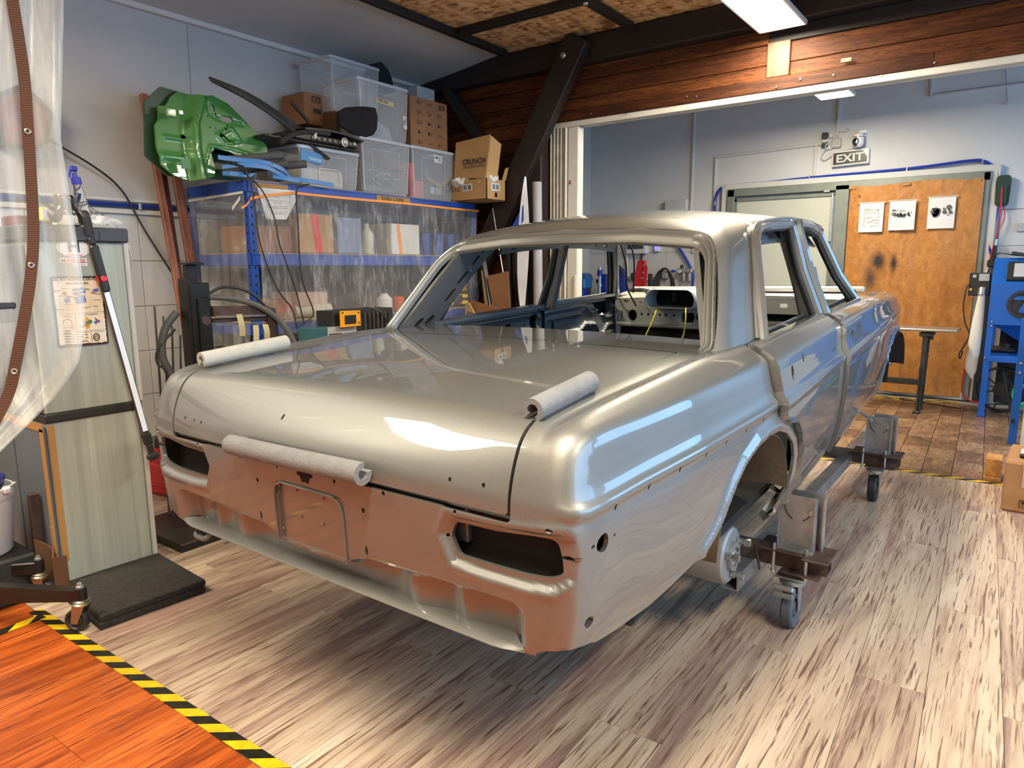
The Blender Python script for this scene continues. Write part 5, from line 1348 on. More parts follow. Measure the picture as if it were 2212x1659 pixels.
def castor_small(parent, x, y, dirv, r=.042):
    m = MB(); m.lathe([(0, .0), (.030, .0), (.032, .006), (.024, .012), (.028, .016), (.018, .022), (0, .022)], (x, y, 2*r+.018), n=18)
    w = Vector(dirv).normalized(); s = Vector((-w.y, w.x, 0))
    wc = Vector((x, y, r))+w*.022
    for k in (-1, 1): m.prism([wc+s*(k*.019)+w*.012+Vector((0, 0, -.008)), wc+s*(k*.019)-w*.012+Vector((0, 0, -.008)), Vector((x, y, 2*r+.018))-w*.022+s*(k*.019), Vector((x, y, 2*r+.018))+w*.024+s*(k*.019)], s*(k*.003))
    c = part('castor', m, mat('yellow_zinc', (.42, .40, .30), .3, .9, .15, 20), parent)
    m = MB(); m.lathe([(0, -.012), (.018, -.012), (.022, -.008), (.028, -.008), (.032, -.014), (r-.003, -.014), (r, -.009), (r, .009), (r-.003, .014), (.032, .014), (.028, .008), (.022, .008), (.018, .012), (0, .012)], wc, s, 24); part('castor_wheel', m, M_TYRE_B, c)
M_GBLK = mat('worn_black_paint', (.016, .015, .014), .35, .2, .4, 14)
p1 = Vector((-1.215, -.105, .142)); p2 = Vector((-1.80, -.43, .125))
mb = MB(); d_ = (p2-p1).normalized(); sd = Vector((-d_.y, d_.x, 0))
mb.prism([p1-sd*.018+Vector((0, 0, -.022)), p2-sd*.02+Vector((0, 0, -.055)), p2-sd*.02+Vector((0, 0, .035)), p1-sd*.018+Vector((0, 0, .018))], sd*.038); mb.cyl(p1+Vector((0, 0, -.034)), p1+Vector((0, 0, .024)), .021, n=16)
part('leg', mb, M_GBLK, ec); mb = MB(); mb.lathe([(.014, 0), (.014, .008), (.009, .010), (.009, .020), (0, .022)], p1+Vector((0, 0, .022)), n=6); part('leg_bolt', mb, STEEL, ec)
castor_small(ec, p1.x, p1.y, (-.6, -.4, 0))
q1 = Vector((-1.60, -.10, .145)); q2 = Vector((-1.93, -.44, .14))
mb = MB(); mb.bar(q1, q2, .045, .05, up=(0, 0, 1), b=.004); mb.cyl(q1+Vector((0, 0, -.03)), q1+Vector((0, 0, .03)), .020, n=14); part('leg', mb, M_GBLK, ec); mb = MB(); mb.lathe([(.013, 0), (.013, .008), (.008, .010), (.008, .018), (0, .02)], q1+Vector((0, 0, .028)), n=6); part('leg_bolt', mb, STEEL, ec)
castor_small(ec, q1.x+.0, q1.y, (.5, .3, 0)); 
CARD = mat('brown_cardboard', hexc('8a6040'), .8, 0, .12, 5, bump=.1, bs=20); CARD_L = mat('light_cardboard', hexc('b08a5a'), .8, 0, .1, 5); CARD_D = mat('dark_cardboard', hexc('5a3e2a'), .85, 0, .2, 8)
mb = MB(); mb.sheet(lambda u, v: Vector((-1.66+.11*u, -.085+.035*math.sin(2.6*u), .005+.235*v*(1-.25*u))), 8, 3, .005); mb.sheet(lambda u, v: Vector((-1.55+.02*u, -.068+.045*u, .005+.178*v)), 3, 3, .005)
tag(part('cardboard_offcut', mb, CARD_D), 'bent brown cardboard offcut standing by the cabinet foot', 'cardboard')
mb = MB(); mb.box((-1.70, -.06, .21), (.03, .035, .42), Matrix.Rotation(.05, 3, 'Y'), b=.003); tag(part('angle_iron', mb, M_RUST), 'short dark rusty angle iron standing behind the bucket', 'iron bar')
fc = thing('fuel_can', 'red plastic fuel can on the floor behind the cabinet', 'fuel can', (-2.5, .95, 0))
mb = MB(); Rf = Matrix.Rotation(.15, 3, 'Z'); mb.box((-2.52, .93, .13), (.34, .22, .26), Rf, b=.03); mb.box((-2.52, .93, .13), (.30, .24, .16), Rf, b=.02); mb.box((-2.46, .93, .285), (.14, .05, .03), Rf, b=.01); mb.box((-2.40, .93, .27), (.03, .05, .05), Rf, b=.01); mb.box((-2.52, .93, .27), (.03, .05, .05), Rf, b=.01); part('tank', mb, mat('red_can', (.50, .015, .02), .35, 0, .08, 8), fc)
mb = MB(); mb.cyl((-2.62, .92, .25), (-2.62, .92, .32), .032, .028, 14); part('cap', mb, M_BLKP, fc)
# ---- clear plastic curtain at the left with a brown eyeletted strap
CURT = NT('curtain_film'); _n = CURT.noise(CURT.wpos((1, 5, .6)), 3.0, 4, .6); CURT.set(Base_Color=(.70, .74, .72), Roughness=.22, Specular_IOR_Level=.7); CURT.link(CURT.ramp(_n, [(.35, (.26, .26, .26)), (.7, (.62, .62, .62))]), CURT.b.inputs['Alpha']); CURT.bump(CURT.noise(CURT.wpos((1, 14, 2)), 3, 5, .6), .35, .01); CURT = CURT.m
ct = thing('plastic_curtain', 'clear plastic curtain with brown eyelet strap hanging at the left edge', 'curtain', (-1.25, -.3, .6))
_ez = [.58, .71, .779, .866, .969, 1.113, 1.276, 1.544, 1.742, 1.971, 2.197, 2.9]; _ey = [-.46, -.32, -.234, -.135, -.044, .001, .009, .0, -.006, .026, .055, .10]
def curt(u, v):
    z = 2.90-2.32*v; ye = float(np.interp(z, _ez, _ey)); y = -.95+(ye+.95)*u
    w = .028*math.sin(26*u+2.0*v)+.014*math.sin(61*u-3*v)+.02*math.sin(9*u+4*v)
    return Vector((-1.25+w*(.35+.65*min(1, v*2))+.05*v, y, z))
mb = MB(); mb.grid(curt, 90, 40); part('film', mb, CURT, ct, angle=80)
sp_ = [(-.107, 2.152), (-.102, 2.041), (-.099, 1.904), (-.106, 1.746), (-.117, 1.53), (-.127, 1.406), (-.148, 1.283), (-.178, 1.158), (-.216, 1.019), (-.248, .914), (-.294, .829), (-.36, .72)]
def strapm():
    t = NT('brown_webbing'); s = t.new('ShaderNodeSeparateXYZ'); t.link(t.wpos(), s.inputs[0]); w = t.math('SINE', t.math('MULTIPLY', s.outputs[2], 900.0))
    c = t.ramp(t.math('ADD', t.math('MULTIPLY', w, .25), .5), [(.3, hexc('2a160c')), (.7, hexc('6a3e22'))]); t.set(Base_Color=c, Roughness=.7); return t.m
pp = smooth_path([(-1.205, -.115, 2.5)]+[(-1.205+.006*i/10, y, z) for i, (y, z) in enumerate(sp_)], 4)
mb = MB(); mb.tube(pp, .020, 6, flat=.12)
# flat strap facing the room
vs = []; 
for i, p in enumerate(pp):
    d = (pp[min(i+1, len(pp)-1)]-pp[max(i-1, 0)]).normalized(); s = Vector((.45, 0.9, 0)); s = (s-d*s.dot(d)).normalized()
    vs += [p-s*.0165, p+s*.0165]
mb = MB(); L_ = len(pp)
def sfn(u, v):
    i = min(int(round(u*(L_-1))), L_-1); return vs[2*i].lerp(vs[2*i+1], v)
mb.sheet(sfn, L_-1, 2, .003); stp = part('strap', mb, strapm(), ct)
for (y, z) in ((-.106, 1.746), (-.141, 1.319), (-.226, .976)):
    mb = MB(); mb.lathe([(.0045, .004), (.0075, .006), (.0100, .004), (.0105, .0), (.0045, 0), (.0045, .004)], (-1.199, y-.002, z), (.9, -.43, 0), 14); part('eyelet', mb, mat('eyelet_zinc', (.6, .6, .6), .3, .9), stp)
mb = MB(); mb.box((-1.24, -.33, 1.168), (.05, .26, .07), b=.005); mb.box((-1.22, -.225, 1.19), (.05, .05, .02), b=.004); tag(part('black_bracket', mb, M_BLKP), 'black metal arm entering at the left edge in front of the curtain', 'bracket')
# ================================================================== blue shelf rack, its contents and what stands around it
SX0, SX1, SY0, SY1 = -3.06, -2.40, 1.47, 3.65
BLUE = mat('blue_rack_paint', (.012, .060, .33), .38, .1, .08, 8); CHIP = mat('chipboard', (.30, .22, .13), .85, 0, .15, 20)
rack = thing('shelf_rack', 'blue boltless shelf rack against the left wall', 'shelf', ((SX0+SX1)/2, (SY0+SY1)/2, 0))
for (x, y, sx, sy) in ((SX1, SY0, -1, 1), (SX1, SY1, -1, -1), (SX0, SY0, 1, 1), (SX0, SY1, 1, -1)):
    mb = MB(); mb.box((x+sx*.0225, y, .915), (.045, .003, 1.83)); mb.box((x, y+sy*.0225, .915), (.003, .045, 1.83)); pst = part('upright', mb, BLUE, rack)
    if x == SX1:
        h = MB(); k = 0
        for i in range(30):
            z = .22+i*.052
            h.box((x+.0016, y+sy*.022, z), (.0012, .011, .016)); h.box((x+sx*.022, y-sy*.0016, z), (.011, .0012, .016))
        part('keyhole_slots', h, DARK, pst)['kind'] = 'stuff'
LV = [(.30, .37), (.89, .965), (1.325, 1.398), (1.765, 1.835)]
for (z0, z1) in LV:
    for x in (SX1, SX0):
        mb = MB(); mb.box((x, (SY0+SY1)/2, (z0+z1)/2), (.022, SY1-SY0-.01, z1-z0), b=.003); mb.box((x+(.012 if x == SX1 else -.012), (SY0+SY1)/2, z1-.006), (.006, SY1-SY0-.01, .012), b=.002); part('long_beam', mb, BLUE, rack)
    for y in (SY0, SY1):
        mb = MB(); mb.box(((SX0+SX1)/2, y, (z0+z1)/2), (SX1-SX0-.01, .022, z1-z0), b=.003); part('short_beam', mb, BLUE, rack)
    mb = MB(); mb.box(((SX0+SX1)/2, (SY0+SY1)/2, z1+.003), (SX1-SX0-.03, SY1-SY0-.03, .010), b=.001); part('shelf_board', mb, CHIP, rack)
# paper strips and writing on the front beam
mb = MB(); mb.box((SX1+.0135, 1.635, 1.815), (.002, .24, .048)); tpz = part('tape_strip', mb, M_MTAPE, rack)
mb = MB(); mb.box((SX1+.0135, 2.68, 1.807), (.002, .34, .050)); tpz = part('tape_strip', mb, M_MTAPE, rack)
t = MB(); text_mb(t, 'FORD CAPRI', (SX1+.0152, 2.56, 1.795), PX, PZ, .026, width=.22); part('handwriting', t, BLKI, tpz)
# ---- translucent dust sheet
SHEET = NT('dust_sheet_film'); _n = SHEET.noise(SHEET.wpos((1, 3, 1.2)), 2.2, 5, .65, .8); _w = SHEET.noise(SHEET.wpos((1, 16, 3)), 2.0, 5, .7, 1.2)
SHEET.set(Base_Color=(.72, .72, .74), Roughness=.20, Specular_IOR_Level=.5)
_f = SHEET.math('ADD', SHEET.math('MULTIPLY', _n, .6), SHEET.math('MULTIPLY', _w, .5)); SHEET.link(SHEET.ramp(_f, [(.40, (.10, .10, .10)), (.56, (.17, .17, .17)), (.72, (.48, .48, .48))]), SHEET.b.inputs['Alpha'])
SHEET.bump(SHEET.noise(SHEET.wpos((1, 9, 3)), 3.0, 6, .7, 1.0), .8, .02); SHEET = SHEET.m
ds_ = thing('dust_sheet', 'thin clear dust sheet taped with orange tape over the shelf front', 'dust sheet', (SX1+.03, 2.5, .8))
def shf(u, v):
    y = 1.50+2.14*u; z = 1.785-1.12*v
    w = .012*math.sin(38*u+9*v*math.sin(5*u))*v+.020*math.sin(11*u+5*v)*v+.02*math.sin(PI*v)*math.sin(4*u+1)
    w += .03*math.exp(-((u-.36-.10*math.sin(3*v))/.05)**2)*v
    return Vector((SX1+.030+w*.8, y, z))
mb = MB(); mb.grid(shf, 110, 36); part('film', mb, SHEET, ds_, angle=80)
ORT = mat('orange_tape', (.85, .27, .01), .45, 0, .05, 20)
mb = MB(); mb.sheet(lambda u, v: Vector((SX1+.036, 1.79+1.86*u, 1.789-.016*v-.002*math.sin(9*u))), 20, 1, .002); mb.sheet(lambda u, v: Vector((SX1+.036, 1.463+.33*u, 1.727+.064*u**.75-.016*v)), 8, 1, .002)
mb.sheet(lambda u, v: Vector((SX1+.037, 1.40+.075*u, 1.672+.012*u+.055*u*u-.014*v)), 4, 1, .002); part('orange_tape', mb, ORT, ds_)
def shs(u, v):
    x = SX1+.005-.62*u; z = 1.765-.95*v
    return Vector((x, SY0-.025-.03*v*(1-.5*math.sin(14*u+3*v))-.015*math.sin(33*u)*v, z-.05*u*(1-v)*0))
ds2 = thing('dust_sheet', 'clear dust sheet hanging over the short end of the blue shelf', 'dust sheet', (SX1-.3, SY0-.03, .8))
mb = MB(); mb.grid(shs, 50, 24); part('film', mb, SHEET, ds2, angle=80)
mb = MB(); mb.sheet(lambda u, v: Vector((SX1-.01-.62*u, SY0-.024, 1.768-.014*v-.015*u)), 6, 1, .002); mb.sheet(lambda u, v: Vector((SX1-.03-.09*u, SY0-.03, 1.74-.06*u-.022*v)), 4, 1, .002); part('white_tape', mb, mat('white_tape', (.6, .6, .6), .6), ds2)
pp_ = MB(); pp_.prism([(SX1+.026, 1.525, 1.793), (SX1+.026, 1.792, 1.797), (SX1+.030, 1.80, 1.735), (SX1+.034, 1.714, 1.612), (SX1+.034, 1.567, 1.608)], (.0012, 0, 0))
pap = thing('torn_paper', 'white form sheet tucked behind the orange tape on the shelf', 'paper', (SX1+.03, 1.66, 1.6)); part('sheet', pp_, mat('paper_white', (.68, .68, .68), .7, 0, .02), pap)
t = MB()
for i, s in enumerate(('Forms', 'Vendor Code', 'Last Planer Service Job Exitex', 'Remember 08.03.2017')): text_mb(t, s, (SX1+.0355, 1.655, 1.742-i*.033), PX, PZ, .008, align='CENTER'); 
for i in range(4): t.box((SX1+.0355, 1.655, 1.757-i*.033), (.0006, .20-.02*i, .001))
part('print', t, mat('grey_ink', (.12, .12, .12), .5), pap)
# black cords hanging in front of the sheet
for pts, lab in (([(-2.36, 1.50, 1.86), (-2.345, 1.47, 1.80), (-2.34, 1.50, 1.45), (-2.34, 1.60, 1.18), (-2.34, 1.70, 1.05), (-2.33, 1.72, .92)], 'black cord hanging down the blue corner post of the shelf'),
                 ([(-2.40, 1.45, 1.88), (-2.34, 1.53, 1.78), (-2.33, 1.60, 1.62), (-2.33, 1.63, 1.45), (-2.33, 1.72, 1.20), (-2.33, 1.78, .95)], 'black cord hanging before the torn paper on the shelf'),
                 ([(-2.36, 1.90, 1.845), (-2.335, 1.785, 1.80), (-2.33, 1.775, 1.60), (-2.33, 1.78, 1.25), (-2.32, 1.85, 1.03), (-2.32, 1.80, .97), (-2.32, 1.70, .96)], 'black cord looping down the middle of the sheeted shelf')):
    mb = MB(); mb.tube(smooth_path(pts, 6), .005, 6); tag(part('hanging_cord', mb, BW), lab, 'cord')
# ---- what is behind the sheet
def carton(y0, y1, z0, h, x1, dpt, m, nm, lab, cat, rz=0, stripe=None, group=None):
    c = ((x1-dpt/2), (y0+y1)/2, z0+h/2); T = thing(nm, lab, cat, (c[0], c[1], z0), group)
    mb = MB(); mb.box(c, (dpt, y1-y0, h), Matrix.Rotation(rz, 3, 'Z'), b=.004); part('carton', mb, m, T)
    if stripe:
        mb = MB(); mb.box((x1+.001, stripe[0], z0+h/2), (.002, stripe[1], h*.98), Matrix.Rotation(stripe[2], 3, 'X')); part('stripe', mb, stripe[3], T)
    return T
REDP = mat('red_print_bright', (.70, .03, .02), .5); WHT = mat('white_carton', (.62, .61, .57), .6, 0, .05); GRYB = mat('grey_blue_carton', (.18, .24, .36), .6, 0, .1); PINK = mat('pinkish_carton', (.50, .34, .28), .7, 0, .08)
z2_, z1_, z0_ = 1.409, .976, .381
carton(1.88, 2.17, z2_, .26, -2.47, .40, CARD_L, 'cardboard_box', 'light cardboard box with a red stripe behind the dust sheet, upper shelf', 'box', 0, (2.03, .055, .12, REDP))
carton(2.20, 2.42, z2_, .25, -2.46, .35, GRYB, 'blue_box', 'grey blue box behind the dust sheet, right of the red striped one', 'box')
carton(1.56, 1.84, z2_, .17, -2.50, .35, CARD, 'cardboard_box', 'low brown box behind the torn paper, upper shelf', 'box', .05)
carton(2.72, 3.02, z2_, .23, -2.46, .30, WHT, 'white_box', 'white box with an orange mark behind the dust sheet', 'box', 0, (2.80, .03, .1, ORT))
mb = MB(); mb.lathe([(0, 0), (.05, 0), (.052, .01), (.052, .15), (.02, .19), (.02, .22), (0, .22)], (-2.52, 2.52, z2_), n=18); tag(part('pale_canister', mb, mat('pale_canister', (.50, .52, .42), .5)), 'pale canister between the boxes on the upper shelf', 'canister')
for k, y in enumerate((3.15, 3.30, 3.45)):
    mb = MB(); mb.lathe([(0, 0), (.055, 0), (.055, .17), (.045, .18), (0, .18)], (-2.53, y, z2_), n=18); tag(part('blue_tin', mb, mat('blue_tin', (.02, .06, .22), .35, .2)), ('left', 'middle', 'right')[k]+' of the dark blue tins on the right of the upper shelf', 'tin', 'blue tins on the upper shelf')
carton(1.58, 1.80, z1_, .13, -2.44, .30, CARD, 'cardboard_box', 'brown box with red marks on the middle shelf by the corner post', 'box', 0)
mb = MB(); text_mb(mb, 'CCS', (-2.437, 1.66, z1_+.05), PX, PZ, .05); tag(part('red_mark', mb, REDP, bpy.data.objects.get('cardboard_box.002')), None) if bpy.data.objects.get('cardboard_box.002') else None
carton(1.83, 2.09, z1_+.07, .10, -2.47, .3, PINK, 'pink_box', 'pinkish box on top of the pale roll on the middle shelf', 'box', .1)
mb = MB(); mb.lathe([(0, 0), (.045, 0), (.045, .30), (0, .30)], (-2.50, 1.82, z1_+.045), (0, 1, 0), 18); tag(part('pale_roll', mb, mat('pale_roll', (.46, .45, .36), .7)), 'pale fabric roll lying on the middle shelf', 'roll')
mb = MB(); mb.lathe([(0, 0), (.055, 0), (.06, .02), (.06, .10), (.03, .13), (.03, .14), (0, .14)], (-2.46, 2.62, z1_), n=18); tag(part('white_jar', mb, mat('white_plastic', (.66, .68, .72), .35, 0, .06, 6)), 'white plastic jar on the middle shelf beside the window post', 'jar')
mb = MB(); mb.lathe([(0, 0), (.05, 0), (.05, .11), (0, .115)], (-2.50, 2.80, z1_), n=18); tag(part('orange_tin', mb, mat('orange_tin', (.60, .12, .03), .4)), 'orange tin on the middle shelf next to the white jar', 'tin')
carton(3.30, 3.62, z1_+.13, .24, -2.48, .35, CARD_L, 'cardboard_box', 'tan box on the right end of the middle shelf, above the clamp', 'box')
cl_ = thing('clamp_tool', 'black and yellow clamp lying on the right end of the middle shelf', 'tool', (-2.45, 3.42, z1_))
mb = MB(); mb.box((-2.45, 3.42, z1_+.055), (.04, .34, .03), b=.005); mb.box((-2.45, 3.45, z1_+.085), (.04, .12, .03), b=.005); part('body', mb, M_BLKP, cl_)
for (y, z) in ((3.34, .035), (3.34, .09), (3.53, .035), (3.53, .09)):
    mb = MB(); mb.box((-2.445, y, z1_+z), (.05, .07, .03), b=.006); part('grip', mb, mat('yellow_grip', (.75, .55, .02), .4), cl_)
mb = MB(); mb.lathe([(0, 0), (.04, 0), (.035, .06), (0, .07)], (-2.45, 3.22, z1_), n=14); tag(part('red_cap', mb, REDP), 'small red cap on the middle shelf left of the clamp', 'cap')  # a small loose red cap
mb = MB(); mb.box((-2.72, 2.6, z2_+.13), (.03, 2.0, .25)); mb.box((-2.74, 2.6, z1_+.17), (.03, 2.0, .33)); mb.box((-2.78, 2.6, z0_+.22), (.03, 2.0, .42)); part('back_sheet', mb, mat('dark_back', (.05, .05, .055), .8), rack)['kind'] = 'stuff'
carton(1.95, 2.5, z0_, .28, -2.50, .4, CARD_D, 'cardboard_box', 'dark box on the lowest shelf', 'box'); 
# ---- storage bins on the top shelf
BIN = NT('clear_bin'); BIN.set(Base_Color=(.80, .84, .88), Roughness=.16, Alpha=.30, Specular_IOR_Level=.6); BIN = BIN.m
BINR = NT('clear_bin_rim'); BINR.set(Base_Color=(.62, .66, .70), Roughness=.22, Alpha=.62); BINR = BINR.m
def bin_(y0, y1, z0, h, x1, dpt, lab, grp='clear storage bins on top of the blue shelf'):
    c = Vector((x1-dpt/2, (y0+y1)/2, z0)); T = thing('storage_bin', lab, 'storage bin', tuple(c), grp); w = y1-y0; mb = MB(); k = .90
    def rect(s, z, e=0): return [tuple(c+Vector((sx*(dpt/2*s+e), sy*(w/2*s+e), z))) for sx, sy in rpoly([(-1, -1), (1, -1), (1, 1), (-1, 1)], .12, 3)]
    ls = [rect(k, .003), rect(k+.01, .01), rect(1-.02, h-.02)]; n = len(ls[0])
    mb.add([p for L in ls for p in L], [(a*n+i, a*n+(i+1) % n, (a+1)*n+(i+1) % n, (a+1)*n+i) for a in range(2) for i in range(n)]+[tuple(range(n))])
    part('tub', mb, BIN, T)
    mb = MB(); ls = [rect(1-.02, h-.022), rect(1-.02, h-.022, .010), rect(1-.02, h-.004, .012), rect(1-.02, h, .008), rect(1-.02, h, -.001), rect(1-.02, h-.022)]
    mb.add([p for L in ls for p in L], [(a*n+i, a*n+(i+1) % n, (a+1)*n+(i+1) % n, (a+1)*n+i) for a in range(5) for i in range(n)])
    part('rim', mb, BINR, T)
    mb = MB(); g = lambda y, z: (x1-dpt*.5*(1-(k+.01+(1-.02-k-.01)*z/h))+.002, c.y+y*(k+(1-k)*z/h), z0+z)
    P = [g(-w*.28, h*.10), g(-w*.28, h*.80), g(w*.28, h*.80), g(w*.28, h*.10)]
    for a in range(3): mb.bar(P[a], P[a+1], .003, .003)
    for sy in (-1, 1): mb.bar(g(sy*w*.475, h*.05), g(sy*w*.475, h*.93), .008, .004)
    part('moulded_ribs', mb, BINR, T)['kind'] = 'stuff'
    return T
ZT_ = 1.845
b1 = bin_(1.895, 2.42, ZT_, .262, -2.45, .39, 'low clear bin with a blue maker label, under the radiator')
b2 = bin_(2.435, 2.935, ZT_, .390, -2.45, .40, 'clear bin full of cables, under the labelled bin')
b3 = bin_(2.945, 3.46, ZT_, .392, -2.45, .40, 'clear bin with red and black boxes, under the printed moving box')
b4 = bin_(2.475, 2.985, 2.240, .41, -2.50, .40, 'clear bin with a handwritten tape label, on the cable bin')
b5 = bin_(2.42, 2.90, 2.44, .38, -2.72, .38, 'clear empty bin at the back touching the ceiling sheet')
mb = MB(); mb.box((-2.90, 2.66, 2.14), (.35, .44, .59), b=.01); tag(part('support_box', mb, CARD_D), 'dark box hidden behind the clear bins, carrying the back bin', 'box')
mb = MB(); mb.box((-2.447, 2.00, 2.035), (.003, .17, .07), Matrix.Rotation(-.10, 3, 'X')); l1 = part('maker_label', mb, mat('blue_label', (.03, .22, .50), .4), b1)
t = MB(); text_mb(t, 'cusco', (-2.4445, 1.975, 2.018), (0, 1, -.10), (0, .10, 1), .026, width=.10, bold=.02); part('lettering', t, mat('label_text', (.55, .75, .9), .5), l1)
mb = MB(); mb.box((-2.66, 2.16, ZT_+.075), (.26, .36, .13), b=.02); tag(part('cream_parcel', mb, mat('cream_parcel', (.52, .47, .36), .6)), 'cream parcel inside the low clear bin', 'parcel')
mb = MB(); mb.lathe([(0, 0), (.07, 0), (.06, .07), (0, .09)], (-2.70, 2.10, ZT_+.14), n=14); tag(part('red_parcel', mb, mat('dark_red_card', (.14, .03, .03), .5, 0, .1)), 'dark red bundle inside the low clear bin', 'parcel')
mb = MB(); mb.tube([(-2.455, 2.06, ZT_+.045), (-2.455, 2.065, ZT_+.125), (-2.455, 2.23, ZT_+.125), (-2.455, 2.24, ZT_+.03)], .004, 6); tag(part('bent_wire', mb, M_SILW), 'bent wire handle inside the low clear bin', 'wire')
rs_ = random.Random(11)
cbm = thing('cable_heap', 'tangle of grey and blue cables inside the lower middle bin', 'cables', (-2.65, 2.68, ZT_))
for k in range(26):
    cy, cz, cx = 2.52+rs_.random()*.33, ZT_+.03+rs_.random()*.17, -2.50-rs_.random()*.25; R = .03+rs_.random()*.05; tl = rs_.random()*2
    mb = MB(); mb.tube([(cx+.02*math.sin(3*a+k), cy+R*math.cos(a), cz+R*.7*math.sin(a)*math.cos(tl)+R*.5) for a in np.linspace(0, 5.4, 16)], .003+.003*rs_.random(), 5)
    part('cable', mb, [BW, mat('grey_wire', (.35, .36, .36), .5), mat('blue_wire', (.03, .10, .35), .5), mat('dark_grey_wire', (.08, .08, .085), .5)][k % 4], cbm)
mb = MB(); mb.box((-2.56, 2.84, ZT_+.09), (.05, .07, .10), Matrix.Rotation(.4, 3, 'X'), b=.006); mb.box((-2.65, 2.66, ZT_+.045), (.26, .36, .07), b=.02); part('dark_parts', mb, mat('dark_parts', (.05, .055, .06), .5), cbm)['kind'] = 'stuff'
mb = MB(); mb.box((-2.62, 3.01, ZT_+.205), (.22, .06, .13), b=.004); tag(part('red_box', mb, mat('red_orange_box', (.72, .06, .03), .4)), 'bright red box standing inside the right bin', 'box')
mb = MB(); mb.box((-2.62, 3.05, ZT_+.075), (.24, .16, .13), b=.004); tag(part('red_box', mb, mat('dull_red_box', (.40, .015, .02), .4)), 'dull red box lying at the bottom of the right bin', 'box')
bx3 = thing('black_box', 'black printed boxes inside the right bin', 'box', (-2.62, 3.28, ZT_))
mb = MB(); mb.box((-2.62, 3.28, ZT_+.075), (.26, .28, .13), b=.004); mb.box((-2.64, 3.28, ZT_+.25), (.22, .26, .20), b=.004); part('carton', mb, mat('black_carton', (.025, .027, .032), .45), bx3)['kind'] = 'stuff'
mb = MB(); 
for k in range(6): mb.box((-2.4885, 3.215, ZT_+.055+k*.009), (.002, .045, .005)); mb.box((-2.4885, 3.29, ZT_+.055+k*.009), (.002, .075, .0035))
part('print', mb, mat('label_white', (.6, .6, .62), .5), bx3)['kind'] = 'stuff'
mb = MB(); mb.prism([(-2.475, 3.14, ZT_+.25), (-2.47, 3.16, ZT_+.17), (-2.47, 3.30, ZT_+.135), (-2.475, 3.40, ZT_+.20), (-2.48, 3.40, ZT_+.16), (-2.48, 3.30, ZT_+.10), (-2.48, 3.14, ZT_+.16)], (-.004, 0, 0)); part('kraft_wrap', mb, CARD, bx3)
mb = MB(); mb.box((-2.455, 3.255, 2.165), (.002, .09, .055)); l3 = part('white_label', mb, mat('label_white', (.6, .6, .62), .5), b3)
mb = MB(); mb.box((-2.4535, 3.235, 2.175), (.001, .03, .012)); 
for k in range(4): mb.box((-2.4535, 3.27, 2.182-k*.010), (.001, .03, .004))
part('print', mb, BLKI, l3)['kind'] = 'stuff'
mb = MB(); mb.box((-2.502, 2.735, 2.515), (.002, .175, .034), Matrix.Rotation(-.06, 3, 'X')); l4 = part('tape_label', mb, mat('tape_label', (.62, .50, .30), .7), b4)
t = MB(); text_mb(t, 'FORD CAPRI', (-2.5005, 2.665, 2.512), (0, 1, -.06), (0, .06, 1), .021, width=.10); part('handwriting', t, BLKI, l4)
mb = MB(); mb.box((-2.507, 2.945, 2.405), (.002, .040, .095)); l4 = part('white_label', mb, mat('label_white', (.6, .6, .62), .5), b4)
mb = MB(); mb.box((-2.5055, 2.935, 2.405), (.001, .008, .03)); [mb.box((-2.5055, 2.953, 2.43-k*.010), (.001, .018, .004)) for k in range(5)]; part('print', mb, BLKI, l4)['kind'] = 'stuff'
gl = thing('grey_parts', 'grey plastic trim parts inside the labelled bin', 'parts', (-2.68, 2.72, 2.25))
mb = MB(); mb.prism([(-2.60, 2.60, 2.255), (-2.60, 2.90, 2.255), (-2.60, 2.86, 2.36), (-2.60, 2.74, 2.40), (-2.60, 2.66, 2.30)], (-.03, 0, 0)); mb.tube([(-2.57, 2.72+.035*math.cos(a), 2.31+.02*math.sin(a)) for a in np.linspace(0, 2*PI, 16)[:-1]], .006, 6, closed=True); part('trim_part', mb, mat('grey_trim', (.22, .23, .25), .5), gl)
mb = MB(); mb.tube(smooth_path([(-2.62, 2.55, 2.28), (-2.62, 2.70, 2.44), (-2.62, 2.85, 2.38), (-2.62, 2.92, 2.27)], 5), .016, 8); mb.box((-2.75, 2.73, 2.30), (.15, .36, .10), b=.02); part('hose', mb, mat('dark_parts', (.05, .055, .06), .5), gl)['kind'] = 'stuff'
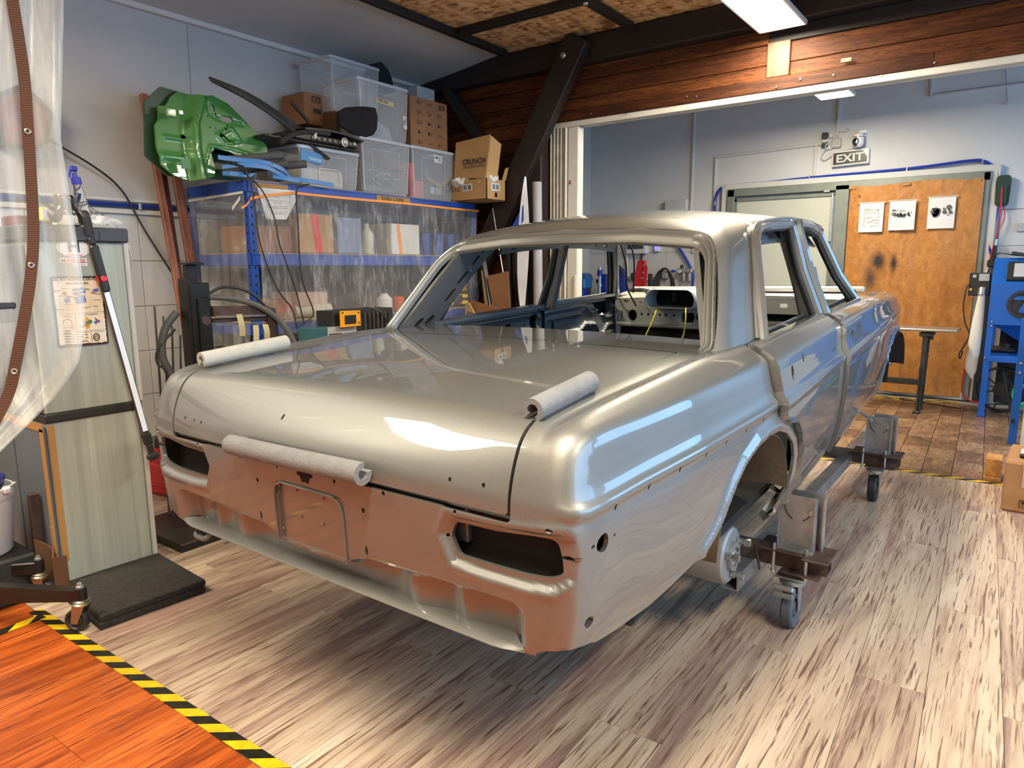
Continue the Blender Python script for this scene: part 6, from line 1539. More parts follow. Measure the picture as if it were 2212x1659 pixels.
# cardboard boxes on top
mv = thing('moving_box', 'brown moving box printed with rows of household icons on the right bin', 'box', (-2.68, 3.22, 2.245))
mb = MB(); mb.box((-2.69, 3.225, 2.435), (.36, .43, .375), b=.005); part('carton', mb, CARD, mv)
t = MB(); xx = -2.5085
def ic(y, z, kind):
    q = lambda a, b: (xx, y+a*.9, z+b*.9)
    if kind == 0: t.tube([q(-.012, -.016), q(-.012, .016), q(.010, .016), q(.010, -.016)], .0014, 4, closed=True); t.box(q(.0, .0), (.001, .012, .003)); t.box(q(.0, .008), (.001, .010, .002))
    elif kind == 1: t.tube([q(-.016, -.010), q(-.016, .014), q(.016, .014), q(.016, -.010)], .0016, 4, closed=True); t.box(q(0, -.015), (.001, .02, .003))
    elif kind == 2: t.tube([q(-.012, -.012), q(-.012, .012), q(.010, .016), q(.010, -.008)], .0016, 4); t.lathe([(0, .001), (.005, .001)], q(-.014, -.013), (1, 0, 0), 8); t.lathe([(0, .001), (.005, .001)], q(.007, -.010), (1, 0, 0), 8)
    elif kind == 3: t.box(q(-.008, 0), (.001, .010, .022)); t.box(q(.010, 0), (.001, .010, .022)); t.box(q(0, 0), (.001, .02, .005))
    elif kind == 4: t.prism([q(-.018, .012), q(-.008, .016), q(.008, .016), q(.018, .012), q(.014, .004), q(.010, .006), q(.010, -.016), q(-.010, -.016), q(-.010, .006), q(-.014, .004)], (.001, 0, 0))
    elif kind == 5: t.tube([q(0, .014), q(.0, .006), q(.018, -.008), q(-.018, -.008), q(0, .006)], .0014, 4)
    elif kind == 6: t.tube([(xx, y+.0008*(16*math.sin(a)**3), z+.0008*(13*math.cos(a)-5*math.cos(2*a)-2*math.cos(3*a)-math.cos(4*a))) for a in np.linspace(0, 2*PI, 20)[:-1]], .0014, 4, closed=True)
    elif kind == 7: t.tube([q(-.014, -.012), q(.0, -.014), q(.014, -.008), q(.004, .0), q(.012, .012), q(-.010, .012), q(-.004, .002)], .0022, 4, closed=True)
    elif kind == 8: t.box(q(0, -.004), (.001, .024, .014)); t.tube([q(-.008, .004), q(-.004, .016), q(.004, .008), q(.010, .018)], .002, 4)
    t.tube([(xx, y+.030+a, z+b) for a, b in ((-.005, -.006), (-.005, .006), (.005, .006), (.005, -.006))], .0012, 4, closed=True)
rows = [(0, 5, -1), (0, 1, 0), (2, 3, 8), (8, 4, 5), (7, 5, 6)]
for r_, ks in enumerate(rows):
    for c_, k_ in enumerate(ks):
        if k_ >= 0: ic(3.10+c_*.115, 2.585-r_*.075, k_)
part('icons', t, BLKI, mv)['kind'] = 'stuff'
t = MB(); t.prism([(xx, 3.335, 2.565), (xx, 3.405, 2.565), (xx, 3.405, 2.598), (xx, 3.335, 2.598)], (.0006, 0, 0)); lg = part('logo_block', t, BLKI, mv); t = MB(); text_mb(t, 'IKEA', (xx+.0012, 3.34, 2.571), PX, PZ, .020, width=.060, bold=.04); part('logo_lettering', t, CARD, lg)
sm = thing('moving_box', 'small brown logo box behind the black trim parts', 'box', (-2.97, 2.40, 2.34))
mb = MB(); mb.box((-2.98, 2.40, 2.45), (.26, .24, .22), b=.005); part('carton', mb, CARD, sm)
t = MB(); t.prism([(-2.8495, 2.345, 2.50), (-2.8495, 2.425, 2.50), (-2.8495, 2.425, 2.54), (-2.8495, 2.345, 2.54)], (.0006, 0, 0)); t.box((-2.849, 2.39, 2.44), (.001, .07, .035)); lg = part('logo_block', t, BLKI, sm); t = MB(); text_mb(t, 'IKEA', (-2.8480, 2.352, 2.507), PX, PZ, .025, width=.066, bold=.04); part('logo_lettering', t, CARD, lg)
mb = MB(); mb.box((-2.99, 2.42, 2.09), (.13, .34, .49), b=.01); tag(part('support_box', mb, CARD_D), 'dark box behind the radiator, carrying the small logo box', 'box')
cb_ = thing('open_box', 'open cardboard box with raised flap overhanging the shelf end', 'box', (-2.26, 3.54, ZT_))
CX_, CY_ = -2.095, 3.425
mb = MB(); w_, d_, h_ = .37, .25, .165
mb.box((CX_-w_/2, CY_+.003, ZT_+h_/2), (w_, .006, h_)); mb.box((CX_-.003, CY_+d_/2, ZT_+h_/2), (.006, d_, h_)); mb.box((CX_-w_/2, CY_+d_-.003, ZT_+h_/2), (w_, .006, h_)); mb.box((CX_-w_+.003, CY_+d_/2, ZT_+h_/2), (.006, d_, h_)); mb.box((CX_-w_/2, CY_+d_/2, ZT_+.004), (w_, d_, .006))
part('carton', mb, CARD_L, cb_)
mb = MB(); mb.prism([(CX_-.012, CY_+.0, ZT_+h_), (CX_-.345, CY_+.0, ZT_+h_+.02), (CX_-.31, CY_-.005, ZT_+h_+.30), (CX_+.02, CY_+.03, ZT_+h_+.335)], (0, .006, 0)); fl_ = part('flap', mb, CARD_L, cb_)
mb = MB(); mb.prism([(CX_-.02, CY_+.01, ZT_+h_), (CX_+.02, CY_+.035, ZT_+h_+.325), (CX_+.04, CY_+.14, ZT_+h_+.27), (CX_+.01, CY_+.12, ZT_+h_)], (.005, 0, 0)); part('flap', mb, CARD_L, cb_)
mb = MB(); mb.prism([(CX_, CY_+.20, ZT_+h_), (CX_, CY_+d_, ZT_+h_), (CX_+.03, CY_+d_, ZT_+h_+.105), (CX_+.035, CY_+.20, ZT_+h_+.09)], (.005, 0, 0)); part('flap', mb, CARD_L, cb_)
t = MB(); text_mb(t, 'CRUNCH', (CX_-.245, CY_-.006, ZT_+h_+.12), (1, .03, .0), PZ, .042, width=.235, bold=.02); text_mb(t, 'GROUNDPOUNDER', (CX_-.235, CY_-.006, ZT_+h_+.09), (1, .03, 0), PZ, .020, width=.22); part('lettering', t, BLKI, fl_)
t = MB(); t.box((CX_-.20, CY_-.001, ZT_+.105), (.10, .002, .055), Matrix.Rotation(-.08, 3, 'Y')); t.box((CX_+.001, CY_+.115, ZT_+.105), (.002, .11, .06), Matrix.Rotation(.08, 3, 'X')); part('barcode_label', t, mat('label_white', (.6, .6, .62), .5), cb_)['kind'] = 'stuff'
t = MB()
for k in range(9):
    if k == 4: continue
    t.box((CX_-.236+k*.009, CY_-.0025, ZT_+.105), (.004 if k % 2 else .006, .001, .036)); t.box((CX_+.0025, CY_+.078+k*.009, ZT_+.105), (.001, .004 if k % 2 else .006, .038))
text_mb(t, '17.A', (CX_-.355, CY_-.002, ZT_+.075), (1, 0, 0), PZ, .032)
t.prism([(CX_+.0015, CY_+.12+a, ZT_+b) for a, b in rpoly([(-.018, .025), (.018, .025), (.018, .05), (.0, .07), (-.018, .05)], .005, 2)], (.0008, 0, 0)); part('print', t, BLKI, cb_)['kind'] = 'stuff'
cl2 = crumple((CX_-.29, CY_+.02, ZT_+.11), .09, .06, .085, 40, 3); tag(part('white_cloth', cl2, mat('white_cloth', (.66, .65, .62), .85, 0, .05), angle=80), 'white wrapping bulging out at the left of the open box', 'cloth')
cl2 = crumple((CX_-.06, CY_+.10, ZT_+.11), .07, .09, .12, 40, 9); tag(part('white_cloth', cl2, mat('white_cloth', (.66, .65, .62), .85, 0, .05), angle=80), 'white wrapping inside the right of the open box', 'cloth')
# black felt scrap at the back and the black liner over the labelled bin
FELT = mat('black_felt', (.010, .010, .011), .95, 0, .3, 30, bump=.8, bs=140)
def scrap(pts, x, th, nm, lab, m=None, bulge=.04):
    n = len(pts); cy = sum(p[0] for p in pts)/n; cz = sum(p[1] for p in pts)/n; mb = MB(); vs = []; K = 4
    for k in range(K+1):
        s = 1-k/K
        for (y, z) in pts: vs.append((x+bulge*(1-s*s)+.01*math.sin(9*y+7*z)*(1-s), cy+(y-cy)*max(s, .02), cz+(z-cz)*max(s, .02)))
    fs = [(k*n+i, k*n+(i+1) % n, (k+1)*n+(i+1) % n, (k+1)*n+i) for k in range(K) for i in range(n)]+[tuple(K*n+i for i in range(n))]
    b0 = len(vs); vs += [(x-th, y, z) for y, z in pts]; fs += [(i, (i+1) % n, b0+(i+1) % n, b0+i) for i in range(n)]+[tuple(b0+i for i in range(n))[::-1]]
    mb.add(vs, fs); o = part(nm, mb, m or FELT, angle=50); tag(o, lab, 'felt'); return o
scrap([(2.31, 2.40), (2.42, 2.425), (2.52, 2.44), (2.585, 2.44), (2.60, 2.38), (2.59, 2.30), (2.55, 2.25), (2.48, 2.225), (2.36, 2.235), (2.25, 2.27), (2.24, 2.36)], -2.44, .02, 'felt_liner', 'black felt liner bent over the front of the labelled bin')
scrap([(2.86, 2.60), (2.83, 2.78), (2.90, 2.87), (2.98, 2.90), (3.05, 2.86), (3.09, 2.80), (3.12, 2.70), (3.13, 2.62)], -2.78, .05, 'felt_lump', 'dark ragged felt lump on top of the bins under the ceiling')
mb = MB(); mb.box((-2.90, 3.05, 2.22), (.16, .5, .76), b=.01); tag(part('support_box', mb, CARD_D), 'dark box behind the printed moving box', 'box')
mb = MB(); mb.box((-2.96, 3.62, 2.35), (.12, .22, 1.0), b=.01); tag(part('white_styrofoam', mb, mat('styrofoam', (.55, .56, .58), .8)), 'white foam block in the corner behind the moving box', 'foam block')
# ---- green door inner panel and other car parts on the top shelf
GREEN = NT('green_car_paint'); GREEN.set(Base_Color=hexc('3f7a3a'), Roughness=.35, Coat_Weight=.6, Coat_Roughness=.06); GREEN = GREEN.m
gd = thing('green_door_panel', 'green bare car door shell leaning on the wall above the shelf', 'car part', (-2.6, 1.40, 1.84))
gs = Skin()
GO = [(1.080, 1.90), (1.150, 1.845), (1.240, 1.822), (1.345, 1.852), (1.36, 1.90), (1.345, 1.99), (1.372, 2.022), (1.47, 2.012), (1.52, 1.995), (1.57, 2.012), (1.74, 1.95), (1.74, 2.08), (1.60, 2.22), (1.50, 2.30), (1.40, 2.332), (1.35, 2.318), (1.30, 2.33), (1.235, 2.335), (1.19, 2.30), (1.15, 2.24), (1.105, 2.23), (1.10, 2.16), (1.072, 2.12), (1.065, 2.0)]
def gsurf(y, z):
    def X(y, z):
        line = segdist(y, z, [(1.28, 1.80), (1.265, 2.0), (1.275, 2.15), (1.345, 2.32)]); side_ = np.interp(z, [1.8, 2.0, 2.15, 2.35], [1.28, 1.265, 1.275, 1.35])
        e = -.085*sstep(.0, .05, side_-y)+.012*np.exp(-(line/.015)**2)
        for pl, w_, h_ in (([(1.30, 1.93), (1.345, 2.03), (1.46, 2.035), (1.7, 2.0)], .008, .006), ([(1.40, 2.10), (1.50, 2.155), (1.55, 2.085), (1.44, 2.055), (1.40, 2.10)], .010, .008), ([(1.36, 2.28), (1.37, 2.22), (1.42, 2.20), (1.58, 2.19)], .010, -.010), ([(1.1, 1.95), (1.25, 1.95)], .02, .01), ([(1.12, 2.06), (1.24, 2.06)], .01, .008)):
            e = e+h_*np.exp(-(segdist(y, z, pl)/w_)**2)
        return -2.535+e-.10*(z-1.85)
    e_ = .002; P = np.stack([X(y, z), y, z], -1); gy = (X(y+e_, z)-X(y-e_, z))/(2*e_); gz = (X(y, z+e_)-X(y, z-e_))/(2*e_)
    N = np.stack([np.ones_like(y), -gy, -gz], -1); N /= np.linalg.norm(N, axis=1, keepdims=True); return P, N
patch(GO, [circ(1.425, 2.105, .014), rpoly([(1.434, 2.100), (1.475, 2.070), (1.505, 2.066), (1.505, 2.078), (1.478, 2.082), (1.442, 2.112)], .004, 2), circ(1.405, 2.22, .009, .013), slot(1.48, 2.205, .085, .040), circ(1.46, 2.145, .008, .010), circ(1.475, 2.165, .006, .007), circ(1.36, 2.14, .005), circ(1.395, 2.14, .004), circ(1.225, 2.075, .010, .014), circ(1.395, 2.255, .012, .022), circ(1.35, 2.20, .004), circ(1.29, 1.97, .004), circ(1.21, 1.965, .005), circ(1.34, 2.02, .004), circ(1.245, 2.215, .004, .006)], (.012, .010), gs, .018, surf=gsurf)
mb = MB(); mb.add(gs.V, gs.F); part('panel', mb, GREEN, gd, normals=gs.N)
mb = MB(); mb.box((-2.575, 1.13, 2.185), (.03, .055, .05), b=.006); mb.box((-2.57, 1.185, 2.195), (.02, .03, .03), b=.005); mb.prism([(-2.56, 1.15, 1.93), (-2.56, 1.205, 1.94), (-2.56, 1.21, 1.885), (-2.56, 1.16, 1.88)], (.012, 0, 0)); part('hinge_bracket', mb, GREEN, gd)['kind'] = 'stuff'
mb = MB(); mb.prism([(-2.70, 1.05, 2.25), (-2.70, 1.15, 2.35), (-2.70, 1.30, 2.34), (-2.70, 1.75, 2.0), (-2.70, 1.75, 1.87), (-2.70, 1.15, 1.85), (-2.70, 1.03, 1.95)], (-.02, 0, 0)); part('outer_skin', mb, mat('dark_green_paint', hexc('24401f'), .4, 0, .1), gd)
def slab(pts, vec, nm, lab, m, cat):
    mb = MB(); mb.prism(pts, vec); o = part(nm, mb, m); tag(o, lab, cat); return o
M_TRIMB = mat('worn_black_trim', (.030, .027, .026), .75, 0, .35, 10, bump=.5, bs=40)
tb_ = thing('black_trim_panel', 'long worn black trim panel lying slanted over the green door', 'car part', (-2.5, 1.75, 2.15))
def trimf(u, v):
    y = 1.35+.60*u+.16*v*u; z = 2.415-.10*u+.0*v-.22*u*v-.05*(1-u)*v-.06*u*u
    return Vector((-2.52+.10*v-.03*math.sin(PI*v)+.02*math.sin(5*u), y+.03*v, z))
mb = MB(); mb.sheet(trimf, 16, 8, .022); part('panel', mb, M_TRIMB, tb_)
mb = MB(); mb.tube(smooth_path([(-2.42, 1.74, 2.085), (-2.41, 1.80, 2.13), (-2.41, 1.88, 2.165), (-2.41, 2.0, 2.185), (-2.41, 2.12, 2.19)], 4), .028, 8, flat=.6); part('edge_fold', mb, M_TRIMB, tb_)
mb = MB(); mb.sheet(lambda u, v: Vector((-2.50-.05*u, 1.90+.17*u, 2.36-.09*u+.025*v)), 6, 2, .012); tag(part('trim_strip', mb, M_TRIMB), 'short black trim strip on the slanted panel', 'car part')
rad = thing('radiator', 'old black radiator lying flat on the low clear bin', 'radiator', (-2.55, 2.1, 2.112))
mb = MB(); mb.box((-2.62, 2.02, 2.118), (.42, .74, .010), b=.003); mb.box((-2.55, 2.10, 2.150), (.30, .52, .045), b=.008); mb.box((-2.62, 1.98, 2.125), (.36, .66, .02), b=.004); mb.sheet(lambda u, v: Vector((-2.42-.35*v, 1.94+.50*u, 2.205-.015*u+.02*math.sin(PI*u))), 8, 4, .012); part('core', mb, mat('oily_black', (.018, .017, .015), .4, .2, .4, 14), rad)['kind'] = 'stuff'
for k in range(9):
    mb = MB(); mb.box((-2.395, 1.98+k*.045, 2.150), (.006, .024, .022), b=.002); part('fin_block', mb, mat('dull_olive_metal', (.12, .13, .11), .45, .5, .2, 20), rad)
mb = MB(); mb.lathe([(.030, 0), (.032, .012), (.022, .016), (.018, .024), (.010, .026), (0, .022)], (-2.392, 2.235, 2.152), (1, 0, 0), 16); part('filler_cap', mb, mat('old_aluminium', (.42, .40, .36), .45, .7, .1, 20), rad)
for (y, z, r) in ((2.00, 2.185, .014), (2.33, 2.165, .012)):
    mb = MB(); mb.cyl((-2.40, y, 2.145), (-2.40, y, z), r, n=12); part('pipe_stub', mb, mat('old_aluminium', (.42, .40, .36), .45, .7, .1, 20), rad)
M_PIPE = mat('grey_hose', (.075, .075, .075), .8, 0, .1, 12)
for k, (y, z, dy, lab) in enumerate(((1.722, 2.005, -.30, 'top'), (1.752, 1.957, -.22, 'middle'), (1.895, 1.972, -.32, 'right'), (1.64, 1.945, -.2, 'left'))):
    mb = MB(); a = Vector((-2.375, y, z)); bq = Vector((-2.50, y+dy, z-.05)); d = (bq-a)
    mb.lathe([(.013, 0), (.024, 0), (.024, d.length), (0, d.length)], a, d, 18); mb.lathe([(.013, 0), (.013, .06), (0, .06)], a, d, 18)
    tag(part('foam_pipe', mb, M_PIPE), lab+' of the dark grey pipe ends beside the low clear bin', 'pipe', 'grey pipes on the shelf top')
M_STRIP = mat('blue_plastic_strip', (.045, .19, .48), .35, 0, .06, 10)
bs_ = thing('blue_strips', 'light blue plastic strips curling over the front corner of the shelf top', 'plastic strip', (-2.38, 1.6, 1.85))
for pts in ([(-2.46, 1.33, 1.955), (-2.40, 1.45, 1.945), (-2.37, 1.58, 1.945), (-2.36, 1.70, 1.915), (-2.37, 1.76, 1.872)], [(-2.44, 1.34, 1.90), (-2.38, 1.44, 1.915), (-2.36, 1.58, 1.915), (-2.36, 1.68, 1.885), (-2.37, 1.75, 1.862)], [(-2.38, 1.64, 1.872), (-2.355, 1.72, 1.862), (-2.35, 1.81, 1.855)], [(-2.42, 1.70, 1.868), (-2.36, 1.88, 1.866), (-2.345, 2.085, 1.853)], [(-2.47, 1.36, 1.868), (-2.40, 1.40, 1.862), (-2.39, 1.52, 1.862)]):
    P = smooth_path(pts, 5); mb = MB()
    L2 = len(P); mb.sheet(lambda u, v: P[min(int(round(u*(L2-1))), L2-1)]+Vector((.004, 0, .026*(v-.5))), L2-1, 1, .007); part('strip', mb, M_STRIP, bs_)
mb = MB()
for q in ([(-2.40, 1.30, 1.915), (-2.37, 1.36, 1.925), (-2.36, 1.42, 1.90), (-2.345, 1.46, 1.86)], [(-2.42, 1.36, 1.92), (-2.36, 1.43, 1.905), (-2.345, 1.45, 1.84), (-2.34, 1.46, 1.79)], [(-2.40, 1.50, 1.85), (-2.36, 1.42, 1.88), (-2.345, 1.39, 1.90)]): mb.tube(smooth_path(q, 5), .004, 6)
tag(part('wire_bundle', mb, BW), 'bundle of black wires poking over the shelf corner', 'cable')
# ---- long wooden bars in the corner
M_BAR = wood('brown_wood_bar', [(.30, hexc('4a2c20')), (.48, hexc('7a4a36')), (.62, hexc('96604a')), (.78, hexc('ab7a60'))], (14, 14, .8), 1.0, .55, .2, .3)
M_BARR = wood('red_wood_bar', [(.30, hexc('3c1610')), (.5, hexc('5e2318')), (.75, hexc('7a3424'))], (14, 14, .8), 1.0, .45, .1, .3)
for (a, b_, w_, m_, lab) in (((-3.12, 1.262, 2.39), (-2.66, 1.245, .02), .042, M_BAR, 'thin pale brown bar, front one of three in the corner'), ((-3.135, 1.315, 2.385), (-2.74, 1.27, .02), .045, M_BARR, 'reddish brown bar between the two pale bars in the corner'), ((-3.12, 1.395, 2.30), (-2.70, 1.375, .02), .055, M_BAR, 'wider pale brown bar nearest the shelf in the corner')):
    mb = MB(); mb.bar(a, b_, w_, .03, up=(1, 0, 0), b=.003); tag(part('wooden_bar', mb, m_), lab, 'wooden bar', 'wooden bars leaning in the corner')
# ---- black machine column, frame with tape, hoses before the shelf
col = thing('press_column', 'black steel column with a hole standing before the shelf', 'machine', (-1.80, .75, 0))
mb = MB(); mb.box((-1.80, .752, .62), (.10, .10, 1.24), b=.006); mb.box((-1.742, .760, 1.02), (.012, .062, .30), b=.006); mb.box((-1.80, .705, .95), (.08, .03, .62), b=.004); mb.box((-1.80, .735, 1.275), (.05, .05, .10), b=.004); mb.box((-1.78, .735, 1.330), (.07, .09, .012), b=.003); part('column', mb, M_GBLK, col)
mb = MB(); mb.lathe([(.018, .0), (.022, .003), (.024, 0)], (-1.736, .762, 1.06), (1, 0, 0), 18); mb.lathe([(0, .0005), (.018, .0005)], (-1.736, .762, 1.06), (1, 0, 0), 18); part('hole_ring', mb, M_RUST, col)
mb = MB(); mb.box((-1.85, .72, .02), (.5, .5, .04), b=.005); part('foot_plate', mb, M_GBLK, col)
frm = thing('rusty_frame', 'rusty black steel frame wrapped with pieces of masking tape', 'steel frame', (-1.75, 1.0, .85))
mb = MB(); mb.bar((-1.75, .80, 1.100), (-1.75, 1.115, 1.088), .04, .05, up=(0, 0, 1), b=.004); mb.bar((-1.75, 1.125, 1.10), (-1.75, 1.165, .55), .05, .05, up=(1, 0, 0), b=.005); mb.bar((-1.75, .80, 1.055), (-1.75, 1.10, 1.047), .03, .018, up=(0, 0, 1), b=.003); part('tube', mb, M_RUST, frm)
mb = MB(); mb.bar((-1.725, .80, 1.075), (-1.725, 1.085, 1.066), .012, .008, up=(0, 0, 1)); mb.bar((-1.725, .80, 1.035), (-1.725, 1.085, 1.028), .008, .006, up=(0, 0, 1)); part('strip', mb, mat('bare_steel_strip', (.28, .24, .20), .4, .6), frm)
for (y, z, h, t_) in ((.925, 1.06, .11, .1), (1.015, 1.0, .13, -.15), (1.07, 1.0, .08, .05)):
    mb = MB(); mb.sheet(lambda u, v: Vector((-1.715+.01*math.sin(3*v), y-.016+.032*u+t_*.1*v, z+.02-h*v)), 3, 6, .002); part('tape_piece', mb, mat('cream_masking_tape', (.50, .44, .26), .8, 0, .1), frm)
mb = MB(); mb.box((-1.75, 1.14, .30), (.05, .05, .55)); part('leg', mb, M_RUST, frm)
HOSE = mat('thick_grey_hose', (.10, .10, .10), .7, 0, .15, 10)
for pts, r, lab in (([(-1.78, .80, 1.17), (-1.74, .92, 1.155), (-1.72, 1.05, 1.11), (-1.70, 1.16, 1.02), (-1.68, 1.24, .86), (-1.66, 1.27, .66), (-1.66, 1.28, .3), (-1.68, 1.20, .02)], .015, 'thick grey hose arching right from the black column'), ([(-1.78, .80, 1.18), (-1.76, .88, 1.215), (-1.74, 1.0, 1.19), (-1.73, 1.10, 1.10), (-1.71, 1.20, .95), (-1.69, 1.25, .70), (-1.69, 1.26, .3), (-1.70, 1.22, .02)], .007, 'thin black hose arching right from the black column'), ([(-1.85, .68, 1.10), (-1.86, .62, 1.02), (-1.87, .60, .90), (-1.86, .63, .80), (-1.84, .66, .70)], .018, 'thick dark hose looping left of the black column'), ([(-1.84, .66, 1.02), (-1.86, .58, .93), (-1.86, .57, .86), (-1.84, .60, .80), (-1.84, .62, .50)], .006, 'thin dark hose looping left of the black column')):
    mb = MB(); mb.tube(smooth_path(pts, 6), r, 10); tag(part('hose', mb, HOSE if r > .01 else BW), lab, 'hose')
for k in range(4):
    mb = MB(); mb.tube([(-2.10+.02*k, .70+.03*k, 1.12-.05*k), (-2.06+.02*k, .66+.012*k, .02)], .006, 6); tag(part('thin_rod', mb, M_DGREY), ('first', 'second', 'third', 'fourth')[k]+' from the left of the thin rods left of the column', 'rod', 'thin rods left of the black column')
# devices behind the trunk
dv = thing('meter_box', 'teal and grey electrical meter box with a dial behind the trunk', 'meter', (-1.95, 1.8, .78))
mb = MB(); mb.box((-2.08, 1.765, .87), (.12, .36, .15), b=.006); part('case', mb, mat('teal_case', (.03, .12, .14), .45), dv)
mb = MB(); mb.prism([(-2.02, 1.715, .80), (-2.02, 1.945, .80), (-2.02, 1.945, .945), (-2.02, 1.715, .945)], (.004, 0, 0)); fp = part('face', mb, mat('grey_face', (.42, .44, .43), .4), dv)
mb = MB(); mb.box((-2.014, 1.775, .865), (.004, .10, .075), b=.002); part('dial_frame', mb, M_BLKP, fp); mb = MB(); mb.box((-2.0115, 1.775, .87), (.003, .08, .050)); mb.box((-2.010, 1.782, .872), (.001, .002, .04), Matrix.Rotation(.4, 3, 'X')); part('dial', mb, mat('dial_white', (.75, .75, .74), .3), fp)
mb = MB(); text_mb(mb, 'BOSCH', (-2.0155, 1.80, .925), PX, PZ, .011); part('red_lettering', mb, REDI, fp); mb = MB(); mb.lathe([(0, .01), (.012, .01), (.013, 0)], (-2.016, 1.90, .86), (1, 0, 0), 14); part('knob', mb, M_BLKP, fp)
mb = MB(); mb.box((-2.08, 1.77, .395), (.30, .55, .79), b=.01); tag(part('black_stand', mb, M_BLKP), 'dark stand under the teal meter box', 'stand')
ch = thing('yellow_charger', 'black charger with an orange yellow front plate on the dark stand', 'charger', (-2.08, 2.0, .80))
mb = MB(); mb.prism([(-1.995, 1.795, .94), (-1.995, 1.955, .94), (-1.995, 1.955, 1.038), (-1.995, 1.795, 1.042)], (.012, 0, 0)); part('front_plate', mb, mat('orange_yellow_plate', (.80, .36, .01), .4), ch)
mb = MB(); mb.box((-1.98, 1.870, .985), (.006, .09, .055), b=.002); part('screen', mb, DARK, ch); mb = MB()
for (y, z) in ((1.81, 1.03), (1.94, 1.025), (1.94, .96)): mb.lathe([(0, .003), (.006, .002)], (-1.983, y, z), (1, 0, 0), 8)
part('screws', mb, DARK, ch)['kind'] = 'stuff'
mb = MB(); mb.box((-2.10, 2.02, .93), (.16, .52, .22), b=.005); part('body', mb, mat('black_satin', (.02, .02, .022), .45, 0, .1, 10), ch)
for k in range(7):
    mb = MB(); mb.box((-2.015, 2.02+k*.036, .955), (.02, .006, .13), b=.001); part('fin', mb, M_DGREY, ch)
mb = MB(); mb.box((-2.00, 2.16, .875), (.02, .22, .02), b=.002); part('silver_bar', mb, M_SILW, ch)
mb = MB(); mb.box((-2.10, 2.17, .41), (.28, .22, .81), b=.01); tag(part('black_stand', mb, M_BLKP), 'dark stand under the black charger', 'stand')
mb = MB(); mb.tube(smooth_path([(-2.0, 1.92, 1.03), (-1.97, 2.0, 1.055), (-1.95, 2.10, 1.02), (-1.95, 2.16, .95)], 5), .006, 6); tag(part('charger_cable', mb, BW), 'black cable over the charger', 'cable')
# ---- corner: roll, black tubes, cardboard behind the car
rl = thing('vinyl_roll', 'white and blue vinyl roll standing by the dark timber post', 'roll', (-1.80, 3.68, 0))
mb = MB(); mb.tube([(-1.775, 3.70, .01), (-1.795, 3.70, 1.98)], .038, 14); part('core_roll', mb, mat('grey_roll', (.34, .33, .35), .6, 0, .1, 6), rl)
mb = MB(); mb.sheet(lambda u, v: Vector((-1.835-.10*v*(1-abs(2*u-1)**2)+.03*math.sin(4*u)-.02, 3.63-.02*v, 2.02-1.15*u)), 18, 6, .003); part('white_sheet', mb, mat('vinyl_white', (.62, .63, .66), .35), rl)
mb = MB(); mb.tube([(-1.86, 3.655, .01), (-1.86, 3.655, .98)], .035, 12); mb.sheet(lambda u, v: Vector((-1.87-.12*v, 3.615, 1.80-.17*v-.12*u)), 6, 5, .003); part('blue_sheet', mb, mat('vinyl_blue', (.015, .09, .50), .35), rl)['kind'] = 'stuff'
M_TUBE = mat('black_steel_tube', (.035, .036, .036), .4, .6, .2, 20)
for (x0, x1, lab) in ((-2.12, -2.075, 'left'), (-2.04, -1.99, 'middle'), (-1.965, -1.925, 'right')):
    mb = MB(); mb.bar((x0, 3.74, 1.62), (x0+.09, 3.70, .01), .042, .042, b=.004); tag(part('square_tube', mb, M_TUBE), lab+' black square tube standing behind the car, left of the vinyl roll', 'steel tube', 'black square tubes in the corner')
mb = MB(); mb.bar((-2.30, 3.62, 1.40), (-2.06, 3.48, .75), .04, .03, b=.003); tag(part('black_flat_bar', mb, M_TUBE), 'dark flat bar slanting before the cardboard in the corner', 'steel bar')
mb = MB(); mb.tube([(-2.22, 3.66, 1.80), (-1.93, 3.52, .85)], .004, 6); tag(part('thin_wire_rod', mb, M_SILW), 'thin bright rod slanting behind the open box', 'rod')
def cardpiece(pts, lab, m=CARD, th=(0, .008, 0)):
    mb = MB(); mb.prism(pts, th); tag(part('cardboard_sheet', mb, m), lab, 'cardboard')
cardpiece([(-2.21, 3.56, 1.235), (-1.99, 3.56, 1.275), (-1.945, 3.52, 1.05), (-1.90, 3.50, .005), (-2.14, 3.50, .005), (-2.13, 3.52, 1.03)], 'upright cardboard sheet seen through the rear side window')
cardpiece([(-2.28, 3.42, 1.04), (-2.14, 3.42, 1.01), (-1.83, 3.40, .945), (-1.80, 3.36, .005), (-2.30, 3.36, .005)], 'lower folded cardboard sheet seen through the rear side window', CARD)
mb = MB(); mb.prism([(-2.285, 3.36, 1.0), (-2.25, 3.36, 1.02), (-2.17, 3.36, .90), (-2.15, 3.33, .005), (-2.28, 3.33, .005)], (0, .02, 0)); o = part('wooden_crate_board', mb, mat('fresh_wood2', (.40, .28, .15), .6)); tag(o, 'pale board with printed letters beside the blue shelf post', 'board')
t = MB(); text_mb(t, 'auto', (-2.265, 3.358, .93), (1, 0, -.2), (.2, 0, 1), .03); part('lettering', t, BLKI, o)
mb = MB(); mb.bar((-2.33, 3.66, 1.28), (-2.16, 3.52, .80), .035, .02, b=.002); tag(part('wooden_lath', mb, mat('fresh_wood2', (.40, .28, .15), .6)), 'pale wooden lath leaning behind the dark flat bar', 'lath')
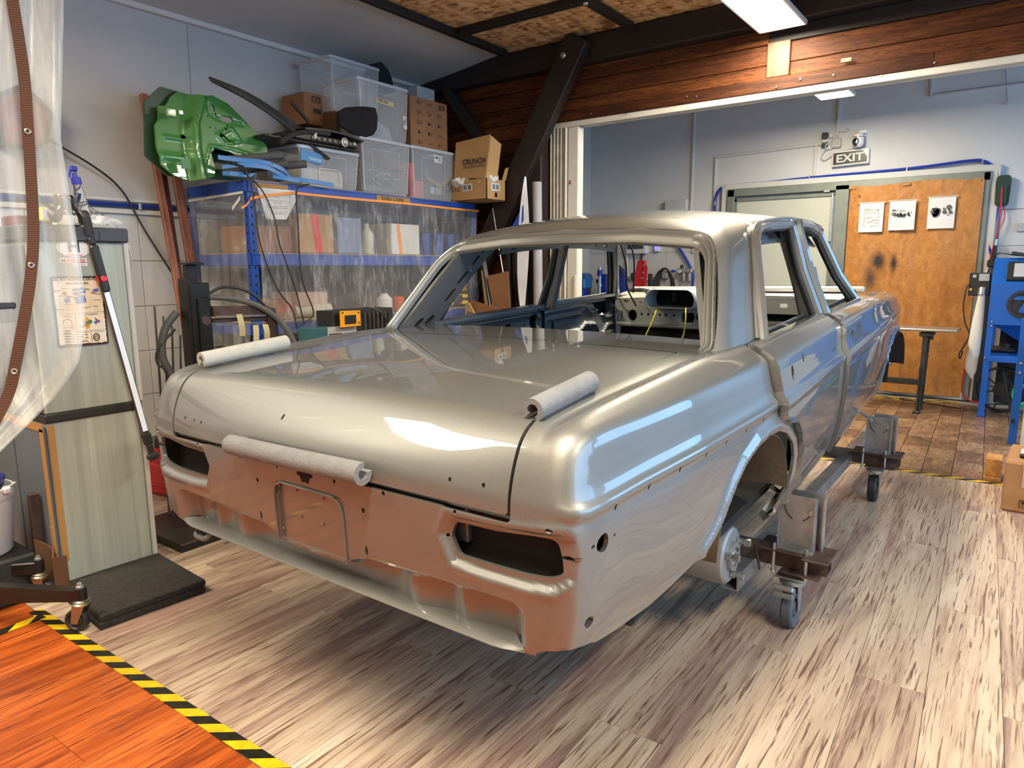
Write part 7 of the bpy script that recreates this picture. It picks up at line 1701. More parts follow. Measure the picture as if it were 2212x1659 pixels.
# ================================================================== far room: door, tarp, wall fittings, machines
YW = YF
M_FRAME = mat('grey_green_frame', hexc('7d8580'), .45, .3, .12, 10); M_LEAF = mat('pale_door_leaf', hexc('b4b8ae'), .5, 0, .04, 3); M_REV = mat('white_reveal', (.55, .55, .53), .6, 0, .05, 5)
mb = MB()
for (x0, x1, z0, z1) in ((-1.36, -1.28, 0, 2.15), (-.225, -.095, 0, 2.12), (1.045, 1.10, 0, 2.15)): mb.box(((x0+x1)/2, YW-.03, (z0+z1)/2), (x1-x0, .10, z1-z0), b=.004)
mb.box((-.125, YW-.03, 2.115), (2.46, .10, .085), b=.004)
fr_ = struct('trim_4', mb, M_FRAME)
mb = MB(); mb.box((1.135, YW-.02, 1.08), (.07, .07, 2.16), b=.003); mb.box((-1.395, YW-.02, 1.08), (.07, .07, 2.16), b=.003); mb.box((-.13, YW-.02, 2.185), (2.60, .07, .06), b=.003); struct('trim_5', mb, M_REV)
mb = MB(); mb.box((-.755, YW-.025, 1.03), (1.05, .05, 2.03), b=.003); d1 = struct('door_1', mb, M_LEAF)
mb = MB()
for x in (-1.265, -.245): mb.box((x, YW-.055, 1.03), (.035, .02, 2.04), b=.003)
mb.box((-.755, YW-.055, 2.035), (1.05, .02, .035), b=.003); part('leaf_frame', mb, M_FRAME, d1)
mb = MB(); mb.box((-.25, YW-.075, 1.8), (.02, .02, .50), b=.004); mb.box((-.31, YW-.078, 2.07), (.06, .02, .025), b=.003); part('bolt_rod', mb, STEEL, d1)
mb = MB(); mb.box((.475, YW-.02, 1.04), (1.14, .04, 2.05), b=.003); d2 = struct('door_2', mb, M_FRAME)
mb = MB(); mb.box((.475, YW-.055, .033), (1.14, .03, .066), b=.003); mb.box((1.055, YW-.057, .040), (.05, .04, .08), b=.003); part('kick_plate', mb, mat('grey_white_plinth', (.42, .43, .42), .6, 0, .15, 8), d2)
mb = MB(); mb.lathe([(.008, 0), (.008, .05), (.016, .05), (.016, .09), (0, .09)], (-.09, YW-.08, 1.985), (1, -.1, 0), 10); part('door_stop', mb, mat('copper_red', (.18, .06, .04), .4, .4), d2)
mb = MB(); mb.sheet(lambda u, v: Vector((-.4+1.45*u, 6.42+.045*v+.25*u, .0014)), 20, 1, .0012); tp = part('hazard_tape', mb, hazard('hazard_far', 1, -1.2, .13)); tag(tp, 'striped floor tape in front of the far door under the work table', 'floor tape')
mb = MB(); mb.sheet(lambda u, v: Vector((-.4+1.42*u, 6.52+.05*v+.20*u, .0016)), 20, 1, .0012); tp = part('hazard_tape', mb, hazard('hazard_far2', 1, -1.2, .13)); tag(tp, 'second striped tape, right against the far door sill', 'floor tape')
# tarp
TARP = NT('orange_tarp'); _p = TARP.wpos(); _s = TARP.new('ShaderNodeSeparateXYZ'); TARP.link(_p, _s.inputs[0])
_n = TARP.noise(TARP.wpos((6, 1, 3)), 2.5, 6, .7, .8); _c = TARP.ramp(_n, [(.30, hexc('9a632c')), (.52, hexc('b67a3a')), (.70, hexc('c48b4c'))])
_dn = TARP.noise(_p, 90, 3, .7); acc = None
for (x, z, sx, sz, k) in ((.225, 1.345, .060, .085, 1.0), (.165, 1.17, .055, .12, .75), (.365, 1.325, .030, .085, .95)):
    a = TARP.math('POWER', TARP.math('DIVIDE', TARP.math('SUBTRACT', _s.outputs[0], x), sx), 2.0); b = TARP.math('POWER', TARP.math('DIVIDE', TARP.math('SUBTRACT', _s.outputs[2], z), sz), 2.0)
    g_ = TARP.math('MULTIPLY', TARP.math('EXPONENT', TARP.math('MULTIPLY', TARP.math('ADD', a, b), -.9)), k); acc = g_ if acc is None else TARP.math('MAXIMUM', acc, g_)
_k = TARP.math('MULTIPLY', acc, TARP.math('ADD', TARP.math('MULTIPLY', _dn, 1.0), .62))
TARP.set(Base_Color=TARP.mix(TARP.math('MINIMUM', _k, .97), _c, (.012, .010, .010)), Roughness=.42); TARP.bump(TARP.noise(TARP.wpos((3, 1, 2)), 5, 8, .72, 1.2), .5, .02); TARP = TARP.m
tarp = thing('orange_tarp', 'orange brown tarp with two black soot marks covering the far door leaf', 'tarp', (.49, YW-.08, .03))
def tf(u, v):
    x = -.085+1.14*u; z = 2.10-2.07*v
    return Vector((x, YW-.085-.012*math.sin(9*u+1.5*v)-.008*math.sin(21*u-2*v)-.014*abs(math.sin(3.2*u))-.02*v*math.exp(-((u-.5)/.03)**2), z-.012*math.sin(8*u)*(1-v)))
mb = MB(); mb.sheet(tf, 60, 40, .003); part('sheet', mb, TARP, tarp, angle=80)
mb = MB()
for x in (-.05, .42, 1.0): mb.box((x, YW-.104, 2.085), (.07, .004, .03), Matrix.Rotation(.3*math.sin(9*x), 3, 'Y'))
part('tape_piece', mb, M_MTAPE, tarp)['kind'] = 'stuff'
t = MB(); text_mb(t, 'H', (.0, YW-.118, 1.985), (1, 0, 0), PZ, .028, bold=.03); part('faint_print', t, mat('tarp_print', hexc('7a5428'), .6), tarp)
PAPER = mat('paper_white', (.68, .68, .68), .7, 0, .02); PINK_ = mat('pencil_grey', (.36, .37, .37), .6); rp = random.Random(5)
def paper(x0, x1, z0, z1, lab, kind):
    y = YW-.124; T = thing('printed_sheet', lab, 'paper', ((x0+x1)/2, y, z0), 'printed sheets on the tarp')
    mb = MB(); mb.sheet(lambda u, v: Vector((x0+(x1-x0)*u, y-.006*v*v*math.sin(PI*u), z1+(z0-z1)*v)), 6, 6, .001); part('sheet', mb, PAPER, T)
    mb = MB(); mb.box(((x0+x1)/2, y-.002, z1), (x1-x0+.03, .002, .014)); part('tape', mb, mat('grey_tape', (.45, .38, .28), .4), T)
    t = MB(); w, h = x1-x0, z1-z0; Y = y-.012
    if kind == 0:
        for k in range(36): t.box((x0+w*(.25+.5*rp.random()), Y, z0+h*(.2+.62*rp.random())), (w*(.05+.3*rp.random()), .001, .0025))
        for s in (.22, .80): t.box((x0+w*s, Y, z0+h*.5), (.002, .001, h*.6))
        part('drawing', t, PINK_, T)['kind'] = 'stuff'
    elif kind == 1:
        t.box((x0+w*.18, Y, z0+h*.68), (w*.14, .001, .010)); t.box((x0+w*.30, Y, z0+h*.68), (.008, .001, .008)); t.box((x0+w*.5, Y, z0+h*.635), (w*.28, .001, .004)); t.box((x0+w*.5, Y, z0+h*.68), (w*.26, .001, .003))
        for k in range(46):
            a = rp.random(); t.box((x0+w*(.12+.75*a), Y-.0004, z0+h*(.42+.13*rp.random()+.12*abs(a-.5))), (.004+.014*rp.random(), .001, .004+.012*rp.random()), Matrix.Rotation(rp.random()*3, 3, 'Y'))
        part('drawing', t, mat('print_black', (.06, .06, .065), .5), T)['kind'] = 'stuff'
    else:
        for k in range(70):
            a, r = rp.random()*6.28, rp.random()**.6; t.box((x0+w*(.29+.17*r*math.cos(a)), Y-.0004, z0+h*(.52+.13*r*math.sin(a))), (.006+.016*rp.random(), .001, .006+.014*rp.random()), Matrix.Rotation(rp.random()*3, 3, 'Y'))
        for (a, b, r) in ((.60, .61, .012), (.77, .66, .022), (.84, .50, .016), (.79, .57, .010), (.76, .42, .008)): t.lathe([(r*.35, .001), (r, .001)], (x0+w*a, Y, z0+h*b), (0, -1, 0), 8)
        t.box((x0+w*.62, Y, z0+h*.51), (.030, .001, .026)); part('drawing', t, mat('print_black', (.06, .06, .065), .5), T)['kind'] = 'stuff'
paper(.024, .244, 1.635, 1.925, 'left paper on the tarp with a faint pencil plan', 0); paper(.293, .520, 1.645, 1.93, 'middle paper on the tarp with an exploded parts drawing', 1); paper(.625, .848, 1.648, 1.945, 'right paper on the tarp with a dark engine picture', 2)
# ---- wall fittings
def wallbox(nm, lab, cat, x0, x1, z0, z1, d, m, b=.006, par=None):
    mb = MB(); mb.box(((x0+x1)/2, YW-d/2+.01, (z0+z1)/2), (x1-x0, d, z1-z0), b=b); T = thing(nm, lab, cat, ((x0+x1)/2, YW, z0)); part('case', mb, m, T); return T
WPL = mat('white_device_plastic', (.62, .62, .61), .4, 0, .03, 5); DUCT = mat('cable_duct', (.57, .57, .56), .5, 0, .04, 5)
dl_ = ('short cable duct above the exit sign', 'long level cable duct left of the exit sign', 'cable duct dropping left of the door', 'tall cable duct at the left of the far wall', 'short duct between level duct and blue hose', 'duct line on the upper right of the far wall', 'thin duct on the upper right end of the far wall')
for lab, (x0, z0, x1, z1) in zip(dl_, ((-.26, 2.62, -.26, 3.05), (-1.53, 2.53, -.40, 2.56), (-1.535, 1.45, -1.535, 2.535), (-1.81, 1.79, -1.81, 3.05), (-.46, 2.24, -.46, 2.555), (.555, 2.90, 2.4, 2.90), (.555, 2.90, .545, 3.10))):
    mb = MB(); mb.bar((x0, YW-.002, z0), (x1, YW-.002, z1), .028, .022, up=(0, 1, 0) if abs(x1-x0) < .1 else (0, 0, 1), b=.003); tag(part('cable_duct', mb, DUCT), lab, 'cable duct')
mb = MB(); mb.tube([(1.12, YW-.012, 3.05), (1.16, YW-.012, 2.76)], .004, 5); w_ = part('lamp_wire', mb, STEEL); tag(w_, 'steel wire with a round anchor on the upper right of the far wall', 'wire'); mb = MB(); mb.lathe([(.004, .012), (.014, .012), (.014, 0)], (1.163, YW, 2.745), (0, -1, 0), 12); part('anchor', mb, WPL, w_)
HB = mat('blue_hose', (.012, .045, .36), .3, 0, .05)
mb = MB(); mb.tube(smooth_path([(-1.51, YW-.035, 1.2), (-1.51, YW-.035, 1.95), (-1.49, YW-.035, 2.12), (-1.386, YW-.035, 2.195), (-.9, YW-.035, 2.208), (-.5, YW-.035, 2.222), (.404, YW-.035, 2.236), (.90, YW-.035, 2.264), (1.03, YW-.035, 2.25), (1.124, YW-.035, 2.17), (1.18, YW-.035, 2.05), (1.19, YW-.035, 1.95)], 8), .0145, 8); bh = part('air_hose', mb, HB); tag(bh, 'blue air hose clipped in an arch over the far doors', 'hose')
mb = MB()
for (x, z) in ((-1.51, 2.02), (-1.40, 2.19), (-.5, 2.222), (.404, 2.236), (1.02, 2.252), (1.15, 2.125)): mb.box((x, YW-.03, z), (.012, .05, .05), b=.004)
part('hose_clip', mb, STEEL, bh)['kind'] = 'stuff'
ex = thing('exit_sign', 'black exit sign in a white frame above the far doors', 'exit sign', (-.115, YW, 2.31)); RE = Matrix.Rotation(-.03, 3, 'Y')
def exl(a, d, b): return Vector((-.115, 0, 2.392))+RE @ Vector((a, 0, b))+Vector((0, YW-d, 0))
mb = MB(); mb.box(exl(0, .022, 0), (.345, .045, .150), RE, b=.005); part('frame', mb, WPL, ex)
mb = MB(); mb.box(exl(-.002, .046, .0), (.315, .004, .118), RE); part('face', mb, mat('sign_black', (.012, .012, .012), .35), ex)
t = MB(); text_mb(t, 'EXIT', exl(.0, .0485, -.038), RE @ Vector((1, 0, 0)), RE @ Vector((0, 0, 1)), .078, align='CENTER', width=.255, bold=.025); part('lettering', t, mat('sign_pale', (.55, .58, .55), .5), ex)
mb = MB(); mb.prism([exl(.115, .049, .06), exl(.160, .049, .06), exl(.160, .049, .005), exl(.148, .049, .0)], (0, -.003, 0)); part('broken_corner', mb, WPL, ex)
cm = thing('dome_camera', 'white pan camera with black lens window above the exit sign', 'camera', (-.04, YW-.06, 2.46))
c0 = Vector((-.045, YW-.085, 2.475)); mb = MB(); mb.lathe([(0, .0), (.030, .003), (.048, .020), (.055, .045), (.055, .085), (.053, .098)], c0, n=24); mb.lathe([(.053, .104), (.054, .112), (.045, .130), (.025, .142), (0, .145)], c0, n=24); mb.box(c0+Vector((.02, .05, .145)), (.07, .09, .012), b=.003); mb.box(c0+Vector((.02, .088, .150)), (.075, .012, .06), b=.003); part('body', mb, mat('camera_white', (.70, .70, .71), .3, 0, .02), cm)
mb = MB(); mb.lathe([(.050, .098), (.050, .104)], c0, n=24); mb.prism([c0+Vector((-.012+.030*math.cos(a), -.052+.004*abs(math.cos(a)), .052+.040*math.sin(a))) for a in np.linspace(0, 2*PI, 20)[:-1]], (0, -.006, 0)); ln = part('lens_window', mb, mat('black_gloss', (.01, .01, .011), .1), cm)
mb = MB(); mb.lathe([(0, .004), (.013, .003), (.014, 0)], c0+Vector((-.012, -.058, .038)), (0, -1, 0), 14); part('lens', mb, mat('lens_green', (.02, .05, .03), .1), ln)
jb = wallbox('junction_box', 'grey square junction box left of the camera', 'junction box', -.305, -.215, 2.505, 2.60, .045, mat('box_grey', (.42, .43, .42), .5), .008)
pb = wallbox('power_adapter', 'dark plug adapter in a wall socket left of the junction box', 'adapter', -.40, -.345, 2.595, 2.665, .06, mat('dark_adapter', (.03, .03, .04), .4), .006)
mb = MB(); mb.box((-.37, YW-.02, 2.585), (.07, .04, .035), b=.006); mb.box((-.32, YW-.01, 2.632), (.04, .025, .04), b=.004); part('socket', mb, WPL, pb); mb = MB(); mb.box((-.375, YW-.02, 2.535), (.055, .03, .035), Matrix.Rotation(.2, 3, 'Y'), b=.004); part('small_plug', mb, mat('dark_adapter', (.03, .03, .04), .4), pb)
for pts, lab in (([(-.34, YW-.05, 2.61), (-.33, YW-.05, 2.56), (-.36, YW-.04, 2.53), (-.35, YW-.03, 2.50), (-.30, YW-.02, 2.505)], 'thin white lead from adapter to junction box'), ([(-.05, YW-.05, 2.51), (-.15, YW-.03, 2.48), (-.26, YW-.03, 2.45), (-.36, YW-.035, 2.40), (-.395, YW-.035, 2.43), (-.36, YW-.03, 2.50)], 'thin white camera lead drooping over the exit sign'), ([(-.255, YW-.01, 2.60), (-.255, YW-.012, 2.655), (-.17, YW-.014, 2.66), (-.15, YW-.02, 2.675), (-.16, YW-.02, 2.69), (-.175, YW-.02, 2.685)], 'hooked conduit stub above the junction box')):
    mb = MB(); mb.tube(smooth_path(pts, 6), .005, 6); tag(part('thin_lead', mb, DUCT), lab, 'cable')
hr = thing('wall_device', 'dark green oval device hanging on the wall with a red cable', 'device', (1.20, YW, 1.82))
mb = MB(); mb.prism([(1.20+a, YW+.005, 1.965+b) for a, b in rpoly([(-.052, -.13), (.052, -.13), (.06, .10), (.045, .145), (-.045, .145), (-.06, .10)], .035, 4)], (0, -.075, 0)); mb.prism([(1.20+a, YW-.068, 1.94+b) for a, b in rpoly([(-.035, -.09), (.035, -.09), (.035, .09), (-.035, .09)], .02, 4)], (0, -.02, 0)); part('case', mb, mat('dark_green_case', (.012, .045, .035), .45, 0, .08), hr)
REDW = mat('red_hose', (.45, .015, .02), .4, 0, .05)
mb = MB(); mb.tube(smooth_path([(1.195, YW-.09, 2.0), (1.20, YW-.10, 1.80), (1.19, YW-.08, 1.55), (1.165, YW-.07, 1.40), (1.15, YW-.06, 1.22), (1.16, YW-.06, 1.0)], 6), .008, 6); mb.tube(smooth_path([(1.215, YW-.03, 1.86), (1.235, YW-.04, 1.72), (1.19, YW-.05, 1.58), (1.175, YW-.06, 1.45)], 5), .005, 6); part('red_cable', mb, REDW, hr)
mb = MB(); mb.tube(smooth_path([(1.17, YW-.06, 1.0), (1.08, YW-.09, .55), (1.045, YW-.1, .25), (1.05, YW-.1, .08), (1.12, YW-.12, .015), (1.22, YW-.2, .010)], 6), .006, 6); tag(part('red_floor_hose', mb, REDW), 'thin red hose curving to the floor left of the blasting cabinet', 'hose')
mb = MB(); mb.tube(smooth_path([(1.175, YW-.03, 1.93), (1.165, YW-.03, 1.75), (1.14, YW-.035, 1.60), (1.142, YW-.04, 1.48), (1.165, YW-.05, 1.40), (1.20, YW-.06, 1.36)], 6), .016, 8); tag(part('air_hose', mb, HB), 'blue air hose hanging below the dark green wall device', 'hose')
gn = thing('air_gun', 'black air blow gun hanging on the hose over the blasting cabinet', 'air gun', (1.18, YW-.1, 1.3))
mb = MB(); mb.bar((1.185, YW-.10, 1.34), (1.19, YW-.11, 1.48), .025, .03, b=.006); mb.box((1.18, YW-.11, 1.315), (.08, .03, .07), b=.012); part('body', mb, M_BLKP, gn); mb = MB(); mb.cyl((1.19, YW-.11, 1.48), (1.192, YW-.11, 1.535), .012, n=10); mb.tube([(1.16, YW-.11, 1.29), (1.14, YW-.12, 1.22), (1.08, YW-.14, 1.16)], .006, 6); part('nozzle', mb, M_SILW, gn)
wallbox('light_switch', 'small grey square switch on the right tiles', 'switch', 1.335, 1.405, 1.60, 1.68, .03, mat('box_grey', (.42, .43, .42), .5))
bkx = wallbox('breaker_box', 'white breaker box with dark window on the tiles, seen through the car', 'breaker box', -2.61, -2.345, 1.465, 1.635, .09, WPL); mb = MB(); mb.box((-2.485, YW-.082, 1.570), (.22, .008, .095), b=.004); part('window', mb, mat('smoked_window', (.04, .045, .055), .12), bkx)
wf2 = wallbox('alarm_box', 'tall white device with a glowing blue ring beside the breaker box', 'device', -2.255, -2.18, 1.48, 1.65, .05, WPL, .012)
BL = NT('blue_led'); BL.set(Base_Color=(.1, .1, .5)); BL.b.inputs['Emission Color'].default_value = (.08, .08, 1, 1); BL.b.inputs['Emission Strength'].default_value = 2.5; BL = BL.m
mb = MB(); mb.lathe([(.012, .003), (.026, .003), (.026, 0)], (-2.22, YW-.04, 1.53), (0, -1, 0), 20); mb.box((-2.22, YW-.042, 1.53), (.012, .004, .012)); part('blue_ring', mb, BL, wf2)['kind'] = 'stuff'
kp = wallbox('alarm_keypad', 'white keypad with blue display on the tiles behind the steering side', 'keypad', -1.785, -1.655, 1.458, 1.605, .03, WPL, .01); mb = MB(); mb.box((-1.715, YW-.022, 1.575), (.10, .004, .028)); part('display', mb, BL, kp)
wallbox('grey_wall_box', 'pale grey flat box on the far wall just above the car roof', 'junction box', -2.115, -1.845, 1.93, 2.085, .08, mat('pale_grey_box', (.50, .51, .52), .5), .005)
PIPEW = mat('white_pipe', (.56, .56, .55), .4, 0, .04)
mb = MB(); mb.tube([(-3.22, YW-.02, 1.81), (-3.22, YW-.02, .3)], .016, 8); tag(part('white_pipe', mb, PIPEW), 'white vertical pipe on the tiles behind the folding door', 'pipe')
mb = MB(); mb.tube([(-2.625, YW-.02, 1.64), (-2.61, YW-.02, .3)], .016, 8); mb.tube([(-2.62, YW-.02, 1.147), (-2.30, YW-.02, 1.148)], .014, 8); tp_ = part('white_pipe', mb, PIPEW); tag(tp_, 'white pipe with a brass tap below the breaker box', 'pipe'); mb = MB(); mb.box((-2.60, YW-.05, 1.15), (.05, .06, .03), b=.006); mb.box((-2.60, YW-.06, 1.18), (.09, .012, .012), b=.003); part('tap', mb, mat('old_brass', (.10, .075, .04), .4, .7), tp_)
hb2 = MB(); hb2.tube(smooth_path([(-2.07, YW-.03, 1.75), (-1.993, YW-.03, 1.61), (-1.875, YW-.03, 1.446), (-1.778, YW-.03, 1.293), (-1.745, YW-.03, 1.20), (-1.745, YW-.03, 1.08), (-1.77, YW-.03, .9)], 6), .015, 8); tag(part('air_hose', hb2, HB), 'blue hose curving down the tiles behind the dashboard', 'hose')
ar = thing('air_regulator', 'grey air regulator with two cups on the tiles', 'regulator', (-1.83, YW-.05, 1.13)); M_ALU = mat('cast_alu', (.40, .40, .39), .4, .6, .1, 15)
mb = MB(); mb.box((-1.825, YW-.05, 1.255), (.16, .06, .05), b=.008); mb.cyl((-1.945, YW-.05, 1.248), (-1.60, YW-.05, 1.262), .013, n=10)
for x in (-1.855, -1.785): mb.lathe([(.022, 0), (.026, .01), (.026, .09), (.018, .10)], (x, YW-.05, 1.135), n=14)
part('body', mb, M_ALU, ar); mb = MB(); mb.cyl((-1.88, YW-.05, 1.275), (-1.88, YW-.05, 1.325), .020, n=12); part('knob', mb, M_BLKP, ar); mb = MB(); mb.lathe([(0, .012), (.022, .012), (.024, 0)], (-1.895, YW-.085, 1.25), (0, -1, 0), 16); part('gauge', mb, mat('gauge_face', (.5, .5, .5), .3), ar); mb = MB(); mb.tube([(-1.68, YW-.05, 1.262), (-1.45, YW-.05, 1.29)], .014, 8); mb.box((-1.99, YW-.05, 1.25), (.05, .03, .03), b=.006); part('blue_fitting', mb, HB, ar)['kind'] = 'stuff'
ccx = thing('cable_coil', 'black cable coil hanging on the tiles above the dashboard', 'cable', (-2.09, YW-.07, .95))
for k in range(12):
    mb = MB(); w_ = .075+.006*(k % 6)+.004*k; h_ = .20+.012*(k % 5); mb.tube(smooth_path([(-2.09+w_*math.sin(a)*(1.0-.15*math.cos(a)), YW-.05-.004*k, 1.29-h_+h_*math.cos(a)-.004*(k % 4)) for a in np.linspace(0, 2*PI, 13)[:-1]], 3, True), .0055, 6, closed=True); part('cable_loop', mb, BW, ccx)
mb = MB(); mb.box((-2.09, YW-.05, 1.20), (.09, .07, .10), b=.02); part('hanger', mb, mat('grey_hanger', (.25, .25, .24), .6), ccx)
mb = MB(); mb.tube([(-2.42, YW-.02, 1.47), (-2.44, YW-.02, 1.25)], .012, 6); tag(part('black_lead', mb, BW), 'short black lead under the breaker box', 'cable')
# ---- machines behind the car in the far room
M_REDP = mat('crane_red', (.52, .012, .02), .35, 0, .08, 8); M_BLUEM = mat('machine_blue', (.012, .035, .27), .4, .1, .08, 8); M_BLUEG = mat('grinder_blue', (.02, .12, .33), .4, .1, .08, 8)
rc_ = thing('red_lift_arm', 'red steel lift arm standing against the tiles behind the car', 'lift arm', (-2.3, 6.6, 0))
mb = MB(); mb.prism([(-2.305, 6.58, 1.38), (-2.225, 6.58, 1.38), (-2.215, 6.58, .90), (-2.24, 6.58, .05), (-2.50, 6.58, .05), (-2.395, 6.58, .93)], (0, .07, 0)); mb.prism([(-2.228, 6.57, 1.375), (-2.182, 6.57, 1.305), (-2.185, 6.57, 1.22), (-2.21, 6.57, .95), (-2.225, 6.57, .95)], (0, .03, 0)); part('arm', mb, M_REDP, rc_)
mb = MB()
for (x, z) in ((-2.225, 1.235), (-2.24, 1.17), (-2.22, 1.32)): mb.lathe([(0, .012), (.010, .01), (.014, 0)], (x, 6.57, z), (0, -1, 0), 8)
part('bolts', mb, STEEL, rc_)['kind'] = 'stuff'; mb = MB(); mb.box((-2.37, 6.60, 1.19), (.05, .06, .09), b=.012); part('knob', mb, M_BLKP, rc_)
pr_ = thing('hydraulic_press', 'dark blue press frame with a black hose behind the left windscreen pillar', 'press', (-2.55, 6.6, 0))
mb = MB(); mb.prism([(-2.70, 6.58, 1.285), (-2.545, 6.58, 1.29), (-2.483, 6.58, 1.22), (-2.475, 6.58, .05), (-2.555, 6.58, .05), (-2.548, 6.58, 1.19), (-2.58, 6.58, 1.22), (-2.70, 6.58, 1.22)], (0, .09, 0)); mb.box((-2.76, 6.62, .62), (.07, .09, 1.2), b=.005); mb.box((-2.63, 6.62, .62), (.30, .08, .08), b=.005); part('frame', mb, M_BLUEM, pr_)
mb = MB(); mb.tube(smooth_path([(-2.70, 6.55, 1.36), (-2.58, 6.55, 1.345), (-2.50, 6.55, 1.28), (-2.47, 6.55, 1.20)], 5), .012, 8); part('hose', mb, BW, pr_)
jk = thing('bottle_jack', 'blue and silver jack ram left of the blue press', 'jack', (-2.77, 6.5, .95))
mb = MB(); mb.cyl((-2.77, 6.5, 1.20), (-2.77, 6.5, 1.27), .034, n=14); mb.cyl((-2.77, 6.5, .86), (-2.77, 6.5, .96), .045, n=14); part('body', mb, M_BLUEM, jk); mb = MB(); mb.cyl((-2.77, 6.5, 1.27), (-2.77, 6.5, 1.31), .026, n=14); mb.cyl((-2.77, 6.5, .96), (-2.77, 6.5, 1.20), .020, n=12); mb.cyl((-2.77, 6.5, 1.07), (-2.77, 6.5, 1.10), .032, n=12); part('ram', mb, STEEL, jk); mb = MB(); mb.box((-2.77, 6.52, .43), (.16, .16, .86), b=.01); part('pillar', mb, M_BLKP, jk)
gr = thing('bench_grinder', 'light blue bench machine on a blue stand behind the folding door', 'machine', (-2.93, 6.4, 0))
mb = MB(); mb.box((-2.935, 6.40, 1.11), (.14, .20, .14), b=.02); mb.lathe([(0, 0), (.075, 0), (.075, .16), (0, .16)], (-2.94, 6.34, 1.16), (0, 1, 0), 18); part('body', mb, M_BLUEG, gr); mb = MB(); mb.box((-2.945, 6.295, 1.11), (.07, .006, .055)); part('label', mb, mat('label_white', (.6, .6, .62), .5), gr); mb = MB(); mb.box((-2.94, 6.40, .52), (.10, .18, 1.04), b=.006); mb.box((-2.88, 6.42, .95), (.26, .24, .03), b=.004); part('stand', mb, M_BLUEM, gr)
for (x, z0, z1, lab) in ((-2.895, .05, 1.215, 'black upright bar between grinder and jack'), (-2.075, .05, 1.225, 'black upright bar between red arm and cable coil')):
    mb = MB(); mb.box((x, 6.45, (z0+z1)/2), (.045, .04, z1-z0), b=.004); tag(part('black_bar', mb, M_BLKP), lab, 'steel bar')
mb = MB(); mb.box((-2.68, 6.66, .93), (.30, .06, .18), b=.006); mb.box((-2.80, 6.66, 1.13), (.20, .05, .05), b=.004); o = part('dark_machine', mb, mat('dark_navy', (.01, .015, .05), .5), pr_); o['kind'] = 'stuff'
# ---- work table by the far door
wt = thing('work_table', 'stainless topped work table on a dark T leg before the orange tarp', 'table', (.75, 6.1, 0))
mb = MB(); mb.box((.62, 6.10, .742), (.80, .36, .022), Matrix.Rotation(-.02, 3, 'Z'), b=.006); part('table_top', mb, mat('brushed_steel', (.42, .40, .37), .35, .8, .1, 12), wt)
M_LEG = mat('dark_grey_leg', (.045, .045, .042), .55, .3, .4, 20)
for (y, s) in ((5.98, 0), (6.20, 0)):
    mb = MB(); mb.bar((.783, y, .73), (.770, y, .03), .035, .035, b=.003); mb.bar((.765, y-.02, .42), (.765, y-.02, .02), .05, .012, b=.002); mb.box((.765, y-.03, .012), (.05, .09, .024), b=.003); part('leg', mb, M_LEG, wt)
mb = MB(); mb.box((.785, 6.09, .70), (.10, .28, .035), b=.005); mb.cyl((.76, 6.0, .675), (.84, 6.0, .675), .018, n=10); part('head', mb, M_LEG, wt)
mb = MB(); mb.box((.48, 6.12, .255), (.62, .05, .05), b=.004); part('stretcher', mb, M_LEG, wt); mb = MB(); mb.bar((.20, 6.02, .73), (.18, 6.02, .02), .035, .035); part('leg', mb, M_LEG, wt)
# ---- blasting cabinet on the right
BLC = mat('blast_blue', (.012, .115, .50), .35, .1, .06, 6)
bc_ = thing('blasting_cabinet', 'blue sand blasting cabinet on legs at the right edge of the far room', 'machine', (1.65, 6.4, 0))
mb = MB(); mb.prism([(1.215, 6.10, .80), (1.215, 6.10, 1.145), (1.215, 6.34, 1.36), (1.215, 6.80, 1.36), (1.215, 6.80, .80)], (.95, 0, 0)); mb.prism([(1.24, 6.12, .80), (1.24, 6.78, .80), (1.45, 6.5, .50), (1.45, 6.4, .50)], (.9, 0, 0)) if False else None
part('body', mb, BLC, bc_)
for (x, y) in ((1.238, 6.11), (2.13, 6.11), (1.238, 6.78), (2.13, 6.78)):
    mb = MB(); mb.box((x, y-.004, .44), (.046, .006, .82), b=.002); mb.box((x-.021, y+.018, .44), (.005, .046, .82), b=.002); mb.box((x, y, .018), (.055, .05, .036), b=.003); part('leg', mb, BLC, bc_)
mb = MB()
for (x, z) in ((1.245, .825), (1.245, .79), (1.245, .515), (1.225, .515)): mb.lathe([(0, .006), (.007, .005), (.008, 0)], (x, 6.10, z), (0, -1, 0), 8)
part('bolts', mb, STEEL, bc_)['kind'] = 'stuff'
mb = MB(); mb.box((1.69, 6.105, .505), (.90, .03, .045), b=.003); mb.box((1.69, 6.44, .53), (.90, .66, .01), b=.002); part('shelf', mb, BLC, bc_)
hp2 = MB(); hp2.add([(1.25, 6.14, .80), (2.1, 6.14, .80), (2.1, 6.76, .80), (1.25, 6.76, .80), (1.58, 6.40, .55), (1.72, 6.40, .55), (1.72, 6.50, .55), (1.58, 6.50, .55)], [(0, 1, 5, 4), (1, 2, 6, 5), (2, 3, 7, 6), (3, 0, 4, 7), (4, 5, 6, 7), (0, 3, 2, 1)]); part('hopper', hp2, BLC, bc_)
nv = Vector((0, -.215, .24)).normalized(); uv_ = Vector((0, .24, .215)).normalized()
def onw(a, b, h): return Vector((1.215, 6.10, 1.145))+Vector((a, 0, 0))+uv_*b+Vector((0, -.667, .745))*h
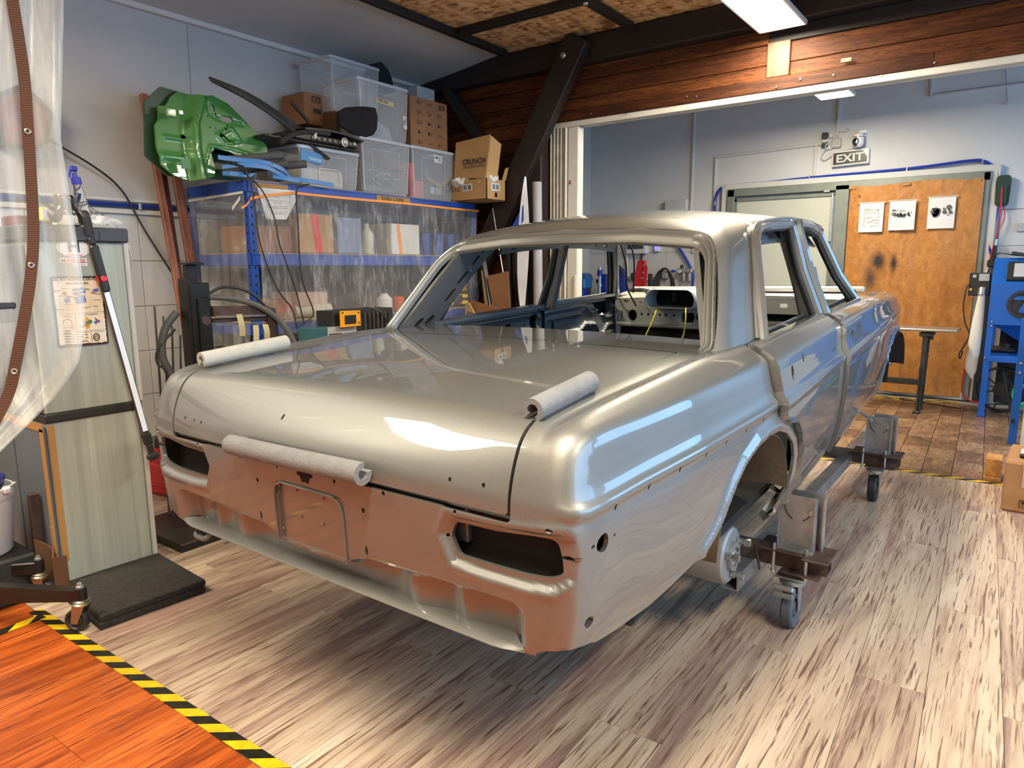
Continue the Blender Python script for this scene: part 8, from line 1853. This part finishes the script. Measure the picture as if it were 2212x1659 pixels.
mb = MB(); mb.prism([onw(.10, .03, .0), onw(.80, .03, 0), onw(.80, .25, 0), onw(.10, .25, 0)], Vector((0, -.667, .745))*.022); part('window_frame', mb, M_BLKP, bc_); mb = MB(); mb.prism([onw(.145, .06, .023), onw(.755, .06, .023), onw(.755, .225, .023), onw(.145, .225, .023)], Vector((0, -.667, .745))*.002); part('window_glass', mb, mat('dusty_glass', (.42, .45, .48), .25, 0, .1), bc_)
mb = MB(); mb.lathe([(.0, .004), (.085, .004), (.090, .012), (.115, .012), (.118, 0)], (1.455, 6.10, .975), (0, -1, 0), 30); part('glove_port', mb, M_BLKP, bc_)
mb = MB(); mb.prism([(1.375+a, 6.084, .965+b) for a, b in ((0, .05), (.02, .075), (.16, .085), (.16, .06), (.12, .055), (.09, -.03), (.16, -.02), (.16, -.05), (.06, -.06), (.045, -.04), (.09, .05), (.03, .045))], (0, -.006, 0)); part('port_logo', mb, BLC, bc_)
mo = MB(); mo.box((1.125, 6.32, 1.135), (.155, .16, .20), b=.006); mt_ = part('motor_box', mo, M_BLKP, bc_); mb = MB(); mb.box((1.155, 6.237, 1.195), (.075, .004, .06)); mb.box((1.085, 6.237, 1.205), (.025, .004, .025)); part('rating_plate', mb, mat('plate_silver', (.42, .44, .46), .4), mt_)['kind'] = 'stuff'; mb = MB(); mb.lathe([(0, .008), (.010, .006), (.011, 0)], (1.065, 6.238, 1.09), (0, -1, 0), 12); part('warning_dot', mb, mat('yellow_grip', (.75, .55, .02), .4), mt_); mb = MB(); mb.cyl((1.15, 6.25, 1.10), (1.15, 6.22, 1.04), .030, n=14); part('outlet', mb, M_SILW, mt_)
dbg = MB()
def bag(u, v):
    z = 1.045-.74*v; hw = .026+.016*v+.012*math.sin(PI*v) if v < .88 else max(.003, (.052)*(1-(v-.88)/.12)); xc = 1.152-.030*v+.018*max(0, v-.88)/.12; a = 2*PI*u
    return Vector((xc+hw*math.cos(a), 6.22+.55*hw*math.sin(a)+.006*math.sin(9*v), z))
dbg.grid(bag, 18, 22, closed_u=True); dbo = part('dust_bag', dbg, mat('white_cloth', (.66, .65, .62), .85, 0, .05)); tag(dbo, 'long white cloth dust bag hanging from the motor box', 'dust bag')
mb = MB(); mb.tube(smooth_path([(1.06, 6.235, 1.14), (1.035, 6.22, 1.10), (1.025, 6.22, .95), (1.05, 6.22, .80), (1.09, 6.22, .70), (1.06, 6.22, .60), (1.03, 6.22, .52), (1.04, 6.22, .48), (1.055, 6.22, .55)], 6), .006, 6); tag(part('power_cable', mb, BW), 'black power cable hanging in a loop beside the dust bag', 'cable')
mb = MB(); mb.tube(smooth_path([(1.19, 6.60, 1.34), (1.24, 6.35, 1.40), (1.40, 6.30, 1.375), (1.60, 6.35, 1.39)], 6), .006, 6); mb.bar((1.33, 6.30, 1.40), (1.46, 6.36, 1.375), .03, .03, b=.008); tag(part('black_lead', mb, BW), 'black lead and clamp lying on top of the blasting cabinet', 'cable')
rl2 = thing('hose_reel', 'black wheel shaped reel on the floor under the blasting cabinet', 'reel', (1.36, 6.35, 0))
mb = MB(); mb.lathe([(.20, -.03), (.205, 0), (.20, .03), (.185, .03), (.18, 0), (.185, -.03), (.20, -.03)], (1.36, 6.42, .205), (.1, 1, 0), 30); mb.lathe([(0, -.05), (.06, -.05), (.06, .05), (0, .05)], (1.36, 6.42, .205), (.1, 1, 0), 16)
for a in (0.3, 1.35, 2.4): mb.bar((1.36+.18*math.cos(a), 6.42, .205+.18*math.sin(a)), (1.36-.18*math.cos(a), 6.42, .205-.18*math.sin(a)), .02, .012)
part('wheel', mb, M_BLKP, rl2)['kind'] = 'stuff'; mb = MB(); mb.bar((1.36, 6.36, .38), (1.45, 6.34, .01), .02, .02, b=.003); part('stand_leg', mb, M_BLKP, rl2)
mb = MB(); mb.box((1.33, 6.45, .56), (.20, .16, .05), b=.02); mb.cyl((1.36, 6.42, .56), (1.36, 6.42, .62), .04, n=12); tag(part('black_part', mb, M_BLKP), 'small black part on the blasting cabinet shelf', 'part')
mb = MB(); mb.box((1.70, 6.90, .40), (.80, .04, .78), b=.004); mb.box((1.16, 6.88, .55), (.06, .06, 1.1), b=.004); tag(part('dark_board', mb, M_BLKP), 'dark board standing behind the legs of the blasting cabinet', 'board')
gh = thing('green_hose', 'bright green hose coil hanging under the blasting cabinet', 'hose', (1.49, 6.25, .05)); GRH = mat('green_hose_mat', (.05, .62, .12), .4, 0, .05)
for k in range(6):
    mb = MB(); mb.tube([(1.50+.055*math.cos(a)+.004*k, 6.25+.006*k, .20+.085*math.sin(a)-.006*k) for a in np.linspace(0, 2*PI, 20)[:-1]], .009, 6, closed=True); part('hose_loop', mb, GRH, gh)
# nearer blue column, beige board, cartons at the right edge
bcol = thing('blue_machine_leg', 'blue bolted steel leg of a machine at the right frame edge', 'machine leg', (1.50, 5.09, 0))
mb = MB(); mb.box((1.475, 5.11, .46), (.052, .06, .92), b=.004); mb.box((1.53, 5.13, .80), (.12, .05, .25), b=.004); part('post', mb, BLC, bcol); mb = MB()
for (x, z) in ((1.475, .60), (1.475, .53)): mb.lathe([(0, .008), (.009, .006), (.010, 0)], (x, 5.08, z), (0, -1, 0), 8)
part('bolts', mb, STEEL, bcol)['kind'] = 'stuff'; mb = MB(); mb.box((1.465, 5.075, .18), (.02, .02, .03), b=.003); part('catch', mb, M_BLKP, bcol)
mb = MB(); mb.box((1.72, 4.75, .42), (.40, .03, .84), b=.004); tag(part('beige_panel', mb, mat('beige_panel_paint', (.56, .54, .46), .5)), 'beige panel standing at the right edge behind the cartons', 'panel')
cbx = thing('brown_carton', 'worn brown carton with a fragile mark on the floor at the right edge', 'box', (1.7, 3.56, 0))
mb = MB(); RB = Matrix.Rotation(-.04, 3, 'Z'); mb.box((1.70, 3.565, .138), (.48, .46, .275), RB, b=.012); part('carton', mb, mat('worn_carton', hexc('a4784e'), .8, 0, .18, 6, bump=.15, bs=18), cbx)
mb = MB(); mb.box((1.70, 3.560, .2755), (.07, .44, .003), RB); mb.box((1.70, 3.332, .20), (.34, .004, .12), RB); part('torn_patch', mb, mat('torn_patch', hexc('b0988a'), .85, 0, .12, 8), cbx)['kind'] = 'stuff'; mb = MB(); mb.box((1.565, 3.60, .277), (.10, .16, .003), RB); part('paper_label', mb, mat('label_white', (.6, .6, .62), .5), cbx)
t = MB(); t.tube([(1.53, 3.334, .035), (1.53, 3.334, .075), (1.56, 3.333, .075), (1.56, 3.333, .035)], .002, 4, closed=True); t.prism([(1.538, 3.334, .070), (1.552, 3.334, .070), (1.549, 3.334, .055), (1.541, 3.334, .055)], (0, -.001, 0)); t.box((1.545, 3.333, .047), (.003, .001, .014)); part('fragile_mark', t, BLKI, cbx)['kind'] = 'stuff'
mb = MB(); mb.bar((1.55, 3.48, .281), (1.60, 3.62, .47), .04, .03, b=.006); mb.box((1.55, 3.47, .285), (.08, .06, .012), b=.004); mb.bar((1.60, 3.50, .281), (1.60, 3.60, .47), .03, .03, b=.006); mb.box((1.62, 3.42, .30), (.07, .05, .03), b=.01); tag(part('black_stand_foot', mb, M_GBLK), 'black metal stand foot lying on the brown carton', 'stand')  # the loose foot of a black stand
wbk = MB(); wbk.box((1.395, 4.02, .082), (.085, .16, .11), b=.004); tag(part('wood_block', wbk, wood('pallet_wood', [(.3, hexc('8a5a2a')), (.5, hexc('b88245')), (.75, hexc('cf9c5c'))], (12, 3, 12), 1.0, .6, .2, .2)), 'short block of pallet wood behind the brown carton', 'wood block')
wbk = MB(); wbk.box((1.395, 4.02, .013), (.09, .18, .026), b=.003); tag(part('wooden_strip', wbk, MATS['pallet_wood']), 'flat wooden slat under the pallet block', 'wood slat')
mb = MB(); mb.tube(smooth_path([(.55, 6.6, .006), (.8, 6.5, .006), (1.05, 6.38, .006), (1.08, 6.36, .02)], 5), .005, 6); tag(part('floor_cable', mb, BW), 'thin dark cable lying on the brown tiles before the far door', 'cable')
